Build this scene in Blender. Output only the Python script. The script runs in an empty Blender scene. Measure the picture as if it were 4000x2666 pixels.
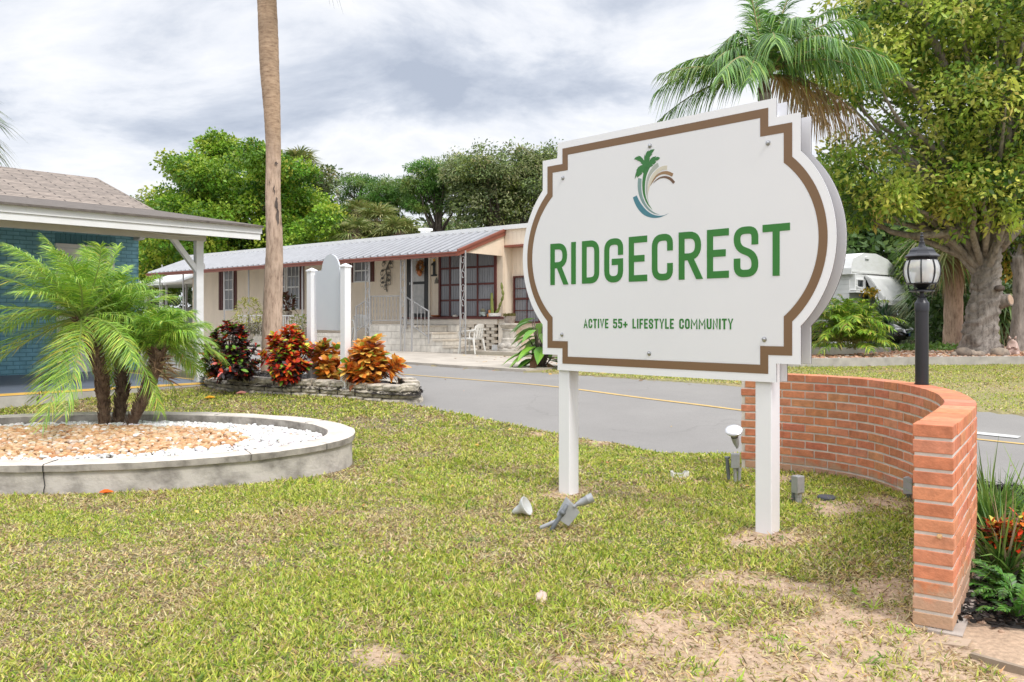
QUICK = False
EXPO = 0.57
import bpy, bmesh, math, random
import numpy as np
from mathutils import Vector, Matrix
random.seed(7); rng = np.random.default_rng(11)
SC = bpy.context.scene; COL = SC.collection
F = 3200.0; CX = 2000.0; HY = 1252.0; CH = 1.35     # lens and eye height
U = rng.uniform

def sm(t):
    t = np.clip(t, 0, 1); return t*t*(3-2*t)
def G(x, y):                                          # height of the terrain
    return .33*sm((y-8)/5.5) + .05*sm((y-13.5)/12) + .1*sm((y-4)/2)*sm((x-1.2)/1.5)*(1-sm((y-8)/5))
def gp(px, py, dz=0.0):                               # ground point seen at a pixel
    Y = 8.0
    for _ in range(80):
        z = float(G((px-CX)/F*Y, Y))+dz
        Y = .5*Y+.5*min((CH-z)*F/(py-HY), 300)
    return Vector(((px-CX)/F*Y, Y, float(G((px-CX)/F*Y, Y))+dz))
def V(px, py, Y): return Vector(((px-CX)/F*Y, Y, CH+(HY-py)/F*Y))
def vn(x, y, seed=0):
    xi = np.floor(x); yi = np.floor(y); fx = x-xi; fy = y-yi
    fx = fx*fx*(3-2*fx); fy = fy*fy*(3-2*fy)
    def h(a, b):
        n = np.sin(a*127.1+b*311.7+seed*74.7)*43758.5453; return n-np.floor(n)
    return (h(xi, yi)*(1-fx)+h(xi+1, yi)*fx)*(1-fy)+(h(xi, yi+1)*(1-fx)+h(xi+1, yi+1)*fx)*fy
def fbm(x, y, s=1.0, seed=0, o=4):
    r = 0; a = .5; t = 0
    for k in range(o):
        r = r+a*vn(x*s, y*s, seed+k); t += a; a *= .5; s *= 2.1
    return r/t
def inpoly(x, y, P):
    c = np.zeros(np.shape(x), bool); n = len(P)
    for i in range(n):
        x1, y1 = P[i]; x2, y2 = P[(i+1) % n]
        k = ((y1 > y) != (y2 > y)) & (x < (x2-x1)*(y-y1)/((y2-y1) or 1e-9)+x1)
        c ^= k
    return c
def catmull(P, n=8, closed=False):
    P = [Vector(p) for p in P]; out = []; m = len(P)
    rngi = range(m if closed else m-1)
    for i in rngi:
        if closed: a, b, c, d = P[(i-1) % m], P[i], P[(i+1) % m], P[(i+2) % m]
        else: a, b, c, d = P[max(i-1, 0)], P[i], P[i+1], P[min(i+2, m-1)]
        for k in range(n):
            t = k/n
            out.append(.5*((2*b)+(c-a)*t+(2*a-5*b+4*c-d)*t*t+(3*b-a-3*c+d)*t**3))
    if not closed: out.append(P[-1])
    return out

# ------------------------------------------------------------------ objects
BASE = {}
def base_of(o):
    while o is not None:
        if o.name in BASE: return BASE[o.name]
        o = o.parent
    return Vector((0, 0, 0))
def tag(o, label=None, cat=None, group=None, kind=None):
    if label: o['label'] = label
    if cat: o['category'] = cat
    if group: o['group'] = group
    if kind: o['kind'] = kind
    return o
def thing(name, label, cat, base=(0, 0, 0), group=None):
    o = bpy.data.objects.new(name, None); COL.objects.link(o)
    o.empty_display_size = .2
    o.location = base; BASE[o.name] = Vector(base)
    return tag(o, label, cat, group)
def link(name, me, mats, parent, smooth):
    for m in (mats if isinstance(mats, (list, tuple)) else [mats]): me.materials.append(m)
    if smooth: me.polygons.foreach_set('use_smooth', np.ones(len(me.polygons), bool))
    o = bpy.data.objects.new(name, me); COL.objects.link(o)
    if parent: o.parent = parent
    return o
def copy_tree(o, parent=None):
    c = o.copy(); COL.objects.link(c)
    if parent: c.parent = parent
    for ch in [x for x in list(COL.objects) if x.parent == o]: copy_tree(ch, c)
    return c

class MB:
    def __init__(s): s.v = []; s.f = []; s.c = []; s.uv = []; s.mi = []; s.cc = None; s.m = 0
    def add(s, vs, fs, uvs=None):
        b = len(s.v); s.v += [tuple(v) for v in vs]
        for k, f in enumerate(fs):
            s.f.append([b+i for i in f]); s.c.append(s.cc); s.mi.append(s.m)
            s.uv.append(uvs[k] if uvs else None)
        return s
    def hexa(s, p, uv=None):           # p: 8 points, bottom loop then top loop
        return s.add(p, [(3, 2, 1, 0), (4, 5, 6, 7), (0, 1, 5, 4), (1, 2, 6, 5), (2, 3, 7, 6), (3, 0, 4, 7)], uv)
    def box(s, x0, x1, y0, y1, z0, z1):
        return s.hexa([(x0, y0, z0), (x1, y0, z0), (x1, y1, z0), (x0, y1, z0), (x0, y0, z1), (x1, y0, z1), (x1, y1, z1), (x0, y1, z1)])
    def quad(s, p, uv=None): return s.add(p, [tuple(range(len(p)))], [uv] if uv else None)
    def tube(s, path, r, seg=8, cap=True, ell=1.0):
        path = [Vector(p) for p in path]; n = len(path)
        if not hasattr(r, '__len__'): r = [r]*n
        vs = []; prev = None
        for i, p in enumerate(path):
            t = (path[min(i+1, n-1)]-path[max(i-1, 0)]).normalized()
            if prev is None:
                a = Vector((0, 0, 1)) if abs(t.z) < .9 else Vector((1, 0, 0))
                u = t.cross(a).normalized()
            else:
                u = (prev-t*prev.dot(t)).normalized()
            prev = u; w = t.cross(u)
            for k in range(seg):
                an = 2*math.pi*k/seg
                vs.append(p+(u*math.cos(an)+w*math.sin(an)*ell)*r[i])
        fs = []
        for i in range(n-1):
            for k in range(seg):
                a = i*seg+k; b = i*seg+(k+1) % seg
                fs.append((a, b, b+seg, a+seg))
        if cap: fs += [tuple(range(seg))[::-1], tuple(range((n-1)*seg, n*seg))]
        return s.add(vs, fs)
    def lathe(s, prof, c, seg=16, M=None):
        vs = []; c = Vector(c)
        for r, z in prof:
            for k in range(seg):
                an = 2*math.pi*k/seg
                q = Vector((max(r, 1e-4)*math.cos(an), max(r, 1e-4)*math.sin(an), z))
                vs.append(c+(M @ q if M else q))
        fs = []
        for i in range(len(prof)-1):
            for k in range(seg):
                a = i*seg+k; b = i*seg+(k+1) % seg
                fs.append((a, b, b+seg, a+seg))
        fs += [tuple(range(seg))[::-1], tuple(range((len(prof)-1)*seg, len(prof)*seg))]
        return s.add(vs, fs)
    def prism(s, pts, d):              # flat polygon pts pushed along d
        pts = [Vector(p) for p in pts]; d = Vector(d); n = len(pts)
        return s.add(pts+[p+d for p in pts], [tuple(range(n)), tuple(range(n, 2*n))[::-1]]+[(i, n+i, n+(i+1) % n, (i+1) % n) for i in range(n)])
    def ball(s, c, r, seg=10, rings=6, jit=0.0):
        c = Vector(c); r = r if hasattr(r, '__len__') else (r, r, r); vs = []
        for i in range(rings+1):
            th = math.pi*i/rings
            for k in range(seg):
                an = 2*math.pi*k/seg; j = 1+random.uniform(-jit, jit)
                vs.append(c+Vector((r[0]*math.sin(th)*math.cos(an)*j, r[1]*math.sin(th)*math.sin(an)*j, -r[2]*math.cos(th)*j)))
        fs = [(i*seg+k, i*seg+(k+1) % seg, (i+1)*seg+(k+1) % seg, (i+1)*seg+k) for i in range(rings) for k in range(seg)]
        return s.add(vs, fs)
    def build(s, name, mat, parent=None, smooth=False, bevel=0):
        b = base_of(parent) if parent else Vector((0, 0, 0))
        me = bpy.data.meshes.new(name)
        me.from_pydata([(v[0]-b.x, v[1]-b.y, v[2]-b.z) for v in s.v], [], s.f)
        if any(u is not None for u in s.uv):
            l = me.uv_layers.new(name='UVMap'); d = []
            for f, u in zip(s.f, s.uv):
                for k in range(len(f)): d += list(u[k]) if u else [0.0, 0.0]
            l.data.foreach_set('uv', d)
        if any(c is not None for c in s.c):
            l = me.color_attributes.new('Col', 'FLOAT_COLOR', 'CORNER'); d = []
            for f, c in zip(s.f, s.c):
                c = c or (.5, .5, .5)
                d += [c[0], c[1], c[2], 1.0]*len(f)
            l.data.foreach_set('color', d)
        me.polygons.foreach_set('material_index', s.mi)
        me.update()
        o = link(name, me, mat, parent, smooth)
        if smooth == 'auto':
            me.polygons.foreach_set('use_smooth', np.ones(len(me.polygons), bool))
            bm = bmesh.new(); bm.from_mesh(me)
            for e in bm.edges:
                if len(e.link_faces) != 2 or e.calc_face_angle(0) > .7: e.smooth = False
            bm.to_mesh(me); bm.free()
        if bevel:
            m = o.modifiers.new('b', 'BEVEL'); m.width = bevel; m.segments = 2; m.limit_method = 'ANGLE'
        return o

class NB:                               # numpy quads with a colour each
    def __init__(s): s.V = []; s.Q = []; s.C = []; s.n = 0
    def add(s, v, q, c):
        v = np.asarray(v, float).reshape(-1, 3); q = np.asarray(q).reshape(-1, 4)
        c = np.broadcast_to(np.asarray(c, float), (len(q), 3))
        s.V.append(v); s.Q.append(q+s.n); s.C.append(c); s.n += len(v)
    def strips(s, P, D, S, L, W, B, ts=(0, .5, 1), ws=(.3, 1, .08), col=(1, 1, 1)):
        P = np.asarray(P, float); n = len(P); k = len(ts)
        L = np.broadcast_to(L, n)[:, None]; W = np.broadcast_to(W, n)[:, None]
        B = np.broadcast_to(B, (n, 3))
        rows = []
        for t, w in zip(ts, ws):
            c = P+D*L*t+B*(t*t)
            rows += [c-S*W*w, c+S*W*w]
        v = np.stack(rows, 1)           # n,2k,3
        b = (np.arange(n)*2*k)[:, None, None]
        q = np.array([[2*i, 2*i+1, 2*i+3, 2*i+2] for i in range(k-1)])[None]
        q = (b+q).reshape(-1, 4)
        col = np.asarray(col, float)
        if col.ndim == 2: col = np.repeat(col, k-1, 0)
        s.add(v, q, col)
    def build(s, name, mat, parent=None, smooth=True):
        b = np.array(base_of(parent)) if parent else np.zeros(3)
        v = np.concatenate(s.V)-b; q = np.concatenate(s.Q); c = np.concatenate(s.C)
        me = bpy.data.meshes.new(name); m = len(q)
        me.vertices.add(len(v)); me.vertices.foreach_set('co', v.astype(np.float32).ravel())
        me.loops.add(m*4); me.loops.foreach_set('vertex_index', q.astype(np.int32).ravel())
        me.polygons.add(m); me.polygons.foreach_set('loop_start', np.arange(0, m*4, 4, dtype=np.int32))
        l = me.color_attributes.new('Col', 'FLOAT_COLOR', 'CORNER')
        cc = np.ones((m, 4, 4), np.float32); cc[:, :, :3] = c[:, None, :]
        l.data.foreach_set('color', cc.ravel())
        me.update(calc_edges=True); me.validate()
        return link(name, me, mat, parent, smooth)
def unit(a): return a/np.maximum(np.linalg.norm(a, axis=-1, keepdims=True), 1e-9)
def pick(pal, n, jit=.15, w=None):
    pal = np.array(pal, float); p = None if w is None else np.array(w)/sum(w)
    c = pal[rng.choice(len(pal), n, p=p)]
    return np.clip(c*(1+U(-jit, jit, (n, 1)))*(1+U(-jit*.4, jit*.4, (n, 3))), 0, 1)

# ------------------------------------------------------------------ materials
def newmat(name):
    m = bpy.data.materials.new(name); m.use_nodes = True
    nt = m.node_tree; p = nt.nodes['Principled BSDF']; return m, nt, p
def N(nt, t, **k):
    n = nt.nodes.new(t)
    for a, b in k.items():
        if a in n.inputs.keys(): n.inputs[a].default_value = b
        else: setattr(n, a, b)
    return n
def rgba(c): return (c[0], c[1], c[2], 1)
def ramp(nt, fac, stops):
    r = nt.nodes.new('ShaderNodeValToRGB'); e = r.color_ramp.elements
    while len(e) < len(stops): e.new(.5)
    for k, (p, c) in enumerate(stops): e[k].position = p; e[k].color = rgba(c)
    nt.links.new(fac, r.inputs[0]); return r.outputs[0]
def mixc(nt, fac, a, b, mode='MIX'):
    m = nt.nodes.new('ShaderNodeMix'); m.data_type = 'RGBA'; m.blend_type = mode
    for i, v in ((0, fac), (6, a), (7, b)):
        if isinstance(v, bpy.types.NodeSocket): nt.links.new(v, m.inputs[i])
        elif i == 0: m.inputs[0].default_value = v
        else: m.inputs[i].default_value = rgba(v)
    return m.outputs[2]
def noise(nt, scale, detail=4, rough=.55, vec=None, stretch=None):
    if vec is None:
        g = nt.nodes.new('ShaderNodeNewGeometry'); vec = g.outputs['Position']
    if stretch:
        mp = N(nt, 'ShaderNodeMapping'); mp.inputs['Scale'].default_value = stretch
        nt.links.new(vec, mp.inputs[0]); vec = mp.outputs[0]
    n = N(nt, 'ShaderNodeTexNoise', Scale=scale, Detail=detail, Roughness=rough)
    nt.links.new(vec, n.inputs['Vector']); return n.outputs['Fac']
def bump(nt, p, h, strength=.3, dist=.01):
    b = N(nt, 'ShaderNodeBump', Strength=strength, Distance=dist)
    nt.links.new(h, b.inputs['Height']); nt.links.new(b.outputs[0], p.inputs['Normal'])
def solid(name, c, rough=.5, c2=None, sc=3, bs=None, bd=.004, metal=0, spec=.5, stretch=None, lo=.35, hi=.7, coat=0):
    m, nt, p = newmat(name)
    p.inputs['Roughness'].default_value = rough; p.inputs['Metallic'].default_value = metal
    p.inputs['Specular IOR Level'].default_value = spec
    if coat: p.inputs['Coat Weight'].default_value = coat
    c2 = c2 or tuple(x*.86 for x in c)
    col = ramp(nt, noise(nt, sc, 6, .6, stretch=stretch), [(lo, c), (hi, c2)])
    nt.links.new(col, p.inputs['Base Color'])
    if bs: bump(nt, p, noise(nt, bs, 4, .6, stretch=stretch), .6, bd)
    return m
def leafmat(name, trans=.35, rough=.45, spec=.4):
    m, nt, p = newmat(name)
    a = N(nt, 'ShaderNodeAttribute', attribute_name='Col')
    nt.links.new(a.outputs['Color'], p.inputs['Base Color'])
    p.inputs['Roughness'].default_value = rough; p.inputs['Specular IOR Level'].default_value = spec
    if trans:
        t = nt.nodes.new('ShaderNodeBsdfTranslucent'); nt.links.new(a.outputs['Color'], t.inputs[0])
        x = nt.nodes.new('ShaderNodeMixShader'); x.inputs[0].default_value = trans
        nt.links.new(p.outputs[0], x.inputs[1]); nt.links.new(t.outputs[0], x.inputs[2])
        nt.links.new(x.outputs[0], nt.nodes['Material Output'].inputs[0])
    return m
def colmat(name, rough=.7, bs=40, bd=.004, amt=.35, spec=.3, sc=18):   # colour attribute broken up by noise
    m, nt, p = newmat(name)
    a = N(nt, 'ShaderNodeAttribute', attribute_name='Col')
    n = ramp(nt, noise(nt, sc, 6, .65), [(.3, (1-amt,)*3), (.7, (1+amt*.4,)*3)])
    nt.links.new(mixc(nt, 1.0, a.outputs['Color'], n, 'MULTIPLY'), p.inputs['Base Color'])
    p.inputs['Roughness'].default_value = rough; p.inputs['Specular IOR Level'].default_value = spec
    if bs: bump(nt, p, noise(nt, bs, 4, .6), .6, bd)
    return m
def uvbrick(name, c1, c2, mort, bw, bh, ms, rough=.7, bd=.006, offset=.5, noise_amt=.25, freq=2):
    m, nt, p = newmat(name)
    uv = nt.nodes.new('ShaderNodeUVMap')
    b = N(nt, 'ShaderNodeTexBrick', Scale=1.0)
    b.inputs['Mortar Size'].default_value = ms; b.inputs['Brick Width'].default_value = bw; b.inputs['Row Height'].default_value = bh
    b.inputs['Mortar Smooth'].default_value = .3; b.offset = offset; b.offset_frequency = freq
    b.inputs['Color1'].default_value = rgba(c1); b.inputs['Color2'].default_value = rgba(c2); b.inputs['Mortar'].default_value = rgba(mort)
    nt.links.new(uv.outputs[0], b.inputs['Vector'])
    n = ramp(nt, noise(nt, 6, 6, .65), [(.3, (1-noise_amt,)*3), (.7, (1.1,)*3)])
    nt.links.new(mixc(nt, 1.0, b.outputs['Color'], n, 'MULTIPLY'), p.inputs['Base Color'])
    p.inputs['Roughness'].default_value = rough
    inv = N(nt, 'ShaderNodeMath', operation='SUBTRACT'); inv.inputs[0].default_value = 1
    nt.links.new(b.outputs['Fac'], inv.inputs[1]); bump(nt, p, inv.outputs[0], .9, bd)
    return m
def siding(name, c, per, depth=.01, horizontal=False, rough=.55):
    m, nt, p = newmat(name)
    uv = nt.nodes.new('ShaderNodeUVMap'); sp = nt.nodes.new('ShaderNodeSeparateXYZ'); nt.links.new(uv.outputs[0], sp.inputs[0])
    d = N(nt, 'ShaderNodeMath', operation='DIVIDE'); nt.links.new(sp.outputs[1 if horizontal else 0], d.inputs[0]); d.inputs[1].default_value = per
    f = N(nt, 'ShaderNodeMath', operation='FRACT'); nt.links.new(d.outputs[0], f.inputs[0])
    g = ramp(nt, f.outputs[0], [(0, (0, 0, 0)), (.1, (1, 1, 1)), (.9, (1, 1, 1)), (1, (.4, .4, .4))] if not horizontal else [(0, (0, 0, 0)), (.06, (1, 1, 1)), (1, (.3, .3, .3))])
    bump(nt, p, g, .9, depth)
    n = ramp(nt, noise(nt, 2.5, 6, .6, stretch=(1, 1, .4)), [(.35, c), (.75, tuple(x*.88 for x in c))])
    nt.links.new(n, p.inputs['Base Color']); p.inputs['Roughness'].default_value = rough
    return m
M = {}
M['leaf'] = leafmat('leaf'); M['frond'] = leafmat('frond', .25, .4, .5); M['blade'] = leafmat('grass_blade', .3, .5, .3)
M['croton'] = leafmat('croton_leaf', .2, .35, .5); M['dry'] = leafmat('dry_leaf', .2, .7, .2)
M['chip'] = leafmat('chips', 0, .8, .2)
M['vinyl'] = solid('white_vinyl', (.86, .86, .88), .35, (.81, .81, .83), 1.5)
M['panel'] = solid('sign_panel_white', (.80, .80, .815), .32, (.775, .775, .79), 1.2)
M['panel_edge'] = solid('panel_margin_white', (.87, .87, .89), .3, (.85, .85, .87), 1.2)
M['panel_core'] = solid('dark_panel_core', (.05, .05, .06), .5)
M['blankpanel'] = solid('grey_panel', (.62, .65, .69), .4, (.58, .61, .655), 1.3)
M['stripe'] = solid('brown_vinyl', (.215, .125, .062), .4, (.20, .115, .058), 2)
M['green'] = solid('green_vinyl', (.035, .20, .03), .4, (.032, .185, .028), 3)
M['steel'] = solid('bolt_steel', (.5, .5, .5), .3, metal=.9)
for k, c in dict(logo_blue=(.07, .23, .29), logo_teal=(.22, .33, .32), logo_palm=(.04, .19, .045), logo_grey=(.42, .45, .40), logo_cream=(.66, .61, .49), logo_tan=(.33, .20, .10), logo_brown=(.17, .095, .055)).items():
    M[k] = solid(k, c, .4, sc=4)
M['mortar'] = solid('mortar', (.70, .65, .60), .9, (.56, .51, .46), 12, 90, .003)
def dirt_low(m, z0=.16):
    nt = m.node_tree; p = nt.nodes['Principled BSDF']; src = p.inputs['Base Color'].links[0].from_socket
    g = nt.nodes.new('ShaderNodeNewGeometry'); s = nt.nodes.new('ShaderNodeSeparateXYZ'); nt.links.new(g.outputs['Position'], s.inputs[0])
    n = noise(nt, 11, 5, .6); a = N(nt, 'ShaderNodeMath', operation='MULTIPLY_ADD'); nt.links.new(n, a.inputs[0]); a.inputs[1].default_value = -.30; nt.links.new(s.outputs[2], a.inputs[2])
    f = ramp(nt, a.outputs[0], [(0, (.6,)*3), (.02, (.35,)*3), (.05, (0, 0, 0))]); nt.links.new(mixc(nt, f, src, (.46, .36, .26)), p.inputs['Base Color'])
M['brick'] = colmat('brick_face', .85, 70, .005, .30)
M['white_paint'] = solid('white_paint', (.84, .84, .84), .5, (.76, .76, .74), 2.5, stretch=(1, 1, 3))
M['soffit'] = solid('soffit', (.66, .63, .57), .6)
M['blue_brick'] = uvbrick('blue_painted_brick', (.23, .50, .61), (.205, .46, .565), (.11, .30, .38), .21, .076, .009, .55)
M['shingle'] = uvbrick('asphalt_shingle', (.38, .315, .265), (.28, .235, .20), (.08, .065, .055), .62, .14, .014, .95, .012, noise_amt=.35)
M['shingle_dark'] = solid('old_shingle', (.18, .155, .135), .95, (.10, .085, .075), 9, 60, .006)
M['slab'] = solid('painted_slab', (.16, .19, .24), .6, (.13, .155, .20), 3)
M['slab_edge'] = solid('orange_line', (.80, .50, .12), .6)
M['concrete'] = solid('concrete', (.50, .47, .42), .85, (.33, .31, .28), 3.5, 45, .003)
M['apron'] = solid('apron_concrete', (.52, .47, .40), .85, (.36, .32, .27), 2.0, 40, .003)
M['stucco'] = solid('stucco_grey', (.56, .52, .47), .9, (.20, .18, .16), 3.6, 22, .010, stretch=(1, 1, 1.3), lo=.42, hi=.70)
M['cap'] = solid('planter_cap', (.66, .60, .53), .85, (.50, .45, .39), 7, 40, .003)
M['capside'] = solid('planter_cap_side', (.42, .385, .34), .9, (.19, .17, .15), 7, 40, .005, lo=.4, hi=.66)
M['block'] = solid('retaining_block', (.56, .50, .40), .9, (.20, .18, .15), 11, 38, .02, lo=.4, hi=.66)
M['stone'] = uvbrick('white_stone_block', (.74, .70, .63), (.68, .64, .57), (.54, .50, .44), .40, .20, .008, .85, .02)
M['blockw'] = solid('white_block', (.66, .60, .51), .85, (.52, .46, .38), 5, 25, .01)
M['home'] = siding('cream_siding', (.91, .78, .62), .16)
M['cream'] = solid('cream_paint', (.82, .68, .53), .6)
M['creamw'] = solid('cream_pale', (.82, .74, .63), .6)
M['awn'] = solid('metal_awning', (.235, .240, .250), .55, (.195, .20, .21), 1.5, metal=.1)
M['rib'] = solid('awning_rib', (.35, .355, .37), .4, metal=.3)
M['redtrim'] = solid('brown_red_trim', (.27, .085, .055), .45)
M['darkred'] = solid('dark_red_frame', (.105, .022, .018), .45)
M['black'] = solid('black_paint', (.015, .015, .017), .4)
M['blackm'] = solid('black_metal', (.035, .036, .042), .33, (.028, .029, .034), 5, metal=.2)
M['alu'] = solid('grey_metal', (.50, .50, .50), .45, (.40, .40, .40), 6, metal=.4)
M['fixture'] = solid('fixture_grey', (.42, .43, .44), .5, (.33, .34, .35), 12, 60, .001, metal=.3)
M['conduit'] = solid('conduit_grey', (.16, .175, .19), .55)
M['rail'] = solid('rail_paint', (.42, .415, .41), .45)
M['iron'] = solid('iron_ornament', (.13, .12, .10), .5, metal=.5)
M['plastic'] = solid('white_plastic', (.80, .79, .75), .4)
M['asphalt'] = None
def glass(name, tint=(.02, .025, .03), rough=.06):
    m, nt, p = newmat(name)
    p.inputs['Base Color'].default_value = rgba(tint); p.inputs['Roughness'].default_value = rough
    p.inputs['Specular IOR Level'].default_value = .9
    return m
M['glass'] = glass('window_glass', (.03, .035, .04))
M['curtain'] = siding('window_curtain', (.24, .245, .265), .10, .03); M['curtain'].node_tree.nodes['Principled BSDF'].inputs['Roughness'].default_value = .12
m, nt, p = newmat('lamp_glass'); p.inputs['Base Color'].default_value = (.9, .92, .92, 1); p.inputs['Roughness'].default_value = .08
p.inputs['Transmission Weight'].default_value = .55; M['lampglass'] = m
def asphalt(name, c, c2):
    m, nt, p = newmat(name)
    big = ramp(nt, noise(nt, .6, 5, .6), [(.3, c), (.75, c2)])
    fine = ramp(nt, noise(nt, 120, 2, .6), [(.3, (.80,)*3), (.7, (1.12,)*3)])
    nt.links.new(mixc(nt, 1.0, big, fine, 'MULTIPLY'), p.inputs['Base Color'])
    p.inputs['Roughness'].default_value = .85
    g = nt.nodes.new('ShaderNodeNewGeometry'); wv = N(nt, 'ShaderNodeTexNoise', Scale=1.3, Detail=4)
    nt.links.new(g.outputs['Position'], wv.inputs['Vector'])
    ad = N(nt, 'ShaderNodeVectorMath', operation='ADD'); nt.links.new(g.outputs['Position'], ad.inputs[0]); nt.links.new(wv.outputs['Color'], ad.inputs[1])
    vo = N(nt, 'ShaderNodeTexVoronoi', feature='DISTANCE_TO_EDGE', Scale=.42); nt.links.new(ad.outputs[0], vo.inputs['Vector'])
    cr = ramp(nt, vo.outputs['Distance'], [(0, (.88,)*3), (.005, (.93,)*3), (.010, (1, 1, 1))])
    pm = ramp(nt, noise(nt, .9, 3, .5), [(.47, (0, 0, 0)), (.56, (1, 1, 1))])
    crk = mixc(nt, pm, (1, 1, 1), cr)
    base = mixc(nt, 1.0, mixc(nt, 1.0, big, fine, 'MULTIPLY'), crk, 'MULTIPLY'); nt.links.new(base, p.inputs['Base Color'])
    bump(nt, p, noise(nt, 150, 3, .6), .5, .003); return m
M['asphalt'] = asphalt('asphalt', (.275, .262, .246), (.225, .214, .202))
M['yellow'] = solid('yellow_line', (.62, .42, .14), .7, (.42, .31, .16), 9, lo=.4, hi=.75)
M['whiteline'] = solid('white_line', (.62, .62, .60), .7, (.45, .45, .44), 9)
# ground: zone colour from the vertices, broken up by fine noise
m, nt, p = newmat('ground'); M['ground'] = m
a = N(nt, 'ShaderNodeAttribute', attribute_name='Col')
n1 = ramp(nt, noise(nt, 38, 8, .7), [(.3, (.62,)*3), (.7, (1.25,)*3)])
n2 = ramp(nt, noise(nt, 4, 5, .6), [(.3, (.85,)*3), (.7, (1.1,)*3)])
nt.links.new(mixc(nt, 1.0, mixc(nt, 1.0, a.outputs['Color'], n1, 'MULTIPLY'), n2, 'MULTIPLY'), p.inputs['Base Color'])
p.inputs['Roughness'].default_value = .95; bump(nt, p, noise(nt, 42, 6, .7), .8, .012)
def bark(name, c, c2, c3, stretch=(1, 1, .18), sc=22, bd=.02):
    m, nt, p = newmat(name)
    n = noise(nt, sc, 8, .68, stretch=stretch)
    col = ramp(nt, n, [(.3, c3), (.47, c2), (.68, c)])
    patch = ramp(nt, noise(nt, 3, 4, .6, stretch=(1, 1, .6)), [(.35, (.8,)*3), (.65, (1.15,)*3)])
    nt.links.new(mixc(nt, 1.0, col, patch, 'MULTIPLY'), p.inputs['Base Color'])
    p.inputs['Roughness'].default_value = .9; bump(nt, p, n, 1.0, bd); return m
M['palmbark'] = bark('palm_bark', (.60, .45, .34), (.47, .34, .25), (.17, .11, .08), (1, 1, .22), 20, .02)
def trunkmix(name, z0, z1):                          # ringed bark above, fibrous bleached bark below
    m, nt, p = newmat(name); p.inputs['Roughness'].default_value = .9
    na = noise(nt, 20, 8, .68, stretch=(1, 1, .22)); ca = ramp(nt, na, [(.30, (.17, .11, .08)), (.47, (.47, .34, .25)), (.68, (.60, .45, .34))])
    nb_ = noise(nt, 9, 8, .68, stretch=(1, 1, 3.5)); cb_ = ramp(nt, nb_, [(.30, (.17, .11, .07)), (.47, (.38, .26, .17)), (.68, (.50, .36, .245))])
    g = nt.nodes.new('ShaderNodeNewGeometry'); s = nt.nodes.new('ShaderNodeSeparateXYZ'); nt.links.new(g.outputs['Position'], s.inputs[0])
    nn_ = noise(nt, 3.5, 5, .7, stretch=(1, 1, .5)); a = N(nt, 'ShaderNodeMath', operation='MULTIPLY_ADD'); nt.links.new(nn_, a.inputs[0]); a.inputs[1].default_value = 2.4; nt.links.new(s.outputs[2], a.inputs[2])
    mr = N(nt, 'ShaderNodeMapRange'); nt.links.new(a.outputs[0], mr.inputs[0]); mr.inputs[1].default_value = z0+1.2; mr.inputs[2].default_value = z1+1.2
    pt_ = ramp(nt, noise(nt, 2.2, 4, .6), [(.35, (.82,)*3), (.65, (1.15,)*3)])
    nt.links.new(mixc(nt, 1.0, mixc(nt, mr.outputs[0], ca, cb_), pt_, 'MULTIPLY'), p.inputs['Base Color']); bump(nt, p, na, 1.0, .02); return m
M['palmbark_high'] = bark('palm_bark_ringed', (.46, .32, .21), (.35, .235, .15), (.17, .11, .07), (1, 1, 3.5), 9, .02)
M['bark'] = bark('tree_bark', (.42, .37, .33), (.28, .245, .215), (.09, .075, .065), (1, 1, .3), 10, .05)
M['bark2'] = bark('dark_bark', (.20, .16, .13), (.13, .10, .085), (.05, .04, .035), (1, 1, .25), 14, .03)
M['boots'] = bark('boots_bark', (.24, .17, .11), (.14, .09, .06), (.05, .03, .02), (1, 1, 1), 20, .02)

dirt_low(M['brick'])
# ------------------------------------------------------------------ frames of reference for walls
class Fr:
    def __init__(s, A, d):
        L = math.hypot(*d); s.A = A; s.d = (d[0]/L, d[1]/L); s.n = (s.d[1], -s.d[0])   # n: towards the viewer side
    def p(s, u, o, z): return Vector((s.A[0]+s.d[0]*u+s.n[0]*o, s.A[1]+s.d[1]*u+s.n[1]*o, z))
    def at(s, px, py, o=0.0):
        ax = s.A[0]+s.n[0]*o; ay = s.A[1]+s.n[1]*o; q = (px-CX)/F
        u = (q*ay-ax)/(s.d[0]-q*s.d[1]); Y = ay+s.d[1]*u
        return u, CH+(HY-py)/F*Y
    def box(s, mb, u0, u1, o0, o1, z0, z1):
        pts = [s.p(u0, o1, z0), s.p(u1, o1, z0), s.p(u1, o0, z0), s.p(u0, o0, z0), s.p(u0, o1, z1), s.p(u1, o1, z1), s.p(u1, o0, z1), s.p(u0, o0, z1)]
        du = u1-u0; do = o1-o0
        uv = [[(u0, o0), (u1, o0), (u1, o1), (u0, o1)], [(u0, o0), (u1, o0), (u1, o1), (u0, o1)],
              [(u0, z0), (u1, z0), (u1, z1), (u0, z1)], [(u1, z0), (u1+do, z0), (u1+do, z1), (u1, z1)],
              [(u1, z0), (u0, z0), (u0, z1), (u1, z1)], [(u0-do, z0), (u0, z0), (u0, z1), (u0-do, z1)]]
        mb.hexa(pts, uv); return mb
    def rect(s, px0, py0, px1, py1, o=0.0):          # pixel rectangle -> u0,u1,z0,z1 in the plane
        u0, za = s.at(px0, py0, o); u1, zb = s.at(px1, py0, o); _, zc = s.at(px0, py1, o); _, zd = s.at(px1, py1, o)
        return u0, u1, (zc+zd)/2, (za+zb)/2
    def M3(s):                                        # local (u, out, z) to world rotation
        return Matrix(((s.d[0], s.n[0], 0), (s.d[1], s.n[1], 0), (0, 0, 1)))

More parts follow.
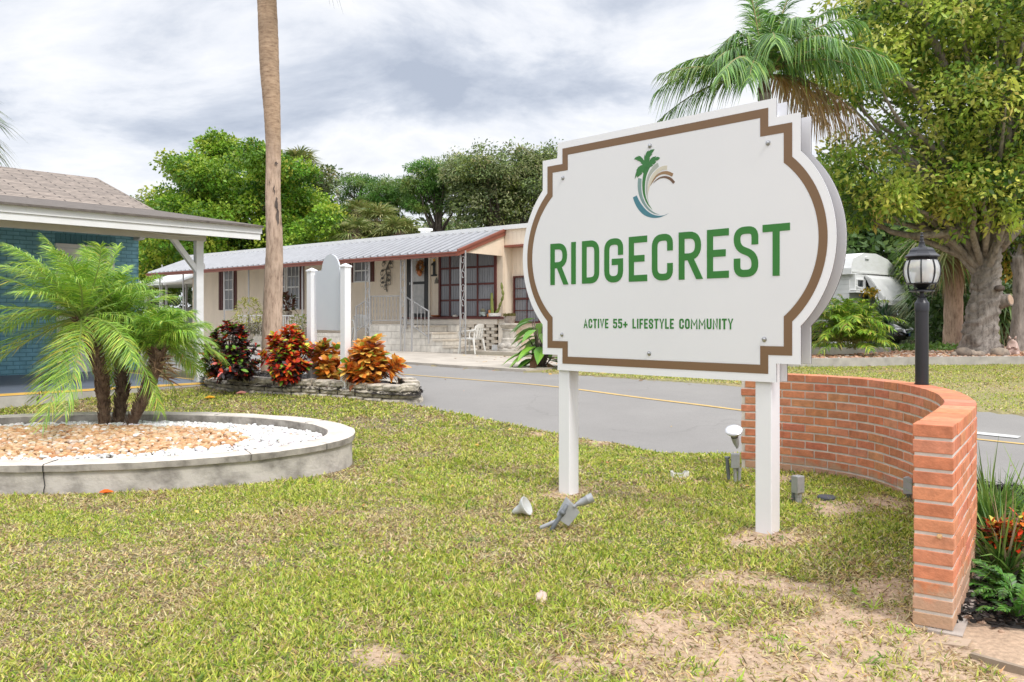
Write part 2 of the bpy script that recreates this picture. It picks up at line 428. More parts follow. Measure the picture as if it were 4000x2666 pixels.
# strokes for lettering
def rounded(pts, r, closed=False):
    n = len(pts); out = []
    for i, p in enumerate(pts):
        rr = p[2] if len(p) > 2 else 0
        if rr == 0 or (not closed and i in (0, n-1)): out.append(Vector((p[0], p[1]))); continue
        a = Vector(pts[i-1][:2]); b = Vector(p[:2]); c = Vector(pts[(i+1) % n][:2])
        d1 = (a-b); d2 = (c-b); k = min(r*rr, d1.length*.5, d2.length*.5)
        d1.normalize(); d2.normalize(); s = b+d1*k; e = b+d2*k
        for j in range(7):
            t = j/6; out.append((1-t)**2*s+2*t*(1-t)*b+t*t*e)
    o2 = []
    for q in out:
        if not o2 or (q-o2[-1]).length > 1e-4: o2.append(q)
    if closed and (o2[0]-o2[-1]).length < 1e-4: o2.pop()
    return o2
def stroke(mb, path, w, place, th, closed=False):
    n = len(path); L = []; R = []
    for i in range(n):
        a = path[i-1] if (i or closed) else None; c = path[(i+1) % n] if (i < n-1 or closed) else None
        b = path[i]
        if a is None: t1 = t2 = (c-b).normalized()
        elif c is None: t1 = t2 = (b-a).normalized()
        else: t1 = (b-a).normalized(); t2 = (c-b).normalized()
        nn = Vector((-(t1.y+t2.y), t1.x+t2.x)); nn.normalize()
        k = max(.72, nn.dot(Vector((-t1.y, t1.x))))
        L.append(b+nn*(w/2/k)); R.append(b-nn*(w/2/k))
        if (a is None or c is None) and min(abs(t1.x), abs(t1.y)) > .15:      # slanted free ends are cut level
            sgn = 1 if t1.y > 0 else -1; hw = w/2/abs(t1.y)
            L[-1] = b-Vector((hw*sgn, 0)); R[-1] = b+Vector((hw*sgn, 0))
    m = n if closed else n-1
    for i in range(m):
        j = (i+1) % n
        q = [L[i], R[i], R[j], L[j]]
        mb.add([place(p.x, p.y, 0) for p in q]+[place(p.x, p.y, th) for p in q], [(4, 5, 6, 7), (0, 4, 7, 3), (1, 2, 6, 5)]+([(0, 1, 5, 4)] if i == 0 and not closed else [])+([(2, 3, 7, 6)] if i == m-1 and not closed else []))
GL = {
 'R': [[(0, 0), (0, 1)], [(0, 1), (1, 1, 1), (1, .47, 1), (0, .47)], [(.48, .47), (1, 0)]],
 'I': [[(.5, 0), (.5, 1)]], 'D': [[(0, 0), (0, 1), (1, 1, 1), (1, 0, 1), 'c']],
 'G': [[(1, .72), (1, 1, 1), (0, 1, 1), (0, 0, 1), (1, 0, 1), (1, .46), (.55, .46)]],
 'E': [[(1, 1), (0, 1), (0, 0), (1, 0)], [(0, .51), (.8, .51)]],
 'C': [[(1, .74), (1, 1, 1), (0, 1, 1), (0, 0, 1), (1, 0, 1), (1, .26)]],
 'S': [[(1, .74), (1, 1, 1), (0, 1, 1), (0, .60, 1), (1, .42, 1), (1, 0, 1), (0, 0, 1), (0, .27)]],
 'T': [[(0, 1), (1, 1)], [(.5, 1), (.5, 0)]], 'A': [[(0, 0), (.5, 1), (1, 0)], [(.17, .3), (.83, .3)]],
 'V': [[(0, 1), (.5, 0), (1, 1)]], 'L': [[(0, 1), (0, 0), (1, 0)]], 'F': [[(1, 1), (0, 1), (0, 0)], [(0, .5), (.8, .5)]],
 'Y': [[(0, 1), (.5, .42), (1, 1)], [(.5, .42), (.5, 0)]], 'O': [[(0, 1, 1), (1, 1, 1), (1, 0, 1), (0, 0, 1), 'c']],
 'M': [[(0, 0), (0, 1), (.5, .35), (1, 1), (1, 0)]], 'U': [[(0, 1), (0, 0, 1), (1, 0, 1), (1, 1)]],
 'N': [[(0, 0), (0, 1), (1, 0), (1, 1)]], '5': [[(.95, 1), (.04, 1), (.04, .60), (.5, .60), (1, .60, 1), (1, 0, 1), (0, 0, 1), (0, .17)]],
 '+': [[(0, .38), (1, .38)], [(.5, .12), (.5, .64)]],
 'h': [[(0, 0), (0, 1)], [(0, .55), (1, .6, 1), (1, 0)]], 'a': [[(.9, .6), (0, .6, 1), (0, 0, 1), (.9, 0), (.9, .6)]], 'w': [[(0, .6), (.25, 0), (.5, .5), (.75, 0), (1, .6)]]}
def glyph(mb, ch, x0, x1, z0, z1, w, place, th=.002):
    ends = w/2
    for k, st in enumerate(GL[ch]):
        closed = st[-1] == 'c'
        if closed: st = st[:-1]
        ax, bx, az, bz = x0+w/2, x1-w/2, z0+w/2, z1-w/2
        if ch == 'I': ax, bx = x0, x1
        pts = [(ax+(bx-ax)*p[0], az+(bz-az)*p[1])+tuple(p[2:]) for p in st]
        if not closed:                               # run the ends out by half a stroke where they are free
            for e, f in ((0, 1), (-1, -2)):
                q = Vector(pts[e][:2])-Vector(pts[f][:2]); q.normalize()
                kk = w/2 if min(abs(q.x), abs(q.y)) < .15 else w/2/abs(q.y)
                x, y = pts[e][0]+q.x*kk, pts[e][1]+q.y*kk
                pts[e] = (x, y)
        stroke(mb, rounded(pts, (x1-x0)*.42, closed), w, place, th+.0004*k, closed)
# ================================================================== camera, sky, light
cam = bpy.data.cameras.new('camera'); co = bpy.data.objects.new('camera', cam); COL.objects.link(co); SC.camera = co
co.location = (0, 0, CH); co.rotation_euler = (math.radians(90), 0, 0)
cam.sensor_width = 36; cam.lens = 36*F/4000; cam.shift_y = -81/4000; cam.clip_start = .05; cam.clip_end = 2000
SC.view_settings.view_transform = 'Standard'; SC.view_settings.look = 'None'; SC.view_settings.exposure = EXPO; SC.view_settings.gamma = 1
SUN_EL, SUN_AZ = 52, 145            # azimuth measured clockwise from +Y (away from the camera)
w = bpy.data.worlds.new('World'); SC.world = w; w.use_nodes = True; nt = w.node_tree
sky = N(nt, 'ShaderNodeTexSky', sky_type='NISHITA'); sky.sun_disc = False
sky.sun_elevation = math.radians(SUN_EL); sky.sun_rotation = math.radians(SUN_AZ)
bg1 = nt.nodes['Background']; nt.links.new(sky.outputs[0], bg1.inputs[0]); bg1.inputs[1].default_value = .1
tc = nt.nodes.new('ShaderNodeTexCoord'); sp = nt.nodes.new('ShaderNodeSeparateXYZ'); nt.links.new(tc.outputs['Generated'], sp.inputs[0])
za = N(nt, 'ShaderNodeMath', operation='MAXIMUM'); nt.links.new(sp.outputs[2], za.inputs[0]); za.inputs[1].default_value = 0
zb = N(nt, 'ShaderNodeMath', operation='ADD'); nt.links.new(za.outputs[0], zb.inputs[0]); zb.inputs[1].default_value = .38
dx = N(nt, 'ShaderNodeMath', operation='DIVIDE'); nt.links.new(sp.outputs[0], dx.inputs[0]); nt.links.new(zb.outputs[0], dx.inputs[1])
dy = N(nt, 'ShaderNodeMath', operation='DIVIDE'); nt.links.new(sp.outputs[1], dy.inputs[0]); nt.links.new(zb.outputs[0], dy.inputs[1])
cb = nt.nodes.new('ShaderNodeCombineXYZ'); nt.links.new(dx.outputs[0], cb.inputs[0]); nt.links.new(dy.outputs[0], cb.inputs[1]); cb.inputs[2].default_value = 3.3
nz = noise(nt, 2.3, 10, .60, vec=cb.outputs[0], stretch=(.85, 1.25, 1)); nt.nodes[-1] if False else None
nn = [n for n in nt.nodes if n.type == 'TEX_NOISE'][-1]; nn.inputs['Distortion'].default_value = .35
cloud = ramp(nt, nz, [(.32, (.36, .40, .48)), (.42, (.49, .525, .595)), (.50, (.645, .665, .71)), (.58, (.745, .75, .77)), (.68, (.64, .655, .69))])
gr = ramp(nt, sp.outputs[2], [(0, (1, 1, 1)), (.36, (1.0, 1.0, 1.0)), (.8, (2.5, 2.45, 2.4))])
bg2 = nt.nodes.new('ShaderNodeBackground'); nt.links.new(mixc(nt, 1.0, cloud, gr, 'MULTIPLY'), bg2.inputs[0]); bg2.inputs[1].default_value = .95
mx = nt.nodes.new('ShaderNodeMixShader'); mx.inputs[0].default_value = .94
nt.links.new(bg1.outputs[0], mx.inputs[1]); nt.links.new(bg2.outputs[0], mx.inputs[2]); nt.links.new(mx.outputs[0], nt.nodes['World Output'].inputs[0])
sl = bpy.data.lights.new('sun', 'SUN'); sl.energy = 1.5; sl.angle = math.radians(11); sl.color = (1, .965, .92)
so = bpy.data.objects.new('sun', sl); COL.objects.link(so)
az = math.radians(SUN_AZ); el = math.radians(SUN_EL)
sdir = Vector((math.sin(az)*math.cos(el), math.cos(az)*math.cos(el), math.sin(el)))
so.rotation_euler = sdir.to_track_quat('Z', 'Y').to_euler(); so.location = (5, -5, 12)

# ================================================================== layout of the ground
R2 = math.sqrt(2)
V0, V1 = 7.07, 11.67                                  # the road runs between these, at 45 degrees
PC, PA, PB = (-3.98, 7.62), 2.5, 1.285                # round planter
WALL = [(2.02, 7.16), (2.32, 6.98), (2.62, 6.68), (2.81, 6.33), (2.86, 5.95), (2.84, 5.58), (2.73, 5.12), (2.50, 4.57), (2.28, 4.22), (2.05, 3.88), (1.83, 3.56)]
wallc = catmull([(x, y, 0) for x, y in WALL], 8)
fb = Fr((-9.17, 14.67), (.684, .7295))                # blue building
SLAB = .36
bedpx = [(775, 1506), (860, 1526), (980, 1537), (1100, 1543), (1205, 1547), (1330, 1556), (1450, 1567), (1550, 1574), (1625, 1574), (1652, 1562), (1640, 1543), (1580, 1520)]
bedf = [gp(*p) for p in bedpx]
bedpoly = [(p.x, p.y) for p in bedf]+[(-2.6, 13.0), (-4.4, 14.4), (-5.0, 13.6)]
outer = [(p.x+.12, p.y-.05) for p in wallc]
mulchpoly = [(1.9, 3.62)]+[(p.x, p.y) for p in wallc[::-1][4:]]+[(3.6, 6.3), (4.6, 5.2), (4.8, 3.9), (2.6, 3.55)]
rightpoly = [(1.86, 3.5)]+[(p.x, p.y) for p in wallc[::-1]]+[(2.6, 7.6), (9, 1.5), (5, 1.0), (1.9, 1.5)]
sandb = [(2224, 1926, .22, 1.2), (3013, 2098, .30, 1.3), (2700, 2060, .16, 1.0), (2900, 2290, .26, .9), (2560, 2290, .16, .6), (3250, 2330, .28, .9), (3560, 2420, .2, 1.0), (3000, 2500, .3, .8), (3350, 2560, .3, .95),
         (2650, 2430, .2, .6), (2330, 1735, .18, .9), (2100, 1700, .14, .6), (3230, 1990, .2, .8), (3480, 1960, .18, .8), (3050, 1870, .15, .6), (1480, 2560, .12, .6), (900, 2480, .14, .5), (2150, 2300, .10, .5), (3480, 2250, .2, .5), (2000, 2640, .2, .5)]
sandb = [(gp(a, b), r, k) for a, b, r, k in sandb]
def sandiness(x, y):
    s = 0
    for p, r, k in sandb: s = s+k*np.exp(-(((x-p.x)/r)**2+((y-p.y)/r)**2))
    s = s*(.15+1.5*sm((fbm(x, y, 3.2, 3, 4)-.36)/.26))*(.35+1.3*fbm(x, y, 12, 4, 3))
    s = s+.60*sm((x+.25+.5*(fbm(x, y, 1.3, 61, 3)-.5)*3)/1.2)*sm((4.35-y)/.9)*(.3+1.4*fbm(x, y, 5, 62, 4))
    s = s+1.5*inpoly(x, y, rightpoly)
    return s
def drybloom(x, y): return sm((fbm(x, y, 1.1, 9, 3)-.44)/.22)+.55*sm((fbm(x, y, 3.3, 19, 3)-.5)/.18)
def roadv(x, y): return (x+y)/R2
def lawnedge(x, y): return V0-.10+.22*(fbm(x-y, x*0, .9, 5, 3)-.5)

# one ground sheet, fine near the camera and reaching the horizon
def axis(a, b, step, far, g=1.16):
    c = list(np.arange(a, b, step)); s = step; v = b; 
    while v < far: c.append(v); s *= g; v += s
    s = step; v = a-step; l = []
    while v > -far: l.append(v); s *= g; v -= s
    return np.array(l[::-1]+c)
gx = axis(-6, 5.2, .04, 260); gy = axis(2.0, 13, .04, 400)
gy = gy[gy > -30]
X, Y = np.meshgrid(gx, gy)
Z = G(X, Y); vv = roadv(X, Y)
S_ = sandiness(X, Y)
inroad = sm((vv-lawnedge(X, Y)-.02)/.06)*(1-sm((vv-V1+.02)/.06))
near = sm((14-Y)/3)*sm((Y-1)/1)
Z = Z+near*(.022*(fbm(X, Y, 3.5, 1, 4)-.5)+np.clip(S_, 0, 1)*.02*(fbm(X, Y, 11, 2, 3)-.5))-.08*inroad
eldist = ((X-PC[0])/PA)**2+((Y-PC[1])/PB)**2
lawnc = np.array([.15, .14, .065]); strawc = np.array([.20, .165, .09]); sandc = np.array([.50, .36, .245]); mulchc = np.array([.03, .026, .024]); farc = np.array([.10, .13, .045])
t = np.clip(drybloom(X, Y), 0, 1)[..., None]; Cc = lawnc*(1-t)+strawc*t
t = sm((S_-.15)/.5)[..., None]; Cc = Cc*(1-t)+sandc*t
mp = inpoly(X, Y, mulchpoly) | inpoly(X, Y, bedpoly)
Cc[mp] = mulchc
far2 = (vv > V1)
dd = np.clip(.35+.9*fbm(X, Y, .8, 21, 3)-.2, 0, 1)[..., None]
Cc = np.where(far2[..., None], np.array([.22, .23, .08])*(1-dd)+np.array([.38, .30, .16])*dd, Cc)
t = sm((Y-22)/6)[..., None]; Cc = np.where(far2[..., None], Cc*(1-t)+np.array([.07, .085, .03])*t, Cc)
nx, ny = len(gx), len(gy)
nb = NB(); idx = np.arange(nx*ny).reshape(ny, nx)
Q = np.stack([idx[:-1, :-1], idx[:-1, 1:], idx[1:, 1:], idx[1:, :-1]], -1).reshape(-1, 4)
fc = .25*(Cc[:-1, :-1]+Cc[:-1, 1:]+Cc[1:, 1:]+Cc[1:, :-1]).reshape(-1, 3)
nb.add(np.stack([X, Y, Z], -1).reshape(-1, 3), Q, fc)
tag(nb.build('ground', M['ground']), kind='structure')

def P45(u, v, dz=0):
    x = (u+v)/R2; y = (v-u)/R2; return Vector((x, y, float(G(x, y))+dz))
def patch(name, mat, u0, u1, v0, v1, dz, depth=0, nu=60, nv=6, wig=0, parent=None):
    mb = MB(); g = []
    for i in range(nu+1):
        for j in range(nv+1):
            u = u0+(u1-u0)*i/nu; v = v0+(v1-v0)*j/nv
            if wig and j == 0: v += wig*(float(fbm(np.array(u), np.array(0.), 1.6, 8, 3))-.5)
            g.append(P45(u, v, dz))
    vs = list(g); fs = [(i*(nv+1)+j, (i+1)*(nv+1)+j, (i+1)*(nv+1)+j+1, i*(nv+1)+j+1) for i in range(nu) for j in range(nv)]
    if depth:
        ring = [i*(nv+1) for i in range(nu+1)]+[nu*(nv+1)+j for j in range(1, nv+1)]+[i*(nv+1)+nv for i in range(nu-1, -1, -1)]+[j for j in range(nv-1, 0, -1)]
        b = len(vs); vs += [g[r]-Vector((0, 0, depth)) for r in ring]; n = len(ring)
        fs += [(ring[k], b+k, b+(k+1) % n, ring[(k+1) % n]) for k in range(n)]
    mb.add(vs, fs); return mb.build(name, mat, parent)
tag(patch('road', M['asphalt'], -45, 30, V0-.35, V1+.3, -.02, nu=160, nv=16), kind='structure')
tag(patch('yellow_road_line', M['yellow'], -45, 2.4, 9.57, 9.65, -.014, nu=160, nv=1, parent=None), kind='structure')
tag(patch('yellow_road_line', M['yellow'], 2.6, 30, 9.57, 9.65, -.014, nu=60, nv=1), kind='structure')
a = gp(3795, 1690); b = gp(3975, 1708)
mb = MB(); d = (b-a); d.z = 0; d.normalize(); nrm = Vector((-d.y, d.x, 0))*.22
e = b.copy()
for q in (a, e): q.z = float(G(q.x, q.y))-.012
mb.quad([a, e, Vector((e.x+nrm.x, e.y+nrm.y, float(G(e.x, e.y))-.012)), Vector((a.x+nrm.x, a.y+nrm.y, float(G(a.x, a.y))-.012))]); tag(mb.build('white_stop_line', M['whiteline']), kind='structure')
# concrete apron, kerb and the slab in front of the long home
tag(patch('pavement', M['apron'], -40, -11.35, V1+.02, 15.2, .035, .2, nu=90, nv=8, wig=.25), kind='structure')
tag(patch('kerb', M['concrete'], 2.3, 12, 6.72, 7.02, .05, .25, nu=40, nv=2), kind='structure')

# ================================================================== blue building with its porch
p = fb.p
bl = thing('blue_building', 'blue painted brick building with tan shingle roof and white porch post', 'building', p(0, 0, SLAB))
mb = MB(); UB = 2.44
dr = fb.rect(225, 975, 441, 1440)                     # doorway
du0, du1 = dr[0], dr[1]; dz1 = fb.at(330, 963)[1]
lint = fb.at(330, 925)[1]
fb.box(mb, -14, du0, -6, 0, SLAB, 3.5); fb.box(mb, du1, UB, -6, 0, SLAB, 3.5); fb.box(mb, du0, du1, -6, 0, dz1, 3.5)
fb.box(mb, du0, du1, -6, -.12, SLAB, dz1)
mb.build('wall', M['blue_brick'], bl)
mb = MB()                                             # soldier course over the door
nso = 12
for k in range(nso):
    a = du0-.05+(du1-du0+.1)*k/nso; fb.box(mb, a+.006, a+(du1-du0+.1)/nso-.006, 0, .012, dz1+.03, dz1+.22)
mb.build('lintel', solid('blue_paint', (.085, .245, .31), .55), bl)
mb = MB(); fb.box(mb, du0+.02, du1-.02, -.1, -.06, SLAB, dz1-.02); do = mb.build('door', M['white_paint'], bl)
mb = MB(); ww = (du1-du0)
for r0, r1 in ((.80, .93), (.45, .76), (.08, .40)):
    for c0, c1 in ((.16, .46), (.54, .84)):
        z0 = SLAB+(dz1-SLAB)*r0; z1 = SLAB+(dz1-SLAB)*r1
        fb.box(mb, du0+ww*c0, du0+ww*c1, -.06, -.05, z0, z1); fb.box(mb, du0+ww*(c0+.03), du0+ww*(c1-.03), -.05, -.042, z0+.04, z1-.04)
mb.build('door_panel', M['white_paint'], do)
mb = MB(); fb.box(mb, du0+.10, du0+.16, -.06, .0, SLAB+.95, SLAB+1.0); mb.build('handle', M['black'], do)
mb = MB(); fb.box(mb, du0-.02, du0+.05, -.06, .03, SLAB, dz1-.05); fb.box(mb, du1-.09, du1+.02, -.06, .03, SLAB, dz1-.05); fb.box(mb, du0-.06, du1+.06, -.05, .09, dz1-.05, dz1+.02)
mb.build('door_frame', M['white_paint'], bl)
# roof: steep part over the house, shallow part over the porch
def rz(o): return 3.53+(.5-o)*.33 if o < .5 else 3.53-(o-.5)*.155
e0, e1 = -14, 2.56
def roofpiece(mb, o0, o1, th=.03, z=None):
    a, b = rz(o0), rz(o1)
    L = math.hypot(o1-o0, a-b)
    base = 0 if o0 < .4 else 20
    pts = [p(e0, o1, b-th), p(e1, o1, b-th), p(e1, o0, a-th), p(e0, o0, a-th), p(e0, o1, b), p(e1, o1, b), p(e1, o0, a), p(e0, o0, a)]
    uv = [[(0, 0)]*4, [(e0, base), (e1, base), (e1, base+L), (e0, base+L)], [(e0, 0), (e1, 0), (e1, .03), (e0, .03)], [(0, 0), (1, 0), (1, .03), (0, .03)], [(0, 0)]*4, [(0, 0)]*4]
    mb.hexa(pts, uv)
mb = MB(); roofpiece(mb, -2.5, .5); mb.hexa([p(e0, -2.5, 4.49), p(e1, -2.5, 4.49), p(e1, -6, 3.2), p(e0, -6, 3.2), p(e0, -2.5, 4.52), p(e1, -2.5, 4.52), p(e1, -6, 3.23), p(e0, -6, 3.23)])
mb.build('roof', M['shingle'], bl)
mb = MB(); roofpiece(mb, .5, 4.62); mb.build('porch_roof', M['shingle_dark'], bl)
mb = MB()                                             # gable wall under the steep part and fascia boards
mb.prism([p(UB, 0, 2.95), p(UB, -6, 2.95), p(UB, -6, 3.15), p(UB, -2.5, 4.44), p(UB, .3, 3.50), p(UB, .3, 2.95)], Vector((-fb.d[0]*.1, -fb.d[1]*.1, 0)))
mb.build('gable', M['soffit'], bl)
mb = MB(); zt = rz(4.55)-.035
fb.box(mb, e0, e1, 4.50, 4.56, zt-.10, zt); fb.box(mb, e0, e1-.02, 4.50, 4.54, zt-.20, zt-.104)
for k in (-.9, 1.3): fb.box(mb, k, k+.006, 4.561, 4.564, zt-.10, zt)
mb.hexa([p(e1-.03, .5, 3.30), p(e1+.0, .5, 3.30), p(e1, 4.5, zt-.2), p(e1-.03, 4.5, zt-.2), p(e1-.03, .5, 3.49), p(e1+.0, .5, 3.49), p(e1, 4.5, zt), p(e1-.03, 4.5, zt)])
mb.build('fascia', M['white_paint'], bl)
mb = MB(); mb.hexa([p(e0, 4.49, rz(4.49)-.10), p(e1-.05, 4.49, rz(4.49)-.10), p(e1-.05, .51, rz(.51)-.10), p(e0, .51, rz(.51)-.10), p(e0, 4.49, rz(4.49)-.06), p(e1-.05, 4.49, rz(4.49)-.06), p(e1-.05, .51, rz(.51)-.06), p(e0, .51, rz(.51)-.06)]); mb.build('ceiling', M['soffit'], bl)
pu, _ = fb.at(777, 1400, 4.05); bt = 2.83; bb = 2.62
mb = MB(); fb.box(mb, e0, pu+.10, 3.98, 4.10, bb, zt-.04); mb.build('beam', M['soffit'], bl)
for uu in (pu, pu-4.2):
    mb = MB(); fb.box(mb, uu-.06, uu+.06, 3.985, 4.095, SLAB, bb); po = mb.build('post', M['white_paint'], bl, bevel=.006)
    mb = MB(); mb.hexa([p(uu-.06, 4.0, bb-.5), p(uu-.06, 4.08, bb-.5), p(uu-.46, 4.08, bb), p(uu-.46, 4.0, bb), p(uu-.06, 4.0, bb-.38), p(uu-.06, 4.08, bb-.38), p(uu-.36, 4.08, bb+.0), p(uu-.36, 4.0, bb+.0)])
    mb.build('brace', M['white_paint'], po)
mb = MB(); mb.lathe([(.05, 0), (.05, .03), (.02, .04)], p(pu+.06, 4.04, 2.22), 12, Matrix.Rotation(math.radians(90), 3, 'Y')); mb.build('junction_cover', M['white_paint'], bl)
mb = MB(); fb.box(mb, -14, pu+.22, -.1, 4.30, SLAB-.45, SLAB); mb.build('porch_slab', M['slab'], bl)
mb = MB(); fb.box(mb, -14, pu+.22, 4.20, 4.303, SLAB-.02, SLAB+.004); fb.box(mb, pu+.15, pu+.225, 0, 4.20, SLAB-.02, SLAB+.004); mb.build('edge_line', M['slab_edge'], bl)
mb = MB(); fb.box(mb, -14, pu+.22, 4.303, 4.36, SLAB-.45, SLAB-.03); mb.build('slab_kerb', M['concrete'], bl)
mb = MB(); fb.box(mb, pu+.35, pu+1.1, 4.1, 4.2, float(G(-4, 13))-.02, float(G(-4, 13))+.10); tag(mb.build('timber', solid('timber', (.22, .12, .06), .8)), 'short brown timber edging lying behind the porch post', 'timber')
mb = MB(); pts = [p(-3.5+k*.25, 4.12, 2.72+.03*math.sin(k*.9)-.02*math.sin(k*.4)) for k in range(22)]; mb.tube(pts, .007, 5); mb.build('cable', M['white_paint'], bl)

# ================================================================== long cream home
fh = Fr((-3.08, 27.0), (.777, -.629)); p = fh.p
def hx(x, y): return 1200+x/2.4126, 850+y/2.4126      # detail-view coordinates to photograph pixels
def h8(x, y): return 900+x/2.614, 900+y/2.614
def h2(x, y): return 500+x/1.845, 750+y/1.845
GZ = .39
home = thing('mobile_home', 'long cream mobile home with striped metal awning behind the road', 'house', p(0, 0, GZ))
sL = -14.0; sE, _ = fh.at(*hx(1862, 200)); sR = 10.0; TOPZ = 4.17
mb = MB(); fh.box(mb, sL, sE+.02, -4.0, 0, GZ-.1, TOPZ-.1); fh.box(mb, sE+.02, sR, -4.0, -.35, GZ-.1, TOPZ-.1)
mb.build('wall', M['home'], home)
mb = MB(); z0 = fh.at(*hx(1900, 262))[1]
fh.box(mb, sE+.03, sR, -.36, .02, z0, TOPZ-.1); mb.build('overhang', M['home'], home)
mb = MB(); fh.box(mb, sE+.02, sR, -.36, .06, z0-.06, z0-.003); mb.build('overhang_trim', M['redtrim'], home)
mb = MB(); fh.box(mb, sL-.2, sR, -4.2, .10, TOPZ-.1, TOPZ+.03); mb.hexa([p(sL-.15, .05, TOPZ+.03), p(sR, .05, TOPZ+.03), p(sR, -2, TOPZ+.03), p(sL-.15, -2, TOPZ+.03), p(sL-.15, -.3, TOPZ+.09), p(sR, -.3, TOPZ+.09), p(sR, -2, TOPZ+.22), p(sL-.15, -2, TOPZ+.22)])
mb.hexa([p(sL-.15, -2, TOPZ+.03), p(sR, -2, TOPZ+.03), p(sR, -4.1, TOPZ+.03), p(sL-.15, -4.1, TOPZ+.03), p(sL-.15, -2, TOPZ+.22), p(sR, -2, TOPZ+.22), p(sR, -3.8, TOPZ+.09), p(sL-.15, -3.8, TOPZ+.09)])
mb.build('roof', M['white_paint'], home)
u, z = fh.at(*hx(1110, 140), -.8); mb = MB(); fh.box(mb, u-.12, u+.12, -.95, -.7, TOPZ+.05, z+.05); fh.box(mb, u-.17, u+.17, -1.0, -.65, z+.05, z+.13); mb.build('roof_vent', M['white_paint'], home)
# awning: sheet with ribs, gutter, brown end rake, filled gable
EO, EZ, WZ = 2.06, 3.30, 4.06
aw = []
mb = MB(); a0 = sL+.1; a1 = sE
mb.hexa([p(a0, EO, EZ-.02), p(a1, EO, EZ-.02), p(a1, .1, WZ-.02), p(a0, .1, WZ-.02), p(a0, EO, EZ), p(a1, EO, EZ), p(a1, .1, WZ), p(a0, .1, WZ)])
awo = mb.build('awning', M['awn'], home)
mb = MB(); s = a0+.05
while s < a1-.1:
    w_ = .055; mb.hexa([p(s-w_, EO+.02, EZ+.002), p(s+w_, EO+.02, EZ+.002), p(s+w_, .1, WZ+.002), p(s-w_, .1, WZ+.002), p(s-w_*.35, EO+.02, EZ+.05), p(s+w_*.35, EO+.02, EZ+.05), p(s+w_*.35, .1, WZ+.05), p(s-w_*.35, .1, WZ+.05)])
    s += .33
mb.build('rib', M['rib'], awo)
mb = MB(); fh.box(mb, a0, a1, EO-.03, EO+.07, EZ-.13, EZ-.012); fh.box(mb, a0, a1, EO+.07, EO+.10, EZ-.05, EZ-.012)
mb.hexa([p(a1, EO+.06, EZ-.14), p(a1+.05, EO+.06, EZ-.14), p(a1+.05, 0, WZ-.15), p(a1, 0, WZ-.15), p(a1, EO+.06, EZ+.05), p(a1+.05, EO+.06, EZ+.05), p(a1+.05, 0, WZ+.06), p(a1, 0, WZ+.06)])
mb.hexa([p(a1+.05, EO+.06, EZ-.02), p(a1+.08, EO+.06, EZ-.02), p(a1+.08, 0, WZ-.02), p(a1+.05, 0, WZ-.02), p(a1+.05, EO+.06, EZ+.04), p(a1+.08, EO+.06, EZ+.04), p(a1+.08, 0, WZ+.05), p(a1+.05, 0, WZ+.05)])
mb.build('gutter', M['redtrim'], awo)
mb = MB(); mb.prism([p(a1-.02, .0, EZ-.02), p(a1-.02, 1.9, EZ-.02), p(a1-.02, .0, WZ-.04)], p(.02, 0, 0)-p(0, 0, 0)); mb.build('gable_panel', M['cream'], awo)
def window(rect, cols, rows, frame, name='window', fw=.045, inner='curtain', o=0.0, mid=None, mull=.022, rowpos=None, colpos=None):
    u0, u1, z0, z1 = rect
    mb = MB(); fh.box(mb, u0, u1, o+.003, o+.012, z0, z1); wo = mb.build(name, M[inner], home)
    mb = MB()
    for a, b, c, d in ((u0-fw, u0, z0-fw, z1+fw), (u1, u1+fw, z0-fw, z1+fw), (u0, u1, z0-fw, z0), (u0, u1, z1, z1+fw)): fh.box(mb, a, b, o+.002, o+.06, c, d)
    cp = colpos or [u0+(u1-u0)*k/cols for k in range(1, cols)]; rp = rowpos or [z0+(z1-z0)*k/rows for k in range(1, rows)]
    for c in cp: fh.box(mb, c-mull/2, c+mull/2, o+.012, o+.035, z0, z1)
    for r in rp: fh.box(mb, u0, u1, o+.012, o+.031, r-mull/2, r+mull/2)
    if mid is not None: zz = z0+(z1-z0)*mid; fh.box(mb, u0, u1, o+.012, o+.045, zz-.025, zz+.025)
    mb.build('window_frame', frame, wo); return wo
def shutters(wo, spans, z0, z1):
    for a, b in spans:
        mb = MB(); fh.box(mb, a, b, .004, .035, z0, z1); fh.box(mb, a+(b-a)*.36, a+(b-a)*.64, .035, .04, z0+.03, z1-.03)
        mb.m = 0; mb.build('shutter', M['darkred'], wo)
r = fh.rect(*h2(700, 565), *h2(762, 848)); wo = window(r, 2, 4, M['white_paint'], mid=.5)
sp = [fh.rect(*h2(a, 560), *h2(b, 855)) for a, b in ((658, 671), (676, 686), (758, 769), (774, 785))]
shutters(wo, [(q[0], q[1]) for q in sp], r[2]-.02, r[3]+.03)
r = fh.rect(*h8(430, 362), *h8(563, 800)); wo = window(r, 3, 4, M['white_paint'], mid=.5)
sp = [fh.rect(*h8(a, 360), *h8(b, 800)) for a, b in ((385, 402), (408, 424))]; shutters(wo, [(q[0], q[1]) for q in sp], r[2]-.02, r[3]+.03)
r = fh.rect(*h8(592, 362), *h8(708, 800)); wo = window(r, 3, 4, M['white_paint'], mid=.5)
sp = [fh.rect(*h8(a, 360), *h8(b, 800)) for a, b in ((712, 728), (736, 754))]; shutters(wo, [(q[0], q[1]) for q in sp], r[2]-.04, r[3]+.04)
r = fh.rect(*hx(455, 405), *hx(583, 600)); wo = window(r, 2, 2, M['white_paint'], mid=.5)
sp = [fh.rect(*hx(a, 400), *hx(b, 612)) for a, b in ((398, 415), (428, 444), (598, 608), (616, 634))]; shutters(wo, [(q[0], q[1]) for q in sp], r[2]-.04, r[3]+.02)
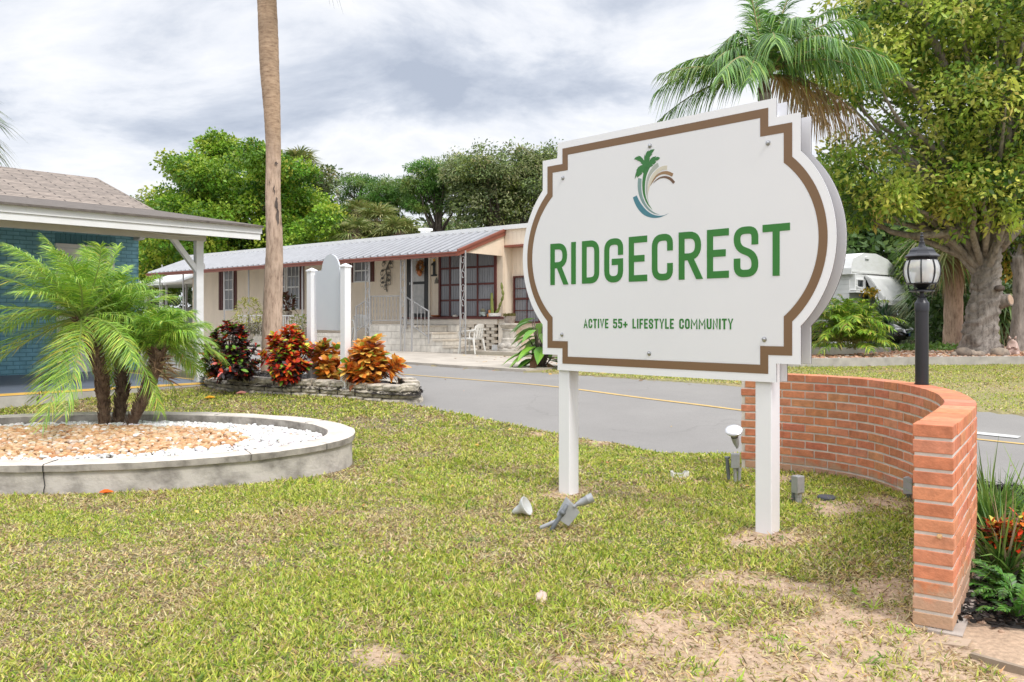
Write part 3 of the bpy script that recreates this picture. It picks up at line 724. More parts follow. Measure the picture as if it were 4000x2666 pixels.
# big window of red framed panes
r = fh.rect(*hx(1264, 318), *hx(1770, 928), .12)
cps = [fh.at(*hx(x, 600), .12)[0] for x in (1350, 1472, 1610)]; rps = [fh.at(*hx(1500, y), .12)[1] for y in (474, 632, 780)]
wo = window(r, 4, 4, M['darkred'], 'picture_window', .075, o=.12, mull=.06, rowpos=rps, colpos=cps)
mb = MB(); fh.box(mb, r[0]-.078, r[1]+.3, .002, .118, r[2]-.1, r[3]+.1); mb.build('window_bay', M['cream'], home)
# right window
r = fh.rect(*hx(1962, 565), *hx(2190, 980), -.34); wo = window(r, 2, 4, M['darkred'], 'sash_window', .05, o=-.345, mid=.52)
# door
r = fh.rect(*hx(950, 345), *hx(1150, 940)); DZ = r[2]
mb = MB(); fh.box(mb, r[0], r[1], .01, .06, DZ, r[3]+.2); do = mb.build('storm_door', M['black'], home)
g = fh.rect(*hx(996, 362), *hx(1116, 606)); mb = MB(); fh.box(mb, g[0], g[1], .06, .075, g[2], g[3]+.15)
g2 = fh.rect(*hx(996, 632), *hx(1116, 905)); fh.box(mb, g2[0], g2[1], .06, .075, g2[2], g2[3]); mb.build('door_panel', solid('door_glass_white', (.52, .51, .49), .15, (.38, .38, .37), 6), do)
mb = MB(); fh.box(mb, g[0]-.07, g[0]-.03, .06, .10, g[2]-.1, g[2]-.02); mb.build('handle', M['alu'], do)
mb = MB(); fh.box(mb, r[0]-.10, r[0]-.005, .005, .05, DZ, r[3]+.2); fh.box(mb, r[1]+.005, r[1]+.08, .005, .05, DZ, r[3]+.2); mb.build('door_frame', M['creamw'], home)
# ledge, band and pierced block wall
lo = .42
l0 = fh.at(*hx(897, 948), lo)[0]; l1 = fh.at(*hx(1860, 948), lo)[0]; lz = fh.at(*hx(1500, 948), lo)[1]
mb = MB(); fh.box(mb, l0, l1+.05, .0, lo+.05, lz-.03, lz+.03); mb.build('ledge', M['darkred'], home)
b1 = fh.at(*hx(1790, 980), lo)[0]; bz = fh.at(*hx(1500, 1008), lo)[1]
mb = MB(); fh.box(mb, l0, b1, .0, lo, bz, lz-.032); fh.box(mb, b1+.003, l1+.03, .0, lo-.05, GZ-.1, lz-.032); mb.build('ledge_band', M['creamw'], home)
def hstrip(word, u, z, size, o):
    mb = MB()
    for ch in word:
        wd = size*.55; glyph(mb, ch, u, u+wd, z, z+size, size*.13, lambda a, b, c: p(a, o+c, b), .01); u += wd+size*.14
    return mb
u, z = fh.at(*hx(1874, 998), -.34)
hstrip('Shaw', u, z, .24, -.345).build('name_lettering', M['iron'], home)
mb = MB(); u0, z0 = fh.at(*hx(1176, 556)); u1, z1 = fh.at(*hx(1228, 408)); W = u1-u0; H = z1-z0
mb.prism([p(u0+W*a, .02, z0+H*b) for a, b in ((0, 0), (1, 0), (1, .1), (.72, .1), (.72, 1), (.5, 1), (.36, .88), (.05, .80), (.05, .70), (.34, .70), (.34, .1), (0, .1))], p(0, .03, 0)-p(0, 0, 0))
mb.build('house_number', M['black'], home)
# landing, steps
u0, _ = fh.at(*hx(592, 1100), 1.75); u1, _ = fh.at(*hx(872, 1100), 1.75); LZ = fh.at(*hx(730, 1008), 1.75)[1]
mb = MB(); fh.box(mb, u0, u1, .6, 1.75, GZ-.1, LZ); fh.box(mb, u0-.0, u1+1.3, .02, .6, GZ-.1, LZ-.005)
us = u1
sw = [fh.at(*hx(x, 1200), 1.7)[0] for x in (1010, 1100, 1180)]; n_ = 4
for k in range(4):
    ue = u1+.9+.42*k; fh.box(mb, us, ue+.001, .62, 1.68, GZ-.1, LZ-.01-.2*(k+.35)); us = ue+.002
steps = mb.build('steps', M['stone'], home)
mb = MB(); us = u1
for k in range(4):
    ue = u1+.9+.42*k; zz = LZ-.01-.2*(k+.35); fh.box(mb, us+.003, ue+.02, .61, 1.71, zz+.001, zz+.05); us = ue+.022
mb.build('tread', M['blockw'], steps)
# pierced blocks between posts
mb = MB(); q0 = fh.at(*hx(1150, 1100), lo)[0]; q1 = b1-.03; hrow = (bz-GZ)/9.0
for rr in range(9):
    z_ = GZ+hrow*rr; s = q0+(.0 if rr % 2 else .2)-.2; 
    while s < q1:
        a_ = max(s, q0); b_ = min(s+.30, q1)
        if b_-a_ > .04: fh.box(mb, a_, b_, lo-.14, lo+random.uniform(-.008, .008), z_+.004, z_+hrow-.004)
        s += .40
mb.build('pierced_block_wall', M['blockw'], home)
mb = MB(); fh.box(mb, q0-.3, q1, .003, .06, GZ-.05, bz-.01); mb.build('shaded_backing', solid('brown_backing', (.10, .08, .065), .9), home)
# awning posts
def scroll_post(pxl, pxr, bot, o=1.93, s_in=None):
    ua = fh.at(*hx(pxl, 1200), o)[0]; ub = fh.at(*hx(pxr, 1200), o)[0]
    mb = MB(); 
    for u in (ua, ub): fh.box(mb, u-.015, u+.015, o-.015, o+.015, bot, EZ-.03+(EO-o)*.35)
    po = mb.build('scroll_post', M['rail'], home)
    mid = (ua+ub)/2; r_ = (ub-ua)*.42; z = EZ-.25
    while z > bot+.5:
        for sg, zc in ((1, z), (-1, z-.42)):
            pts = []
            for k in range(15):
                an = k/14*math.pi*2.2; rr = r_*(1-.55*k/14)
                pts.append(p(mid+sg*(math.cos(an)*rr-r_*.05), o, zc+math.sin(an)*rr*1.5))
            mb = MB(); mb.tube(pts, .011, 4); mb.build('scroll', M['rail'], po)
        mb = MB(); mb.tube([p(mid+r_*.9, o, z-.02), p(mid+.02, o, z-.21), p(mid-r_*.9, o, z-.40)], .011, 4); mb.build('scroll_bar', M['rail'], po)
        z -= .80
scroll_post(1443, 1492, GZ); scroll_post(882, 920, GZ); scroll_post(551, 588, GZ)
for q, o in (((987, 1200), 1.9), (h8(735, 900), 1.9), (h8(187, 900), 1.9), (h2(695, 900), 1.95), (h2(398, 700), 1.95), (h2(230, 700), 1.95), (h2(245, 700), .5)):
    u = fh.at(*(hx(*q) if q == (987, 1200) else q), o)[0]; mb = MB(); fh.box(mb, u-.02, u+.02, o-.02, o+.02, GZ, EZ-.03+(EO-o)*.36); mb.build('awning_post', M['rail'], home)
# railings
def railing(o, pts_top, pts_bot, nb_, newels=(), tw=True):
    mb = MB(); (ua, za), (ub, zb) = pts_top; (uc, zc), (ud, zd) = pts_bot
    mb.tube([p(ua, o, za), p(ub, o, zb)], .022, 6); mb.tube([p(uc, o, zc), p(ud, o, zd)], .017, 6)
    for k in range(nb_+1):
        t = k/nb_; a = Vector((ua+(ub-ua)*t, za+(zb-za)*t)); b = Vector((uc+(ud-uc)*t, zc+(zd-zc)*t))
        z = a.y; seg = 8; path = [p(a.x, o, a.y+(b.y-a.y)*j/seg) for j in range(seg+1)]
        mb.tube(path, [.009+.006*(j % 2) for j in range(seg+1)], 4)
    for (u, zt_, zb_) in newels: mb.tube([p(u, o, zb_), p(u, o, zt_)], .026, 8)
    return mb.build('railing', M['rail'], home)
A_ = lambda x, y, o: fh.at(*hx(x, y), o)
railing(1.72, (A_(597, 745, 1.72), A_(872, 741, 1.72)), (A_(597, 972, 1.72), A_(872, 970, 1.72)), 9, [(A_(597, 750, 1.72)[0], A_(597, 740, 1.72)[1], LZ)])
t0 = A_(934, 752, 1.72); t1 = A_(1145, 884, 1.72); b0 = A_(938, 985, 1.72); b1_ = A_(1145, 1130, 1.72)
railing(1.72, (t0, t1), (b0, b1_), 6, [(t1[0], t1[1]+.04, A_(1145, 1190, 1.72)[1]), (t0[0], t0[1]+.03, A_(935, 1050, 1.72)[1])])
t0 = A_(462, 845, 1.72); t1 = A_(550, 786, 1.72); b0 = A_(470, 1070, 1.72); b1_ = A_(550, 1008, 1.72)
railing(1.72, (t0, t1), (b0, b1_), 3, [(t0[0], t0[1]+.04, GZ), (t1[0]+.1, t1[1]+.1, LZ)])
# low terrace wall and white balustrade to the left
tw0 = fh.at(930, 1300, 1.8)[0]; tw1 = fh.at(*hx(330, 1100), 1.8)[0]; TZ = fh.at(1250, 1302, 1.8)[1]
mb = MB(); fh.box(mb, tw0, tw1, 1.5, 1.8, GZ-.1, TZ); mb.build('terrace_wall', M['stone'], home)
mb = MB(); fh.box(mb, tw0-3, tw1+1.2, .3, 1.45, GZ-.1, GZ+.30); mb.build('terrace_floor', M['blockw'], home)
for a, b in (((930, 1232), (1035, 1232)), ((1104, 1232), (1180, 1232))):
    mb = MB(); ua, za = fh.at(*a, 1.6); ub, _ = fh.at(*b, 1.6)
    fh.box(mb, ua, ub, 1.58, 1.62, za-.04, za)
    k = ua+.05
    while k < ub: fh.box(mb, k-.012, k+.012, 1.59, 1.61, TZ, za-.04); k += .14
    mb.build('balustrade', M['white_paint'], home)
mb = MB(); fh.box(mb, tw0, sE-.2, 1.81, 2.75, GZ-.3, GZ); fh.box(mb, tw0, sE-.2, .0, 1.81, GZ-.3, GZ-.004); fh.box(mb, sE-.2, sE+3.2, -.4, 1.6, GZ-.3, GZ+.08); fh.box(mb, sE+.1, sE+2.2, 1.6, 2.2, GZ-.3, GZ-.05)
tag(mb.build('porch_slab', M['apron'], home))
# wall ornament: iron vine
orn = thing('wall_vine_ornament', 'wrought iron leafy vine ornament hanging on cream wall beside the door', 'ornament', p(fh.at(*hx(752, 700))[0], 0, 2))
mb = MB(); st = [A_(x, y, .05) for x, y in ((752, 700), (742, 640), (752, 560), (744, 500), (765, 440), (782, 400), (770, 372))]
sc3 = catmull([(a, b, 0) for a, b in st], 5); mb.tube([p(q.x, .05, q.y) for q in sc3], .022, 6)
for k, (x, y) in enumerate([(705, 520), (720, 435), (795, 400), (798, 450), (705, 590), (778, 560), (708, 630), (776, 610), (738, 655), (772, 500), (735, 415)]):
    u, z = A_(x, y, .05); c = min(sc3, key=lambda q: (q.x-u)**2+(q.y-z-.15)**2); sg = 1 if u > c.x else -1
    pts = [p(c.x, .05, c.y)]
    for j in range(10):
        an = j/9*4.6; rr = .09*(1-.6*j/9); pts.append(p(u+sg*math.sin(an)*rr, .06, z-.04+math.cos(an)*rr))
    mb.tube(pts, .011, 4)
    lp = [p(u-sg*.04+.07*math.cos(t_)*1.0, .06, z+.06+.045*math.sin(t_)) for t_ in [j*math.pi/4 for j in range(8)]]; mb.prism(lp, p(0, .012, 0)-p(0, 0, 0))
mb.build('vine', M['iron'], orn)
# wreath
uw, zw = A_(1065, 470, .11)
wr = thing('wreath', 'round orange autumn wreath hanging on the white storm door', 'wreath', p(uw, .1, zw))
nb = NB(); n = 420; an = U(0, 6.283, n); rr = rng.normal(.15, .03, n)
P_ = np.array([list(p(uw+math.cos(a)*r_*.8, .09+random.random()*.06, zw+math.sin(a)*r_*1.15)) for a, r_ in zip(an, rr)])
D_ = unit(rng.normal(0, 1, (n, 3))); S2 = unit(np.cross(D_, rng.normal(0, 1, (n, 3))))
nb.strips(P_, D_, S2, U(.04, .08, n), U(.012, .022, n), (0, 0, 0), col=pick([(.50, .20, .06), (.35, .14, .05), (.60, .35, .12), (.30, .17, .08)], n)); nb.build('leaf_ring', M['dry'], wr)
mb = MB(); mb.ball(p(uw, .13, zw-.19), (.09, .05, .10), 8, 5, .25); mb.build('ornament', solid('orange_bow', (.62, .22, .08), .5), wr)
mb = MB(); u, z = A_(1195, 370, .1); mb.lathe([(.02, .12), (.05, .10), (.06, .03), (.03, 0)], p(u, .1, z-.06), 10); o_ = mb.build('wall_lamp', M['alu'], home); mb = MB(); mb.ball(p(u, .1, z-.1), (.035, .035, .06)); mb.build('bulb', solid('amber_bulb', (.75, .42, .05), .2), o_)
mb = MB(); u, z = A_(1219, 622, .02)
for k, wd in enumerate((.17, .14, .14, .10, .05)): fh.box(mb, u-wd/2, u+wd/2, .01, .03, z+.038*k, z+.038*k+.028)
mb.build('small_plaque', M['iron'], home)

# things on the ledge
def onledge(x): return fh.at(*hx(x, 940), lo-.1)[0]
u = onledge(1765); pl = thing('planter', 'long white dish planter of tall cacti on the red window ledge', 'potted plant', p(u, lo-.12, lz+.03))
mb = MB(); mb.lathe([(.14, 0), (.19, .02), (.20, .11), (.18, .11), (.17, .09)], p(u, lo-.12, lz+.032), 16); mb.build('dish', M['plastic'], pl, 'auto')
mb = MB()
mb.tube([p(u-.10, lo-.12, lz+.12), p(u-.12, lo-.12, lz+.4), p(u-.13, lo-.12, lz+.75)], [.05, .05, .035], 7)
def seg_cactus(pts, r):
    for a, b in zip(pts[:-1], pts[1:]):
        m_ = (a+b)/2; mb.tube([a, a.lerp(b, .25), a.lerp(b, .6), b], [r*.5, r, r*.95, r*.4], 7)
cp_ = [A_(x, y, .3) for x, y in ((1790, 900), (1808, 850), (1832, 790), (1848, 735), (1838, 680), (1830, 615))]
seg_cactus([p(a, .3, b) for a, b in cp_], .042); seg_cactus([p(u+.02, .3, lz+.12), p(u+.12, .3, lz+.25), p(u+.2, .3, lz+.3)], .035)
mb.build('cactus', solid('cactus_green', (.22, .24, .05), .55, (.13, .17, .04), 9), pl, 'auto')
u = onledge(1650); pl = thing('pot', 'small grey footed pot with round cactus on the red ledge', 'potted plant', p(u, lo-.12, lz+.03))
mb = MB(); mb.lathe([(.05, .04), (.09, .06), (.11, .15), (.10, .15), (.09, .13)], p(u, lo-.12, lz+.032), 12)
for k in (-1, 1): mb.ball(p(u+.07*k, lo-.10, lz+.07), (.05, .05, .035), 8, 5)
mb.build('bowl', solid('blue_grey_glaze', (.38, .44, .42), .3), pl, 'auto'); mb = MB(); mb.ball(p(u, lo-.12, lz+.22), (.08, .08, .07), 10, 6, .12); mb.build('cactus', solid('dull_cactus', (.14, .13, .08), .8), pl)
u = onledge(1715); mb = MB(); mb.box(0, 0, 0, 0, 0, 0); mb = MB(); fh.box(mb, u-.07, u+.05, lo-.2, lo-.08, lz+.032, lz+.12); fh.box(mb, u-.02, u+.06, lo-.19, lo-.09, lz+.125, lz+.24)
tag(mb.build('box', solid('orange_box', (.70, .17, .04), .5, (.5, .3, .08), 12), None), 'small orange and green box stacked between the cactus pots', 'box')
u = onledge(1205); mb = MB(); mb.lathe([(.09, 0), (.14, .03), (.15, .06), (.13, .055), (.08, .02)], p(u, lo-.12, lz+.032), 14); tag(mb.build('dish', solid('terracotta', (.50, .15, .05), .5), None, 'auto'), 'shallow terracotta dish on the ledge below the number', 'dish')
u = onledge(1390); mb = MB(); mb.ball(p(u, lo-.12, lz+.06), (.08, .06, .045), 10, 6, .1); tag(mb.build('shell', M['creamw'], None), 'pale seashell resting alone on the red ledge', 'shell')

# plastic chair beside the posts
def chair(base, ang, label, g):
    t = thing('plastic_chair', label, 'chair', (0, 0, 0), g)
    mb = MB(); mb.prism([(-.23, -.24, .41), (.23, -.22, .43), (.25, 0, .42), (.23, .22, .43), (-.23, .24, .41)], (0, 0, .03)); mb.build('seat', M['plastic'], t)
    mb = MB()
    for y in (-.19, -.06, .07, .20):
        pass
    N_ = 10
    for k in range(N_):
        a0 = -1.15+2.3*k/N_; a1 = -1.15+2.3*(k+1)/N_
        def q(a, z): return Vector((-.27-.07*(z-.44)/.4+.10*(1-math.cos(a)), .245*math.sin(a), z))
        top = lambda a: .86-.10*abs(math.sin(a))**3
        if k % 2 == 0 or True:
            mb.hexa([q(a0, .46), q(a1, .46), q(a1, .46)+Vector((.02, 0, 0)), q(a0, .46)+Vector((.02, 0, 0)), q(a0, .74), q(a1, .74), q(a1, .74)+Vector((.02, 0, 0)), q(a0, .74)+Vector((.02, 0, 0))]) if k % 2 else None
            mb.hexa([q(a0, .74), q(a1, .74), q(a1, .74)+Vector((.02, 0, 0)), q(a0, .74)+Vector((.02, 0, 0)), q(a0, top(a0)), q(a1, top(a1)), q(a1, top(a1))+Vector((.02, 0, 0)), q(a0, top(a0))+Vector((.02, 0, 0))])
    mb.build('backrest', M['plastic'], t)
    for s_ in (-1, 1):
        for x0, x1 in ((.22, .27), (-.22, -.30)):
            mb = MB(); mb.tube([(x1, s_*.28, 0), (x0, s_*.24, .42)], [.022, .034], 6); mb.build('leg', M['plastic'], t)
        mb = MB(); mb.tube(catmull([(.23, s_*.25, .42), (.25, s_*.28, .56), (.20, s_*.29, .64), (-.05, s_*.28, .66), (-.30, s_*.24, .70)], 4), .026, 6, ell=.6); mb.build('armrest', M['plastic'], t)
    t.location = base; t.rotation_euler = (0, 0, ang); return t
u = fh.at(*hx(1550, 1260), 1.5)[0]
chair(p(u, 1.5, GZ), math.atan2(-fh.d[1], -fh.d[0])+.15, 'white plastic armchair standing beside the pierced block wall', None)
u = fh.at(*hx(490, 1150), 1.2)[0]
chair(p(u, 1.1, GZ+.3), math.atan2(-fh.d[1], -fh.d[0])+2.6, 'white plastic chair half hidden behind the handrail', None)
# pedestal with pot
u = fh.at(*hx(1908, 1270), .9)[0]; b = p(u, .9, GZ+.08)
t = thing('pedestal', 'weathered white fluted stone pedestal beside the cream wall', 'pedestal', b)
mb = MB(); mb.lathe([(.33, 0), (.33, .06), (.29, .09), (.31, .14), (.26, .22), (.23, .30), (.24, .34), (.20, .38), (.20, .58), (.23, .60), (.21, .63), (.26, .70), (.31, .75), (.31, .80)], b, 20)
mb.build('column', solid('weathered_stone', (.60, .56, .50), .9, (.33, .30, .26), 9, 30, .01), t, 'auto')
mb = MB()
for k in range(8): an = k*math.pi/4; mb.ball(b+Vector((.27*math.cos(an), .27*math.sin(an), .14)), (.08, .08, .10), 8, 5)
mb.build('carving', solid('weathered_stone2', (.58, .54, .49), .9, (.33, .30, .26), 9), t, 'auto')
t = thing('pot', 'striped bowl pot with low plant on the stone pedestal', 'potted plant', b+Vector((0, 0, .80)))
mb = MB(); mb.lathe([(.12, .003), (.14, .03), (.16, .12), (.18, .20), (.16, .20), (.15, .18)], b+Vector((0, 0, .80)), 16); mb.build('bowl', solid('pot_grey', (.38, .33, .29), .6, (.26, .20, .17), 12), t, 'auto')
nb = NB(); n = 260; P_ = np.array(b)+[0, 0, 1.0]+rng.normal(0, .07, (n, 3))*[1, 1, .2]; D_ = unit(rng.normal(0, 1, (n, 3))*[1, 1, .4]+[0, 0, .9]); nb.strips(P_, D_, unit(np.cross(D_, [0, 1, .2])), U(.05, .12, n), .012, (0, 0, 0), col=pick([(.13, .13, .03), (.20, .17, .06)], n)); nb.build('foliage', M['leaf'], t)
mb = MB(); u = fh.at(*hx(1777, 1255), .7)[0]; fh.box(mb, u-.10, u+.10, .62, .76, GZ+.08, GZ+.24); tag(mb.build('meter_box', M['white_paint']), 'small white box at the foot of the pierced wall', 'box')
# ================================================================== main sign
fs = Fr((.3546, 6.377), (.703, -.711)); p = fs.p
def cs(x, y): return 2000+x/1.3067, 350+y/1.3067
sign = thing('community_sign', 'large white sign with brown stripe and green lettering on two posts', 'sign', p(.9125, -.06, 0))
CU, CZ = .9125, 1.8465
def outline(ins):                                    # the panel's shape, drawn in by ins
    hw, hn, top, no, arc = .9125-ins, 1.0705-ins, .8835-ins, .765-ins, .532-ins*.55
    ax = 1.292-ins
    sag = ax-hn; R = (arc*arc+sag*sag)/(2*sag); cx = ax-R; a0 = math.asin(arc/R)
    right = [(hw, top), (hw, no), (hn, no)]+[(cx+R*math.cos(a), R*math.sin(a)) for a in np.linspace(a0, -a0, 33)]+[(hn, -no), (hw, -no), (hw, -top)]
    left = [(-x, y) for x, y in right[::-1]]
    return [(CU+x, CZ+y) for x, y in right+left]
def plate(mb, pts, o0, o1): mb.prism([p(a, o1, b) for a, b in pts], p(0, o0, 0)-p(0, o1, 0)); return mb
mb = MB(); plate(mb, outline(.0015), -.014, -.004); fp = mb.build('sign_panel', M['panel_core'], sign)
mb = MB(); plate(mb, outline(0), -.004, 0); mb.build('panel_face', M['panel_edge'], fp)
mb = MB(); plate(mb, outline(.110), .0004, .0012); mb.build('panel_field', M['panel'], fp)
mb = MB()                                            # stripe as a ring
a = outline(.052); b = outline(.107)
for i in range(len(a)):
    j = (i+1) % len(a); mb.quad([p(a[i][0], .0018, a[i][1]), p(a[j][0], .0018, a[j][1]), p(b[j][0], .0018, b[j][1]), p(b[i][0], .0018, b[i][1])])
mb.build('border_stripe', M['stripe'], fp)
mb = MB(); plate(mb, outline(.0), -.150, -.137); bp = mb.build('back_panel', M['panel_edge'], sign)
mb = MB(); plate(mb, outline(-.0012), -.147, -.141); mb.build('panel_core', M['panel_core'], bp)
for nm, x in (('R', 0),):
    pass
mb = MB(); PL = lambda u, z, c: p(u, .0005+c, z)
for ch, x0, x1 in (('R', 197, 282), ('I', 303, 327), ('D', 358, 446), ('G', 472, 568), ('E', 597, 691), ('C', 715, 822), ('R', 852, 966), ('E', 996, 1108), ('S', 1133, 1258), ('T', 1280, 1420)):
    u0 = fs.at(*cs(x0, 850))[0]; u1 = fs.at(*cs(x1, 850))[0]; glyph(mb, ch, u0, u1, 1.626, 1.948, .0465, PL, .003)
mb.build('name_lettering', M['green'], fp)
mb = MB(); text = 'ACTIVE 55+ LIFESTYLE COMMUNITY'; wd = {'I': .014, ' ': .028, 'M': .056, '+': .042, 'L': .033, 'T': .038, 'F': .034, 'E': .034}
tot = sum(wd.get(c, .040)+.0095 for c in text)-.0095; k = (1.528-.268)/tot; u = .268
for c in text:
    W = wd.get(c, .040)*k
    if c == ' ': mb.build('tagline_word', M['green'], fp); mb = MB()
    if c != ' ': glyph(mb, c, u, u+W, 1.291, 1.361, .0108 if c in 'MNAVY' else .0126, PL, .002)
    u += W+.0095*k
mb.build('tagline_lettering', M['green'], fp)
def lg(x, y): return fs.at(2400+x/4.6125, 540+y/4.6125)
def band(mb, A_, B_, th=.0018):
    a = catmull([lg(*q)+(0,) for q in A_], 5); b = catmull([lg(*q)+(0,) for q in B_], 5)
    pts = a+b; mb.prism([p(q.x, th, q.y) for q in pts], p(0, -.0008, 0)-p(0, 0, 0))
LB = [('logo_blue', [(336, 1070), (365, 1160), (420, 1265), (500, 1360), (590, 1415), (700, 1440), (800, 1435), (890, 1405), (990, 1353)], [(900, 1392), (800, 1400), (690, 1375), (590, 1310), (510, 1220), (450, 1130), (405, 1035)]),
 ('logo_teal', [(430, 722), (421, 850), (435, 980), (475, 1110), (540, 1220), (620, 1305), (720, 1365), (825, 1382)], [(760, 1362), (680, 1315), (600, 1235), (540, 1130), (500, 1010), (487, 880), (493, 733)]),
 ('logo_palm', [(556, 530), (525, 640), (505, 800), (510, 950), (540, 1080), (600, 1200), (690, 1298)], [(620, 1190), (575, 1080), (553, 950), (560, 780), (590, 650), (650, 515)]),
 ('logo_grey', [(785, 443), (700, 510), (630, 620), (585, 740), (570, 880), (575, 1000), (600, 1100), (622, 1165)], [(603, 1060), (597, 930), (610, 800), (650, 690), (710, 600), (806, 512)]),
 ('logo_cream', [(955, 495), (880, 505), (790, 550), (700, 640), (640, 750), (607, 880), (605, 1010)], [(618, 950), (650, 850), (710, 730), (790, 630), (870, 580), (950, 570)]),
 ('logo_tan', [(1065, 640), (990, 605), (930, 595), (850, 610), (770, 660), (700, 750), (647, 865)], [(700, 790), (760, 710), (830, 665), (900, 653), (970, 665), (1042, 698)]),
 ('logo_brown', [(1096, 791), (1030, 720), (960, 690), (900, 685), (820, 705), (750, 755), (697, 820)], [(770, 760), (830, 730), (890, 722), (950, 735), (1010, 770), (1062, 828)])]
emb = MB(); mats = []
for k, (mn, A_, B_) in enumerate(LB): emb.m = k; mats.append(M[mn]); band(emb, A_, B_, .0018+.0001*k)
emb.m = 2
hd = [(540, 412), (540, 350), (548, 295), (556, 335), (575, 270), (600, 238), (625, 222), (612, 250), (660, 210), (727, 202), (700, 250), (665, 290), (688, 283), (640, 350), (628, 368), (645, 362), (625, 440), (655, 375), (700, 340), (760, 330), (735, 355), (790, 338), (827, 358), (800, 390), (770, 408), (730, 412), (760, 428), (715, 478), (678, 468), (703, 493), (655, 522), (556, 540), (523, 635), (500, 605), (503, 645), (412, 714), (413, 672), (371, 738), (385, 650), (410, 580), (393, 592), (430, 530), (470, 500), (512, 483), (472, 445), (495, 450), (455, 420), (405, 405), (430, 400), (357, 382), (390, 345), (420, 335), (445, 335), (420, 320), (470, 328), (505, 360)]
emb.prism([p(lg(*q)[0], .0030, lg(*q)[1]) for q in hd], p(0, -.0008, 0)-p(0, 0, 0))
emb.build('emblem', mats, fp)
for x, y in ((705, 289), (1308, 274), (261, 453), (256, 1252), (701, 1348), (1289, 1276)):
    u, z = fs.at(*cs(x, y)); mb = MB()
    Mx = Matrix(((fs.d[0], 0, fs.n[0]), (fs.d[1], 0, fs.n[1]), (0, 1, 0)))
    mb.lathe([(.017, .001), (.017, .003), (.011, .004), (.011, .010), (.006, .013)], p(u, .001, z), 10, Mx); mb.build('bolt', M['steel'], fp)
pw = .112
for px, py in ((2224, 1926), (3013.6, 2098)):
    u = fs.at(px, 1900, -.018)[0]-pw; mb = MB(); fs.box(mb, u, u+pw, -.018-pw, -.018, -.15, 2.60); po = mb.build('post', M['vinyl'], sign, bevel=.006)
    mb = MB(); c = [p(u-.008, -.010, 2.60), p(u+pw+.008, -.010, 2.60), p(u+pw+.008, -.026-pw, 2.60), p(u-.008, -.026-pw, 2.60)]
    t_ = [q+Vector((0, 0, .028)) for q in c]; ap = p(u+pw/2, -.018-pw/2, 2.705); mb.add(c+t_+[ap], [(3, 2, 1, 0), (0, 1, 5, 4), (1, 2, 6, 5), (2, 3, 7, 6), (3, 0, 4, 7), (4, 5, 8), (5, 6, 8), (6, 7, 8), (7, 4, 8)])
    mb.build('post_cap', M['vinyl'], po)

# ================================================================== blank sign in the bed
bz_ = lambda x, y: float(G(x, y))
bl_ = V(1215, 1480, 12.3); br_ = V(1350, 1480, 11.75)
fk = Fr((bl_.x, bl_.y), (br_.x-bl_.x, br_.y-bl_.y)); p = fk.p
bs = thing('blank_sign', 'small blank grey sign with arched top between two white posts', 'sign', p(0, 0, .3))
LK = math.hypot(br_.x-bl_.x, br_.y-bl_.y)
for px, top in ((1218, 1052), (1350, 1034)):
    u, zt = fk.at(px, top); mb = MB(); fk.box(mb, u-.055, u+.055, -.055, .055, .1, zt-.04); po = mb.build('post', M['vinyl'], bs, bevel=.005)
    mb = MB(); c = [p(u-.065, .065, zt-.04), p(u+.065, .065, zt-.04), p(u+.065, -.065, zt-.04), p(u-.065, -.065, zt-.04)]; t_ = [q+Vector((0, 0, .02)) for q in c]
    mb.add(c+t_+[p(u, 0, zt+.02)], [(3, 2, 1, 0), (0, 1, 5, 4), (1, 2, 6, 5), (2, 3, 7, 6), (3, 0, 4, 7), (4, 5, 8), (5, 6, 8), (6, 7, 8), (7, 4, 8)]); mb.build('post_cap', M['vinyl'], po)
K = lambda x, y: fk.at(*h8(x, y))
sh = [(872, 418), (938, 412)]+[(1030-90*math.cos(a), 412-165*math.sin(a)) for a in np.linspace(.15, math.pi-.15, 18)]+[(1122, 400), (1128, 1024), (884, 1018)]
mb = MB(); pts = [K(*q) for q in sh]; ub = fk.at(1350, 1200)[0]-.056; ua = fk.at(1218, 1200)[0]+.056
pts = [(min(max(a, ua), ub), b) for a, b in pts]; mb.prism([p(a, .012, b) for a, b in pts], p(0, -.024, 0)-p(0, 0, 0)); mb.build('panel', M['blankpanel'], bs)

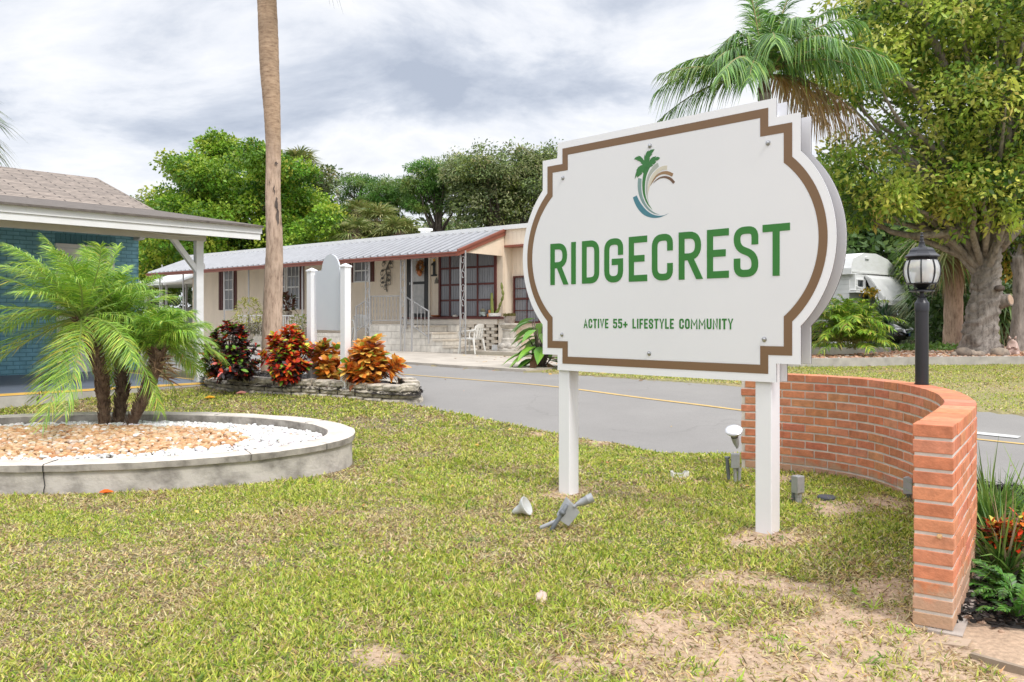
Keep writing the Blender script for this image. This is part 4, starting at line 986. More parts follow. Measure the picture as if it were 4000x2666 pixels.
# ================================================================== retaining wall of the bed
rw = catmull([(q.x, q.y, q.z) for q in bedf[::1]]+[(-2.2, 12.9, .3)], 10)
def resample(P_, step):
    out = [P_[0]]; acc = 0
    for a, b in zip(P_[:-1], P_[1:]):
        L = (b-a).length; t = step-acc
        while t <= L: out.append(a.lerp(b, t/L)); t += step
        acc = (acc+L) % step if L+acc >= step else acc+L
    return out
mb = MB(); blk = .30
for cz in range(3):
    P_ = resample(rw, blk)[(1 if cz == 0 else 0):]
    off = (cz % 2)*.5
    for i in range(len(P_)-1):
        a, b = P_[i], P_[i+1]
        if off: a, b = P_[i].lerp(P_[i+1], .5), (P_[i+1].lerp(P_[i+2], .5) if i+2 < len(P_) else P_[i+1]+(P_[i+1]-P_[i])*.5)
        if cz == 2 and not (3 <= i <= 16): continue
        d = (b-a); d.z = 0; L = d.length; d.normalize(); n_ = Vector((-d.y, d.x, 0)); z = (a.z+b.z)/2-.06+cz*.098+random.uniform(-.003, .003)
        if n_.dot(Vector((-2.8, 12.9, 0))-a) < 0: n_ = -n_
        jo = random.uniform(-.012, .012)+cz*.022; m_ = 6
        # rough split face: a small grid pushed in and out
        vs = []; nu_, nv_ = 6, 4
        for iu in range(nu_+1):
            for iv in range(nv_+1):
                t = iu/nu_; v = iv/nv_
                edge = min(t, 1-t, v, 1-v); bul = -.030*(1-min(edge*4, 1))+random.uniform(-.007, .007)
                q = a+d*(.010+(L-.020)*t)+n_*(jo-bul-.01); vs.append(Vector((q.x, q.y, z+.094*v)))
        fs_ = [(i_*(nv_+1)+j, (i_+1)*(nv_+1)+j, (i_+1)*(nv_+1)+j+1, i_*(nv_+1)+j+1) for i_ in range(nu_) for j in range(nv_)]
        mb.m = 0; mb.add(vs, fs_)
        q0 = vs[nv_]; q1 = vs[nu_*(nv_+1)+nv_]; bk = n_*.2
        top = [vs[i_*(nv_+1)+nv_] for i_ in range(nu_+1)]
        mb.m = 1; mb.add(top+[q1+bk, q0+bk], [tuple(range(len(top)+2))])
        mb.m = 0; mb.add([vs[0], q0, q0+bk, vs[0]+bk], [(0, 1, 2, 3)]); e_ = vs[nu_*(nv_+1)]; mb.add([e_, q1, q1+bk, e_+bk], [(0, 1, 2, 3)])
o = mb.build('block_retaining_wall', [M['block'], solid('block_top', (.58, .53, .45), .9, (.44, .40, .33), 8, 40, .004)])
tag(o, 'low curved retaining wall of rough tan concrete blocks around the croton bed', 'retaining wall')
# mulch surface inside the bed
mb = MB(); cx_ = sum(q[0] for q in bedpoly)/len(bedpoly); cy_ = sum(q[1] for q in bedpoly)/len(bedpoly)
ring = [(q.x, q.y) for q in rw]+[(-2.9, 13.5), (-4.4, 14.4), (-5.0, 13.6)]
vs = []; nr = 10
for k in range(nr+1):
    for a, b in ring:
        x = a+(cx_-a)*k/nr; y = b+(cy_-b)*k/nr; vs.append((x, y, float(G(x, y))+.10+.05*math.sin(k/nr*1.57)+random.uniform(-.01, .01)))
m_ = len(ring); mb.add(vs, [(k*m_+i, k*m_+(i+1) % m_, (k+1)*m_+(i+1) % m_, (k+1)*m_+i) for k in range(nr) for i in range(m_)])
tag(mb.build('mulch', solid('mulch_base', (.035, .028, .024), .95, (.015, .012, .011), 30, 60, .01)), kind='stuff')
nb = NB()
def chips(nb, P_, n):
    D_ = unit(rng.normal(0, 1, (n, 3))*[1, 1, .25]); S_2 = unit(np.cross(D_, rng.normal(0, .4, (n, 3))+[0, 0, 1])); nb.strips(P_, D_, S_2, U(.02, .07, n), U(.004, .010, n), (0, 0, 0), ts=(0, .5, 1), ws=(.6, 1, .5), col=pick([(.03, .025, .022), (.05, .042, .036), (.015, .013, .012), (.10, .075, .055)], n, .3, [5, 3, 4, .6]))
pts = []
while len(pts) < 5000:
    x, y = random.uniform(-5.5, -.8), random.uniform(10.5, 14.5)
    if inpoly(np.array(x), np.array(y), bedpoly): pts.append((x, y, bz_(x, y)+.11+random.uniform(0, .03)))
chips(nb, np.array(pts), len(pts))
xs = U(1.9, 4.9, 26000); ys = U(3.4, 6.6, 26000); k = inpoly(xs, ys, mulchpoly); xs, ys = xs[k], ys[k]
chips(nb, np.stack([xs, ys, G(xs, ys)+U(0, .03, len(xs))], -1), len(xs)); tag(nb.build('mulch_chips', M['chip'], smooth=False), kind='stuff')

# ================================================================== croton shrubs
def croton(px, py, Y, W, H, pal, label, leafL=.13, nstem=34, dark=None, name='croton_shrub', lobes=None, wl=.30, grp='crotons in the raised bed'):
    b = V(px, py, Y); t = thing(name, label, 'shrub', b, grp)
    nb = NB(); mb = MB(); 
    for s in range(nstem):
        a = random.uniform(0, 6.283); rr = math.sqrt(random.random()); hh = random.uniform(.12, 1.0)
        if lobes:
            lx, ly, lz, lr = random.choice(lobes); v_ = Vector((random.gauss(0, 1), random.gauss(0, 1), random.gauss(0, 1))).normalized()*lr*random.uniform(.75, 1); tip = Vector((lx, ly, lz))+v_
        else:
            env = math.sin(math.pi*min(1, .18+.80*hh))**.6 if hh > .5 else .72+.5*hh
            tip = Vector((math.cos(a)*W/2*rr*env, math.sin(a)*W/2*rr*env, H*hh))
            if rr < .5 and hh < .6: tip = Vector((math.cos(a)*W/2*env, math.sin(a)*W/2*env, H*hh))
        tip.z = max(tip.z, .06); tip = b+tip; root = b+Vector((random.uniform(-.06, .06), random.uniform(-.06, .06), 0))
        mid = root.lerp(tip, .5)+Vector((0, 0, -.05)); mb.tube([root, mid, tip], [.012, .009, .006], 5)
        d0 = (tip-mid).normalized()
        for wv in range(3):
            n = random.randint(9, 13); c = tip-d0*(.055*wv*leafL/.13)
            an = np.arange(n)*2.4+random.random()*6; el_ = U(.1, .9, n)-.25*wv
            side = unit(np.cross(np.array(d0), [.3, .5, .81])); up2 = np.cross(np.array(d0), side)
            rad = np.cos(an)[:, None]*side+np.sin(an)[:, None]*up2
            D_ = unit(rad*np.cos(el_)[:, None]+np.array(d0)*np.sin(el_)[:, None]+[0, 0, .25]); S_2 = unit(np.cross(D_, np.array(d0)+rng.normal(0, .25, (n, 3))))
            L = leafL*U(.75, 1.2, n); rel = min(max((c.z-b.z)/H, 0), 1)
            palw = pal(rel, wv); col = pick(palw[0], n, .2, palw[1])
            nb.strips(np.tile(np.array(c), (n, 1))+rng.normal(0, .012, (n, 3)), D_, S_2, L, L*wl*.5, np.array([0, 0, -1])*L[:, None]*.25, ts=(0, .3, .65, 1), ws=(.15, .8, 1, .1), col=col)
    mb.build('stem', M['bark2'], t); nb.build('foliage', M['croton'], t); return t
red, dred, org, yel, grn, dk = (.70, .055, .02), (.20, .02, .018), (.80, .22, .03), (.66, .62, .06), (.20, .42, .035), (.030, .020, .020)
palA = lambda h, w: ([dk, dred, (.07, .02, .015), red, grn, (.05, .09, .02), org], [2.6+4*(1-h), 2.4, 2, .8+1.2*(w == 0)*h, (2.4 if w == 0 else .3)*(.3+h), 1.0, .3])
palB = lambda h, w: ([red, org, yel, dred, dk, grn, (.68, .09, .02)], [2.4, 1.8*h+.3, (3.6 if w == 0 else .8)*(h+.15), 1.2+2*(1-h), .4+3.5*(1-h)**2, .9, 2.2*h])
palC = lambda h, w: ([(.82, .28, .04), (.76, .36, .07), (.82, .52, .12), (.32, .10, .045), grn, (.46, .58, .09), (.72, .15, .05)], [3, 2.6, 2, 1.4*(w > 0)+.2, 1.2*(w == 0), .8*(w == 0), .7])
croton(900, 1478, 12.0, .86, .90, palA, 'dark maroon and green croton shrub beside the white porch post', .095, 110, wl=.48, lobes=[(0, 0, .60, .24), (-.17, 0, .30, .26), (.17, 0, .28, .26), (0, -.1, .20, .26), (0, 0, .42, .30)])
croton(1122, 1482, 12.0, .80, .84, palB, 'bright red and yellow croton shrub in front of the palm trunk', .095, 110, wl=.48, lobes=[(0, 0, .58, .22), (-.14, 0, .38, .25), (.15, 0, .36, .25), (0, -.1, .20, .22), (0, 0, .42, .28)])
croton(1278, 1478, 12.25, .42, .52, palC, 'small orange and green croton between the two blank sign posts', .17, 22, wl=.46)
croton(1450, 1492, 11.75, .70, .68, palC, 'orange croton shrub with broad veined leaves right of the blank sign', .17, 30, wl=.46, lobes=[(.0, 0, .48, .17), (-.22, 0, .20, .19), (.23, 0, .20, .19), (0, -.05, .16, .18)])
palD = lambda h, w: ([red, org, yel, dred, (.60, .09, .02), (.45, .2, .03)], [2, 2.4, 2.0*(w == 0)+.3, 1.2, 2, 1])
croton(3975, 2330, 4.35, .30, .42, palD, 'red and yellow croton in black mulch outside the brick wall', .085, 12, wl=.30, lobes=[(-.02, 0, .38, .10), (.05, 0, .30, .10)], grp=None)

# ================================================================== round planter with stones
def ell(t, k=1.0, dk_=0.0): return PC[0]+(PA*k-dk_)*math.cos(t), PC[1]+(PB*k-dk_)*math.sin(t)
def rimz(x, y): return .23+.05*(y-6.34)
mb = MB(); prof = [(-.012, 0), (-.012, None), (.012, -.055), (.014, -.003), (.004, 0.001), (-.11, .003), (-.235, .001), (-.24, -.004), (-.24, -.16)]
pl = thing('round_planter', 'round low stucco planter with pale cap on the lawn', 'planter', (PC[0], PC[1], 0))
n_ = 160; vs = []
for i in range(n_):
    t = 2*math.pi*i/n_
    nx_, ny_ = math.cos(t)/PA, math.sin(t)/PB; l_ = math.hypot(nx_, ny_); nx_ /= l_; ny_ /= l_
    x0, y0 = ell(t); rz_ = rimz(x0, y0)
    wob = .012*(vn(np.array(t*9.), np.array(0.), 3)-.5)
    for k, (o_, h_) in enumerate(prof):
        if k == 0: h_ = -.5
        if k == 1: h_ = -.058
        vs.append((x0+nx_*(o_+wob), y0+ny_*(o_+wob), rz_+h_+(.006*(vn(np.array(t*14.), np.array(k*1.), 5)-.5) if 0 < k < 8 else 0)))
K_ = len(prof)
def ringfaces(a, b): return [(i*K_+k, ((i+1) % n_)*K_+k, ((i+1) % n_)*K_+k+1, i*K_+k+1) for i in range(n_) for k in range(a, b)]
mb.add(vs, ringfaces(0, 1)); mb.build('wall', M['stucco'], pl, 'auto')
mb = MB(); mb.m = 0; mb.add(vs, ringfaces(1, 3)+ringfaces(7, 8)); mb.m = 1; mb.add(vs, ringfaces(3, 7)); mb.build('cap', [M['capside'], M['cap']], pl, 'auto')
mb = MB()
for t in (-1.43, -2.0, -.75, -.35, .6, 1.2, -2.6, 2.0):
    x0, y0 = ell(t); nx_, ny_ = math.cos(t)/PA, math.sin(t)/PB; l_ = math.hypot(nx_, ny_); n3 = Vector((nx_/l_, ny_/l_, 0)); t3 = Vector((-n3.y, n3.x, 0)); c = Vector((x0, y0, rimz(x0, y0)))
    for (o0, o1, z0, z1) in ((.008, .0155, -.054, -.002), (-.235, .006, .0005, .0045)):
        w_ = .0028; mb.hexa([c+n3*o0-t3*w_+Vector((0, 0, z0)), c+n3*o1-t3*w_+Vector((0, 0, z0)), c+n3*o1+t3*w_+Vector((0, 0, z0)), c+n3*o0+t3*w_+Vector((0, 0, z0)), c+n3*o0-t3*w_+Vector((0, 0, z1)), c+n3*o1-t3*w_+Vector((0, 0, z1)), c+n3*o1+t3*w_+Vector((0, 0, z1)), c+n3*o0+t3*w_+Vector((0, 0, z1))])
    if t in (-1.43,):
        zz = [c+n3*-.010+Vector((0, 0, z))+t3*random.uniform(-.006, .006) for z in np.linspace(-.06, -.3, 8)]; mb.tube(zz, .004, 4)
mb.build('joint', M['black'], pl)
def gz(x, y):
    e_ = ((x-PC[0])/(PA-.24))**2+((y-PC[1])/(PB-.24))**2; return rimz(x, y)-.085+.05*(1-np.clip(e_, 0, 1))
mb = MB(); vs = [(PC[0], PC[1], float(gz(*PC))-.01)]
for k in range(1, 9):
    for i in range(64):
        t = 2*math.pi*i/64; x = PC[0]+(PA-.2)*k/8*math.cos(t); y = PC[1]+(PB-.2)*k/8*math.sin(t); vs.append((x, y, float(gz(x, y))-.015))
mb.add(vs, [(0, 1+i, 1+(i+1) % 64) for i in range(64)]+[(1+k*64+i, 1+(k+1)*64+i, 1+(k+1)*64+(i+1) % 64, 1+k*64+(i+1) % 64) for k in range(7) for i in range(64)]); mb.build('fill', solid('gravel_bed', (.42, .30, .20), .95, (.22, .16, .11), 40), pl)
bm = bmesh.new(); bmesh.ops.create_icosphere(bm, subdivisions=2, radius=1); bm.verts.ensure_lookup_table(); IV = np.array([v.co[:] for v in bm.verts]); IF = np.array([[v.index for v in f.verts] for f in bm.faces]); bm.free()
IFq = np.concatenate([IF, IF[:, 2:3]], 1)
def stones(n, test, size, pal, w, name, mat, zf, box, label=None, angular=0, kind='stuff'):
    xs = U(box[0], box[1], n); ys = U(box[2], box[3], n); k = test(xs, ys); xs, ys = xs[k], ys[k]; n = len(xs)
    r = size*U(.65, 1.35, n); 
    ax = np.stack([r*U(.9, 1.4, n), r*U(.8, 1.1, n), r*U(.45, .8, n)], -1)
    v = IV[None]*ax[:, None, :]
    ph = U(0, 6.28, (n, 3)); v = v*(1+ (.16+angular)*np.sin(IV[None]*3.1*(1+angular)+ph[:, None, :]).sum(-1, keepdims=True)/1.5)
    a = U(0, 6.283, n); til = rng.normal(0, .3, n); c, s = np.cos(a)[:, None], np.sin(a)[:, None]
    y2 = v[..., 1]*np.cos(til)[:, None]-v[..., 2]*np.sin(til)[:, None]; z2 = v[..., 1]*np.sin(til)[:, None]+v[..., 2]*np.cos(til)[:, None]
    v = np.stack([v[..., 0]*c-y2*s, v[..., 0]*s+y2*c, z2], -1)+np.stack([xs, ys, zf(xs, ys)+U(0, size*.9, n)], -1)[:, None]
    col = np.repeat(pick(pal, n, .12, w), len(IF), 0)
    b = (np.arange(n)*len(IV))[:, None, None]
    # triangles are written as quads with a near-coincident corner avoided: build directly
    me = bpy.data.meshes.new(name); V_ = v.reshape(-1, 3); T = (b+IF[None]).reshape(-1, 3); m_ = len(T)
    me.vertices.add(len(V_)); me.vertices.foreach_set('co', V_.astype(np.float32).ravel()); me.loops.add(m_*3); me.loops.foreach_set('vertex_index', T.astype(np.int32).ravel())
    me.polygons.add(m_); me.polygons.foreach_set('loop_start', np.arange(0, m_*3, 3, dtype=np.int32)); l = me.color_attributes.new('Col', 'FLOAT_COLOR', 'CORNER')
    cc = np.ones((m_, 3, 4), np.float32); cc[:, :, :3] = col[:, None]; l.data.foreach_set('color', cc.ravel()); me.update(calc_edges=True)
    o = link(name, me, mat, None, not angular); return tag(o, label, kind=kind)
M['stone_mat'] = colmat('stones', .75, 60, .002, .22, .3, 30)
er = lambda x, y: np.sqrt(((x-PC[0])/(PA-.25))**2+((y-PC[1])/(PB-.25))**2)
def tanzone(x, y): return np.sqrt(((x-PC[0]+.35)/1.92)**2+((y-PC[1]+.07)/.74)**2)+.2*(fbm(x, y, 2, 4)-.5)
bx = (PC[0]-PA, PC[0]+PA, PC[1]-PB, PC[1]+PB)
stones(15000, lambda x, y: (er(x, y) < .985) & (tanzone(x, y) > .97), .021, [(.80, .79, .77), (.74, .73, .72), (.60, .58, .55), (.55, .35, .2)], [6, 4, 2, .25], 'white_gravel', M['stone_mat'], gz, bx, angular=.12)
stones(15000, lambda x, y: (er(x, y) < .97) & (tanzone(x, y) < 1.0), .023, [(.55, .33, .17), (.62, .42, .25), (.46, .24, .11), (.60, .48, .35), (.70, .62, .52), (.75, .73, .70)], [5, 5, 2.4, 2.4, 1.2, .5], 'tan_gravel', M['stone_mat'], gz, bx)

# ================================================================== palms
def frond(nb, mbp, p0, az_, el_, L, droop, nl, ll, wl_, pal, pw_=None, wind=(0, 0, 0), vee=.5, hang=.35, t0=.14, lift=.15, rr=.007):
    T = np.linspace(0, 1, nl); d = np.array([math.cos(az_)*math.cos(el_), math.sin(az_)*math.cos(el_), math.sin(el_)]); wnd = np.array(wind)
    pos = lambda t: np.array(p0)+d*L*t[:, None]+np.array([0, 0, -1.])*droop*L*(t[:, None]**2.2)+wnd*L*t[:, None]**2
    P_ = pos(T); tg = unit(pos(T+.01)-pos(T-.01)); side = unit(np.cross(tg, [0, 0, 1.])); up = np.cross(side, tg)
    mbp.tube([Vector(q) for q in P_[::max(1, nl//9)]], list(np.linspace(rr*1.6, rr*.4, len(P_[::max(1, nl//9)]))), 4)
    m_ = T > t0
    for sg in (-1, 1):
        n = m_.sum(); jit = rng.normal(0, .10, (n, 3))
        D_ = unit(side[m_]*sg*.8+tg[m_]*(.45+.6*T[m_][:, None]**2)+up[m_]*vee*U(.3, 1.1, (n, 1))+jit); S_2 = unit(np.cross(D_, up[m_]+rng.normal(0, .3, (n, 3))))
        Lf = ll*np.sin(np.pi*np.clip(.12+.80*(T[m_]-t0)/(1-t0), 0, 1))**.6*U(.8, 1.15, n)
        B = np.array([0, 0, -1.])*(Lf*hang*U(.5, 1.5, n))[:, None]+wnd*Lf[:, None]*1.2
        nb.strips(P_[m_], D_, S_2, Lf, wl_, B, ts=(0, .35, .7, 1), ws=(.5, 1, .7, .08), col=pick(pal, n, .18, pw_))
pg = [(.22, .42, .05), (.34, .54, .06), (.13, .28, .04), (.50, .64, .10), (.60, .54, .09), (.45, .33, .11)]
b = gp(455, 1708, .16); b.z = float(gz(b.x, b.y))
pal = thing('pygmy_date_palm', 'bushy pygmy date palm cluster growing in the round stone planter', 'palm', b)
def rough_trunk(path, r0, r1, mat, parent, name='trunk', seg=20, rows=40, bumpiness=.12, freq=14, flare=0, knots=()):
    sp_ = catmull(path, max(2, rows//(len(path)-1))); n = len(sp_); mb = MB()
    rad = [r0+(r1-r0)*(i/(n-1))+flare*math.exp(-i/(n-1)*9) for i in range(n)]
    mb.tube(sp_, rad, seg)
    vs = mb.v[:n*seg]; out = []
    for i in range(n):
        for k in range(seg):
            v = Vector(vs[i*seg+k]); c = sp_[i]; ph = 2*math.pi*k/seg
            f = 1+bumpiness*(float(vn(np.array(math.cos(ph)*freq*.25+5), np.array(math.sin(ph)*freq*.25+i*freq/n*4), 7))-.5)*2
            if flare: f += .25*math.exp(-i/(n-1)*7)*math.sin(ph*5+1)
            out.append(c+(v-c)*f)
    mb.v = out; return mb.build(name, mat, parent, True)
heads = []
for pth, hd_ in (([(412, 1700), (402, 1560), (385, 1430), (315, 1250)], 0), ([(450, 1705), (470, 1600), (478, 1480), (455, 1270)], 0), ([(490, 1700), (545, 1600), (590, 1490), (625, 1370)], 0)):
    Yb = b.y+(.12 if pth[0][0] == 450 else 0)
    pts = [V(x, y, Yb+.1*k*(1 if pth[0][0] == 450 else -.5)) for k, (x, y) in enumerate(pth)]
    rough_trunk(pts, .046, .038, M['boots'], pal, bumpiness=.2, freq=22); heads.append(pts[-1])
    mb = MB(); sp_ = catmull(pts, 14)                 # old leaf bases
    for i, c in enumerate(sp_[2:]):
        for k in range(5):
            a = i*2.4+k*1.257+random.random()*.5; d = Vector((math.cos(a), math.sin(a), 0)); hi = i/len(sp_)
            mb.tube([c+d*.035, c+d*(.052+.03*hi)+Vector((0, 0, .030)), c+d*(.060+.07*hi*random.random())+Vector((0, 0, .05+.02*random.random()))], [.012, .008, .002], 4)
    mb.build('leaf_bases', M['boots'], pal)
nb = NB(); mbp = MB()
for hi_, h_ in enumerate(heads):
    for k in range((58, 44, 34)[hi_]):
        a = k*2.399963+random.uniform(-.3, .3); f = k/42
        e_ = 1.35-1.35*f**.9+random.uniform(-.12, .12); L = random.uniform(.95, 1.15)*(.82 if f < .15 else 1)*(1.04, .86, .56)[hi_]
        wind = ((-.22, .02, .06), (-.06, .02, 0), (.08, 0, -.02))[hi_]; k_ = k; f = f*42/(58, 44, 34)[hi_]
        if hi_ == 1 and f > .55: a = random.uniform(.4, 2.8)
        if f > .42 and (3.5 < a % 6.283 < 5.9) and random.random() < .9: continue
        old = f > .75
        frond(nb, mbp, h_+Vector((0, 0, .02)), a, e_, L, .22+.40*f+random.uniform(-.08, .1), 90, .24, .0040, pg, [4, 5, 3, 2.4, (1.5 if old else .15), (.6 if old else .02)], wind, .35, .55, t0=.12)
nb.build('crown', M['frond'], pal); mbp.build('midrib', solid('frond_rib', (.22, .30, .07), .5), pal)
nb = NB(); mb = MB()                                   # dry frond stubs on the right trunk
for k in range(46):
    c = heads[2]+Vector((random.uniform(-.05, .05), random.uniform(-.05, .05), random.uniform(-.30, -.02))); a = random.uniform(-1.4, 1.4); e_ = random.uniform(-.4, .8)
    D_ = np.array([[math.cos(a)*math.cos(e_), math.sin(a)*math.cos(e_), math.sin(e_)]]); nb.strips([c], D_, unit(np.cross(D_, rng.normal(0, 1, (1, 3)))), random.uniform(.12, .26), .009, [[0, 0, -.05]], col=pick([(.20, .12, .07), (.32, .22, .12), (.45, .33, .18)], 1))
nb.build('dry_stubs', M['dry'], pal)

# tall palm trunk
def fan(nb, mbp, p0, az_, el_, pet, R_, pal_, nl=26, droop=.35, pw_=None, hang=.35, wl_=.022, spread=2.0):
    d = np.array([math.cos(az_)*math.cos(el_), math.sin(az_)*math.cos(el_), math.sin(el_)]); hub = np.array(p0)+d*pet+[0, 0, -droop*pet*.4]
    mbp.tube([Vector(p0), Vector(np.array(p0)+d*pet*.5+[0, 0, -droop*pet*.08]), Vector(hub)], [.02, .015, .012], 4)
    tg = unit(d+np.array([0, 0, -droop*.8])); side = unit(np.cross(tg, [0, 0, 1.])); up = np.cross(side, tg)
    an = np.linspace(-spread, spread, nl)+rng.normal(0, .03, nl)
    D_ = unit(tg*np.cos(an)[:, None]+side*np.sin(an)[:, None]+up*(.25*np.abs(np.sin(an)))[:, None]+rng.normal(0, .05, (nl, 3)))
    S_2 = unit(np.cross(D_, up)); L = R_*(.75+.25*np.cos(an*.7))*U(.85, 1.1, nl)
    nb.strips(np.tile(hub, (nl, 1)), D_, S_2, L, wl_*R_, np.array([0, 0, -1.])*(L*hang)[:, None], ts=(0, .3, .65, 1), ws=(.25, 1, .7, .06), col=pick(pal_, nl, .15, pw_))
YT = 15.0; base = V(1056, 1472, YT); base.z = bz_(base.x, base.y)+.05
t = thing('cabbage_palm', 'tall bare cabbage palm trunk rising behind the red croton shrub', 'palm', base)
pth = [(1056, 1480), (1062, 1300), (1068, 1100), (1072, 950), (1066, 765), (1068, 600), (1062, 425), (1052, 250), (1046, 80), (1040, -80), (1042, -430)]
rad = [38, 37, 35.5, 31.5, 29, 28.5, 32, 37, 37, 36, 34]
def vartrunk(path, rads, mats_split, parent):
    P_ = catmull([V(x, y, YT) for x, y in path], 12); R_ = catmull([(r_*YT/F, 0, 0) for r_ in rads], 12); seg = 28; mb = MB(); vs = []
    for i, c in enumerate(P_):
        for k in range(seg):
            ph = 2*math.pi*k/seg; f = 1+.05*(float(fbm(np.array(math.cos(ph)*2+9), np.array(math.sin(ph)*2+i*.22), 2.2, 5, 4))-.5)*2+.012*math.sin(i*2.1)
            vs.append(c+Vector((math.cos(ph), math.sin(ph), 0))*R_[i].x*f)
    n = len(P_)
    for i in range(n-1):
        mb.m = 0 if P_[i].z < mats_split else 1
        fsx = [(i*seg+k, i*seg+(k+1) % seg, (i+1)*seg+(k+1) % seg, (i+1)*seg+k) for k in range(seg)]
        for f in fsx: mb.f.append(list(f)); mb.c.append(None); mb.mi.append(mb.m); mb.uv.append(None)
    mb.v = [tuple(v) for v in vs]; return mb.build('trunk', [trunkmix('tall_palm_bark', mats_split-.2, mats_split+.5)]*2, parent, True)
vartrunk(pth, rad, V(0, 640, YT).z, t)
mb = MB()                                              # scar of torn bark
for x, y, w_, h_ in ((1091, 850, 5, 42), (1088, 800, 7, 26), (1092, 905, 3, 26), (1080, 745, 3, 22), (1095, 1155, 5, 22), (1087, 645, 6, 8), (1050, 1180, 2, 10), (1062, 720, 2, 12)):
    c = V(x, y, YT); pts = [V(x+random.uniform(-2, 2), y+h_*k/4, YT) for k in range(-4, 5)]
    vs = []; 
    for k, q in enumerate(pts):
        ww_ = w_*(1-abs(k-4)/4.6)*random.uniform(.6, 1.2)
        for s_ in (-1, 1):
            xx = q.x+s_*ww_*YT/F; cxx = V(1069, 0, YT).x; rr_ = 29.5*YT/F
            dd_ = math.sqrt(max(0, (rr_*1.03)**2-(xx-cxx)**2)) if abs(xx-cxx) < rr_ else 0
            vs.append((xx, YT-dd_-.008, q.z))
    mb.add(vs, [(2*k, 2*k+1, 2*k+3, 2*k+2) for k in range(8)])
mb.build('bark_scar', M['bark2'], t)
top = V(1042, -450, YT); nb = NB(); mbp = MB(); sab = [(.10, .17, .05), (.14, .22, .06), (.20, .25, .08), (.28, .26, .12)]
for k in range(34):
    a = k*2.4; e_ = 1.2-2.0*(k/34)+random.uniform(-.1, .1)
    fan(nb, mbp, top, a, e_, random.uniform(.5, .8), .75, sab, 26, .5, hang=.45)
# a couple of low leaves whose tips hang into view
for a in (-.25, .1, -.6, .5): fan(nb, mbp, top, a, -.55, 1.0, .9, sab, 22, .5, hang=.75)
nb.build('crown', M['frond'], t); mbp.build('stalks', M['boots'], t)

def palm(name, label, base, top, r0, r1, n, petl, R_, pal_, grp=None, seed=0, bark_='palmbark', emin=-.9, skirt=0, hang=.45, wl_=.022, visible_trunk=True, nl=26):
    t = thing(name, label, 'palm', base, grp); nb = NB(); mbp = MB()
    if visible_trunk: rough_trunk([base-Vector((0, 0, .1)), Vector(base).lerp(top, .5)+Vector((.04, 0, 0)), top], r0, r1, M[bark_], t, rows=24, bumpiness=.07)
    for k in range(n):
        a = k*2.4+seed; e_ = 1.3-(1.3-emin)*(k/n)+random.uniform(-.1, .1); fan(nb, mbp, top, a, e_, petl*random.uniform(.8, 1.1), R_, pal_, nl, .45, hang=hang, wl_=wl_)
    for k in range(skirt): a = random.uniform(0, 6.28); fan(nb, mbp, top-Vector((0, 0, .2)), a, random.uniform(-1.3, -.7), petl*.7, R_*.8, [(.36, .27, .15), (.28, .20, .11)], nl, .6, hang=.7, wl_=wl_)
    nb.build('crown', M['frond'], t); mbp.build('stalks', M['boots'], t); return t
# ================================================================== curved brick wall, lantern, boxes
bw = MB(); cl = catmull([(x, y, 0) for x, y in WALL], 12)
# centreline arc length
cum = [0]
for a, b_ in zip(cl[:-1], cl[1:]): cum.append(cum[-1]+(b_-a).length)
TL = cum[-1]
def cat(s):
    s = min(max(s, 0), TL)
    i = max(0, min(len(cum)-2, int(np.searchsorted(cum, s))-1)); t = (s-cum[i])/max(cum[i+1]-cum[i], 1e-6); q = cl[i].lerp(cl[i+1], t)
    j0, j1 = max(i-2, 0), min(i+3, len(cl)-1); d = (cl[j1]-cl[j0]).normalized(); return q, d, Vector((-d.y, d.x, 0))   # third: outward side
WT, PIT, NC = .158, .0688, 14; ZT = .895
bcol = [(.66, .265, .142), (.63, .245, .130), (.68, .280, .155), (.61, .230, .122), (.67, .285, .165), (.60, .225, .125)]
for c in range(NC):
    z1 = ZT-c*PIT-.0; z0 = z1-PIT+.0140
    L = .2055; s = TL+(0 if c % 2 == 0 else -L/2); first = True; edges = [TL]
    s = TL-(L*.76 if c % 2 == 0 else L*.36)
    while s > 0: edges.append(s); s -= L
    edges.append(0)
    for a, b_ in zip(edges[:-1], edges[1:]):
        hi, lo_ = a-(.005 if a < TL else 0), b_+(.005 if b_ > 0 else 0)
        if hi-lo_ < .03: continue
        bw.cc = tuple(x*random.uniform(.93, 1.07) for x in random.choice(bcol)); bw.m = 0
        j = random.uniform(-.0025, .0025); n_ = 3 if hi-lo_ > .1 else 2
        vs = []
        for k in range(n_+1):
            q, d, o_ = cat(lo_+(hi-lo_)*k/n_)
            for w_ in (-WT/2+j, WT/2+j):
                for z in (z0, z1): vs.append(Vector((q.x+o_.x*w_, q.y+o_.y*w_, z+random.uniform(-.0012, .0012))))
        fs_ = [(0, 1, 3, 2), (n_*4, n_*4+2, n_*4+3, n_*4+1)]
        for k in range(n_): b0 = 4*k; fs_ += [(b0, b0+4, b0+5, b0+1), (b0+2, b0+3, b0+7, b0+6), (b0+1, b0+5, b0+7, b0+3), (b0, b0+2, b0+6, b0+4)]
        bw.add(vs, fs_)
wt = thing('brick_wall', 'curved orange brick garden wall sweeping around the sign lawn', 'wall', (2.8, 5.6, 0))
bo = bw.build('bricks', M['brick'], wt, bevel=.003)
bw = MB(); vs = []; n_ = 60
for k in range(n_+1):
    q, d, o_ = cat(.004+(TL-.009)*k/n_)
    for w_ in (-WT/2+.005, WT/2-.005):
        for z in (-.3, ZT-.006): vs.append(Vector((q.x+o_.x*w_, q.y+o_.y*w_, z)))
fs_ = [(0, 1, 3, 2), (n_*4, n_*4+2, n_*4+3, n_*4+1)]
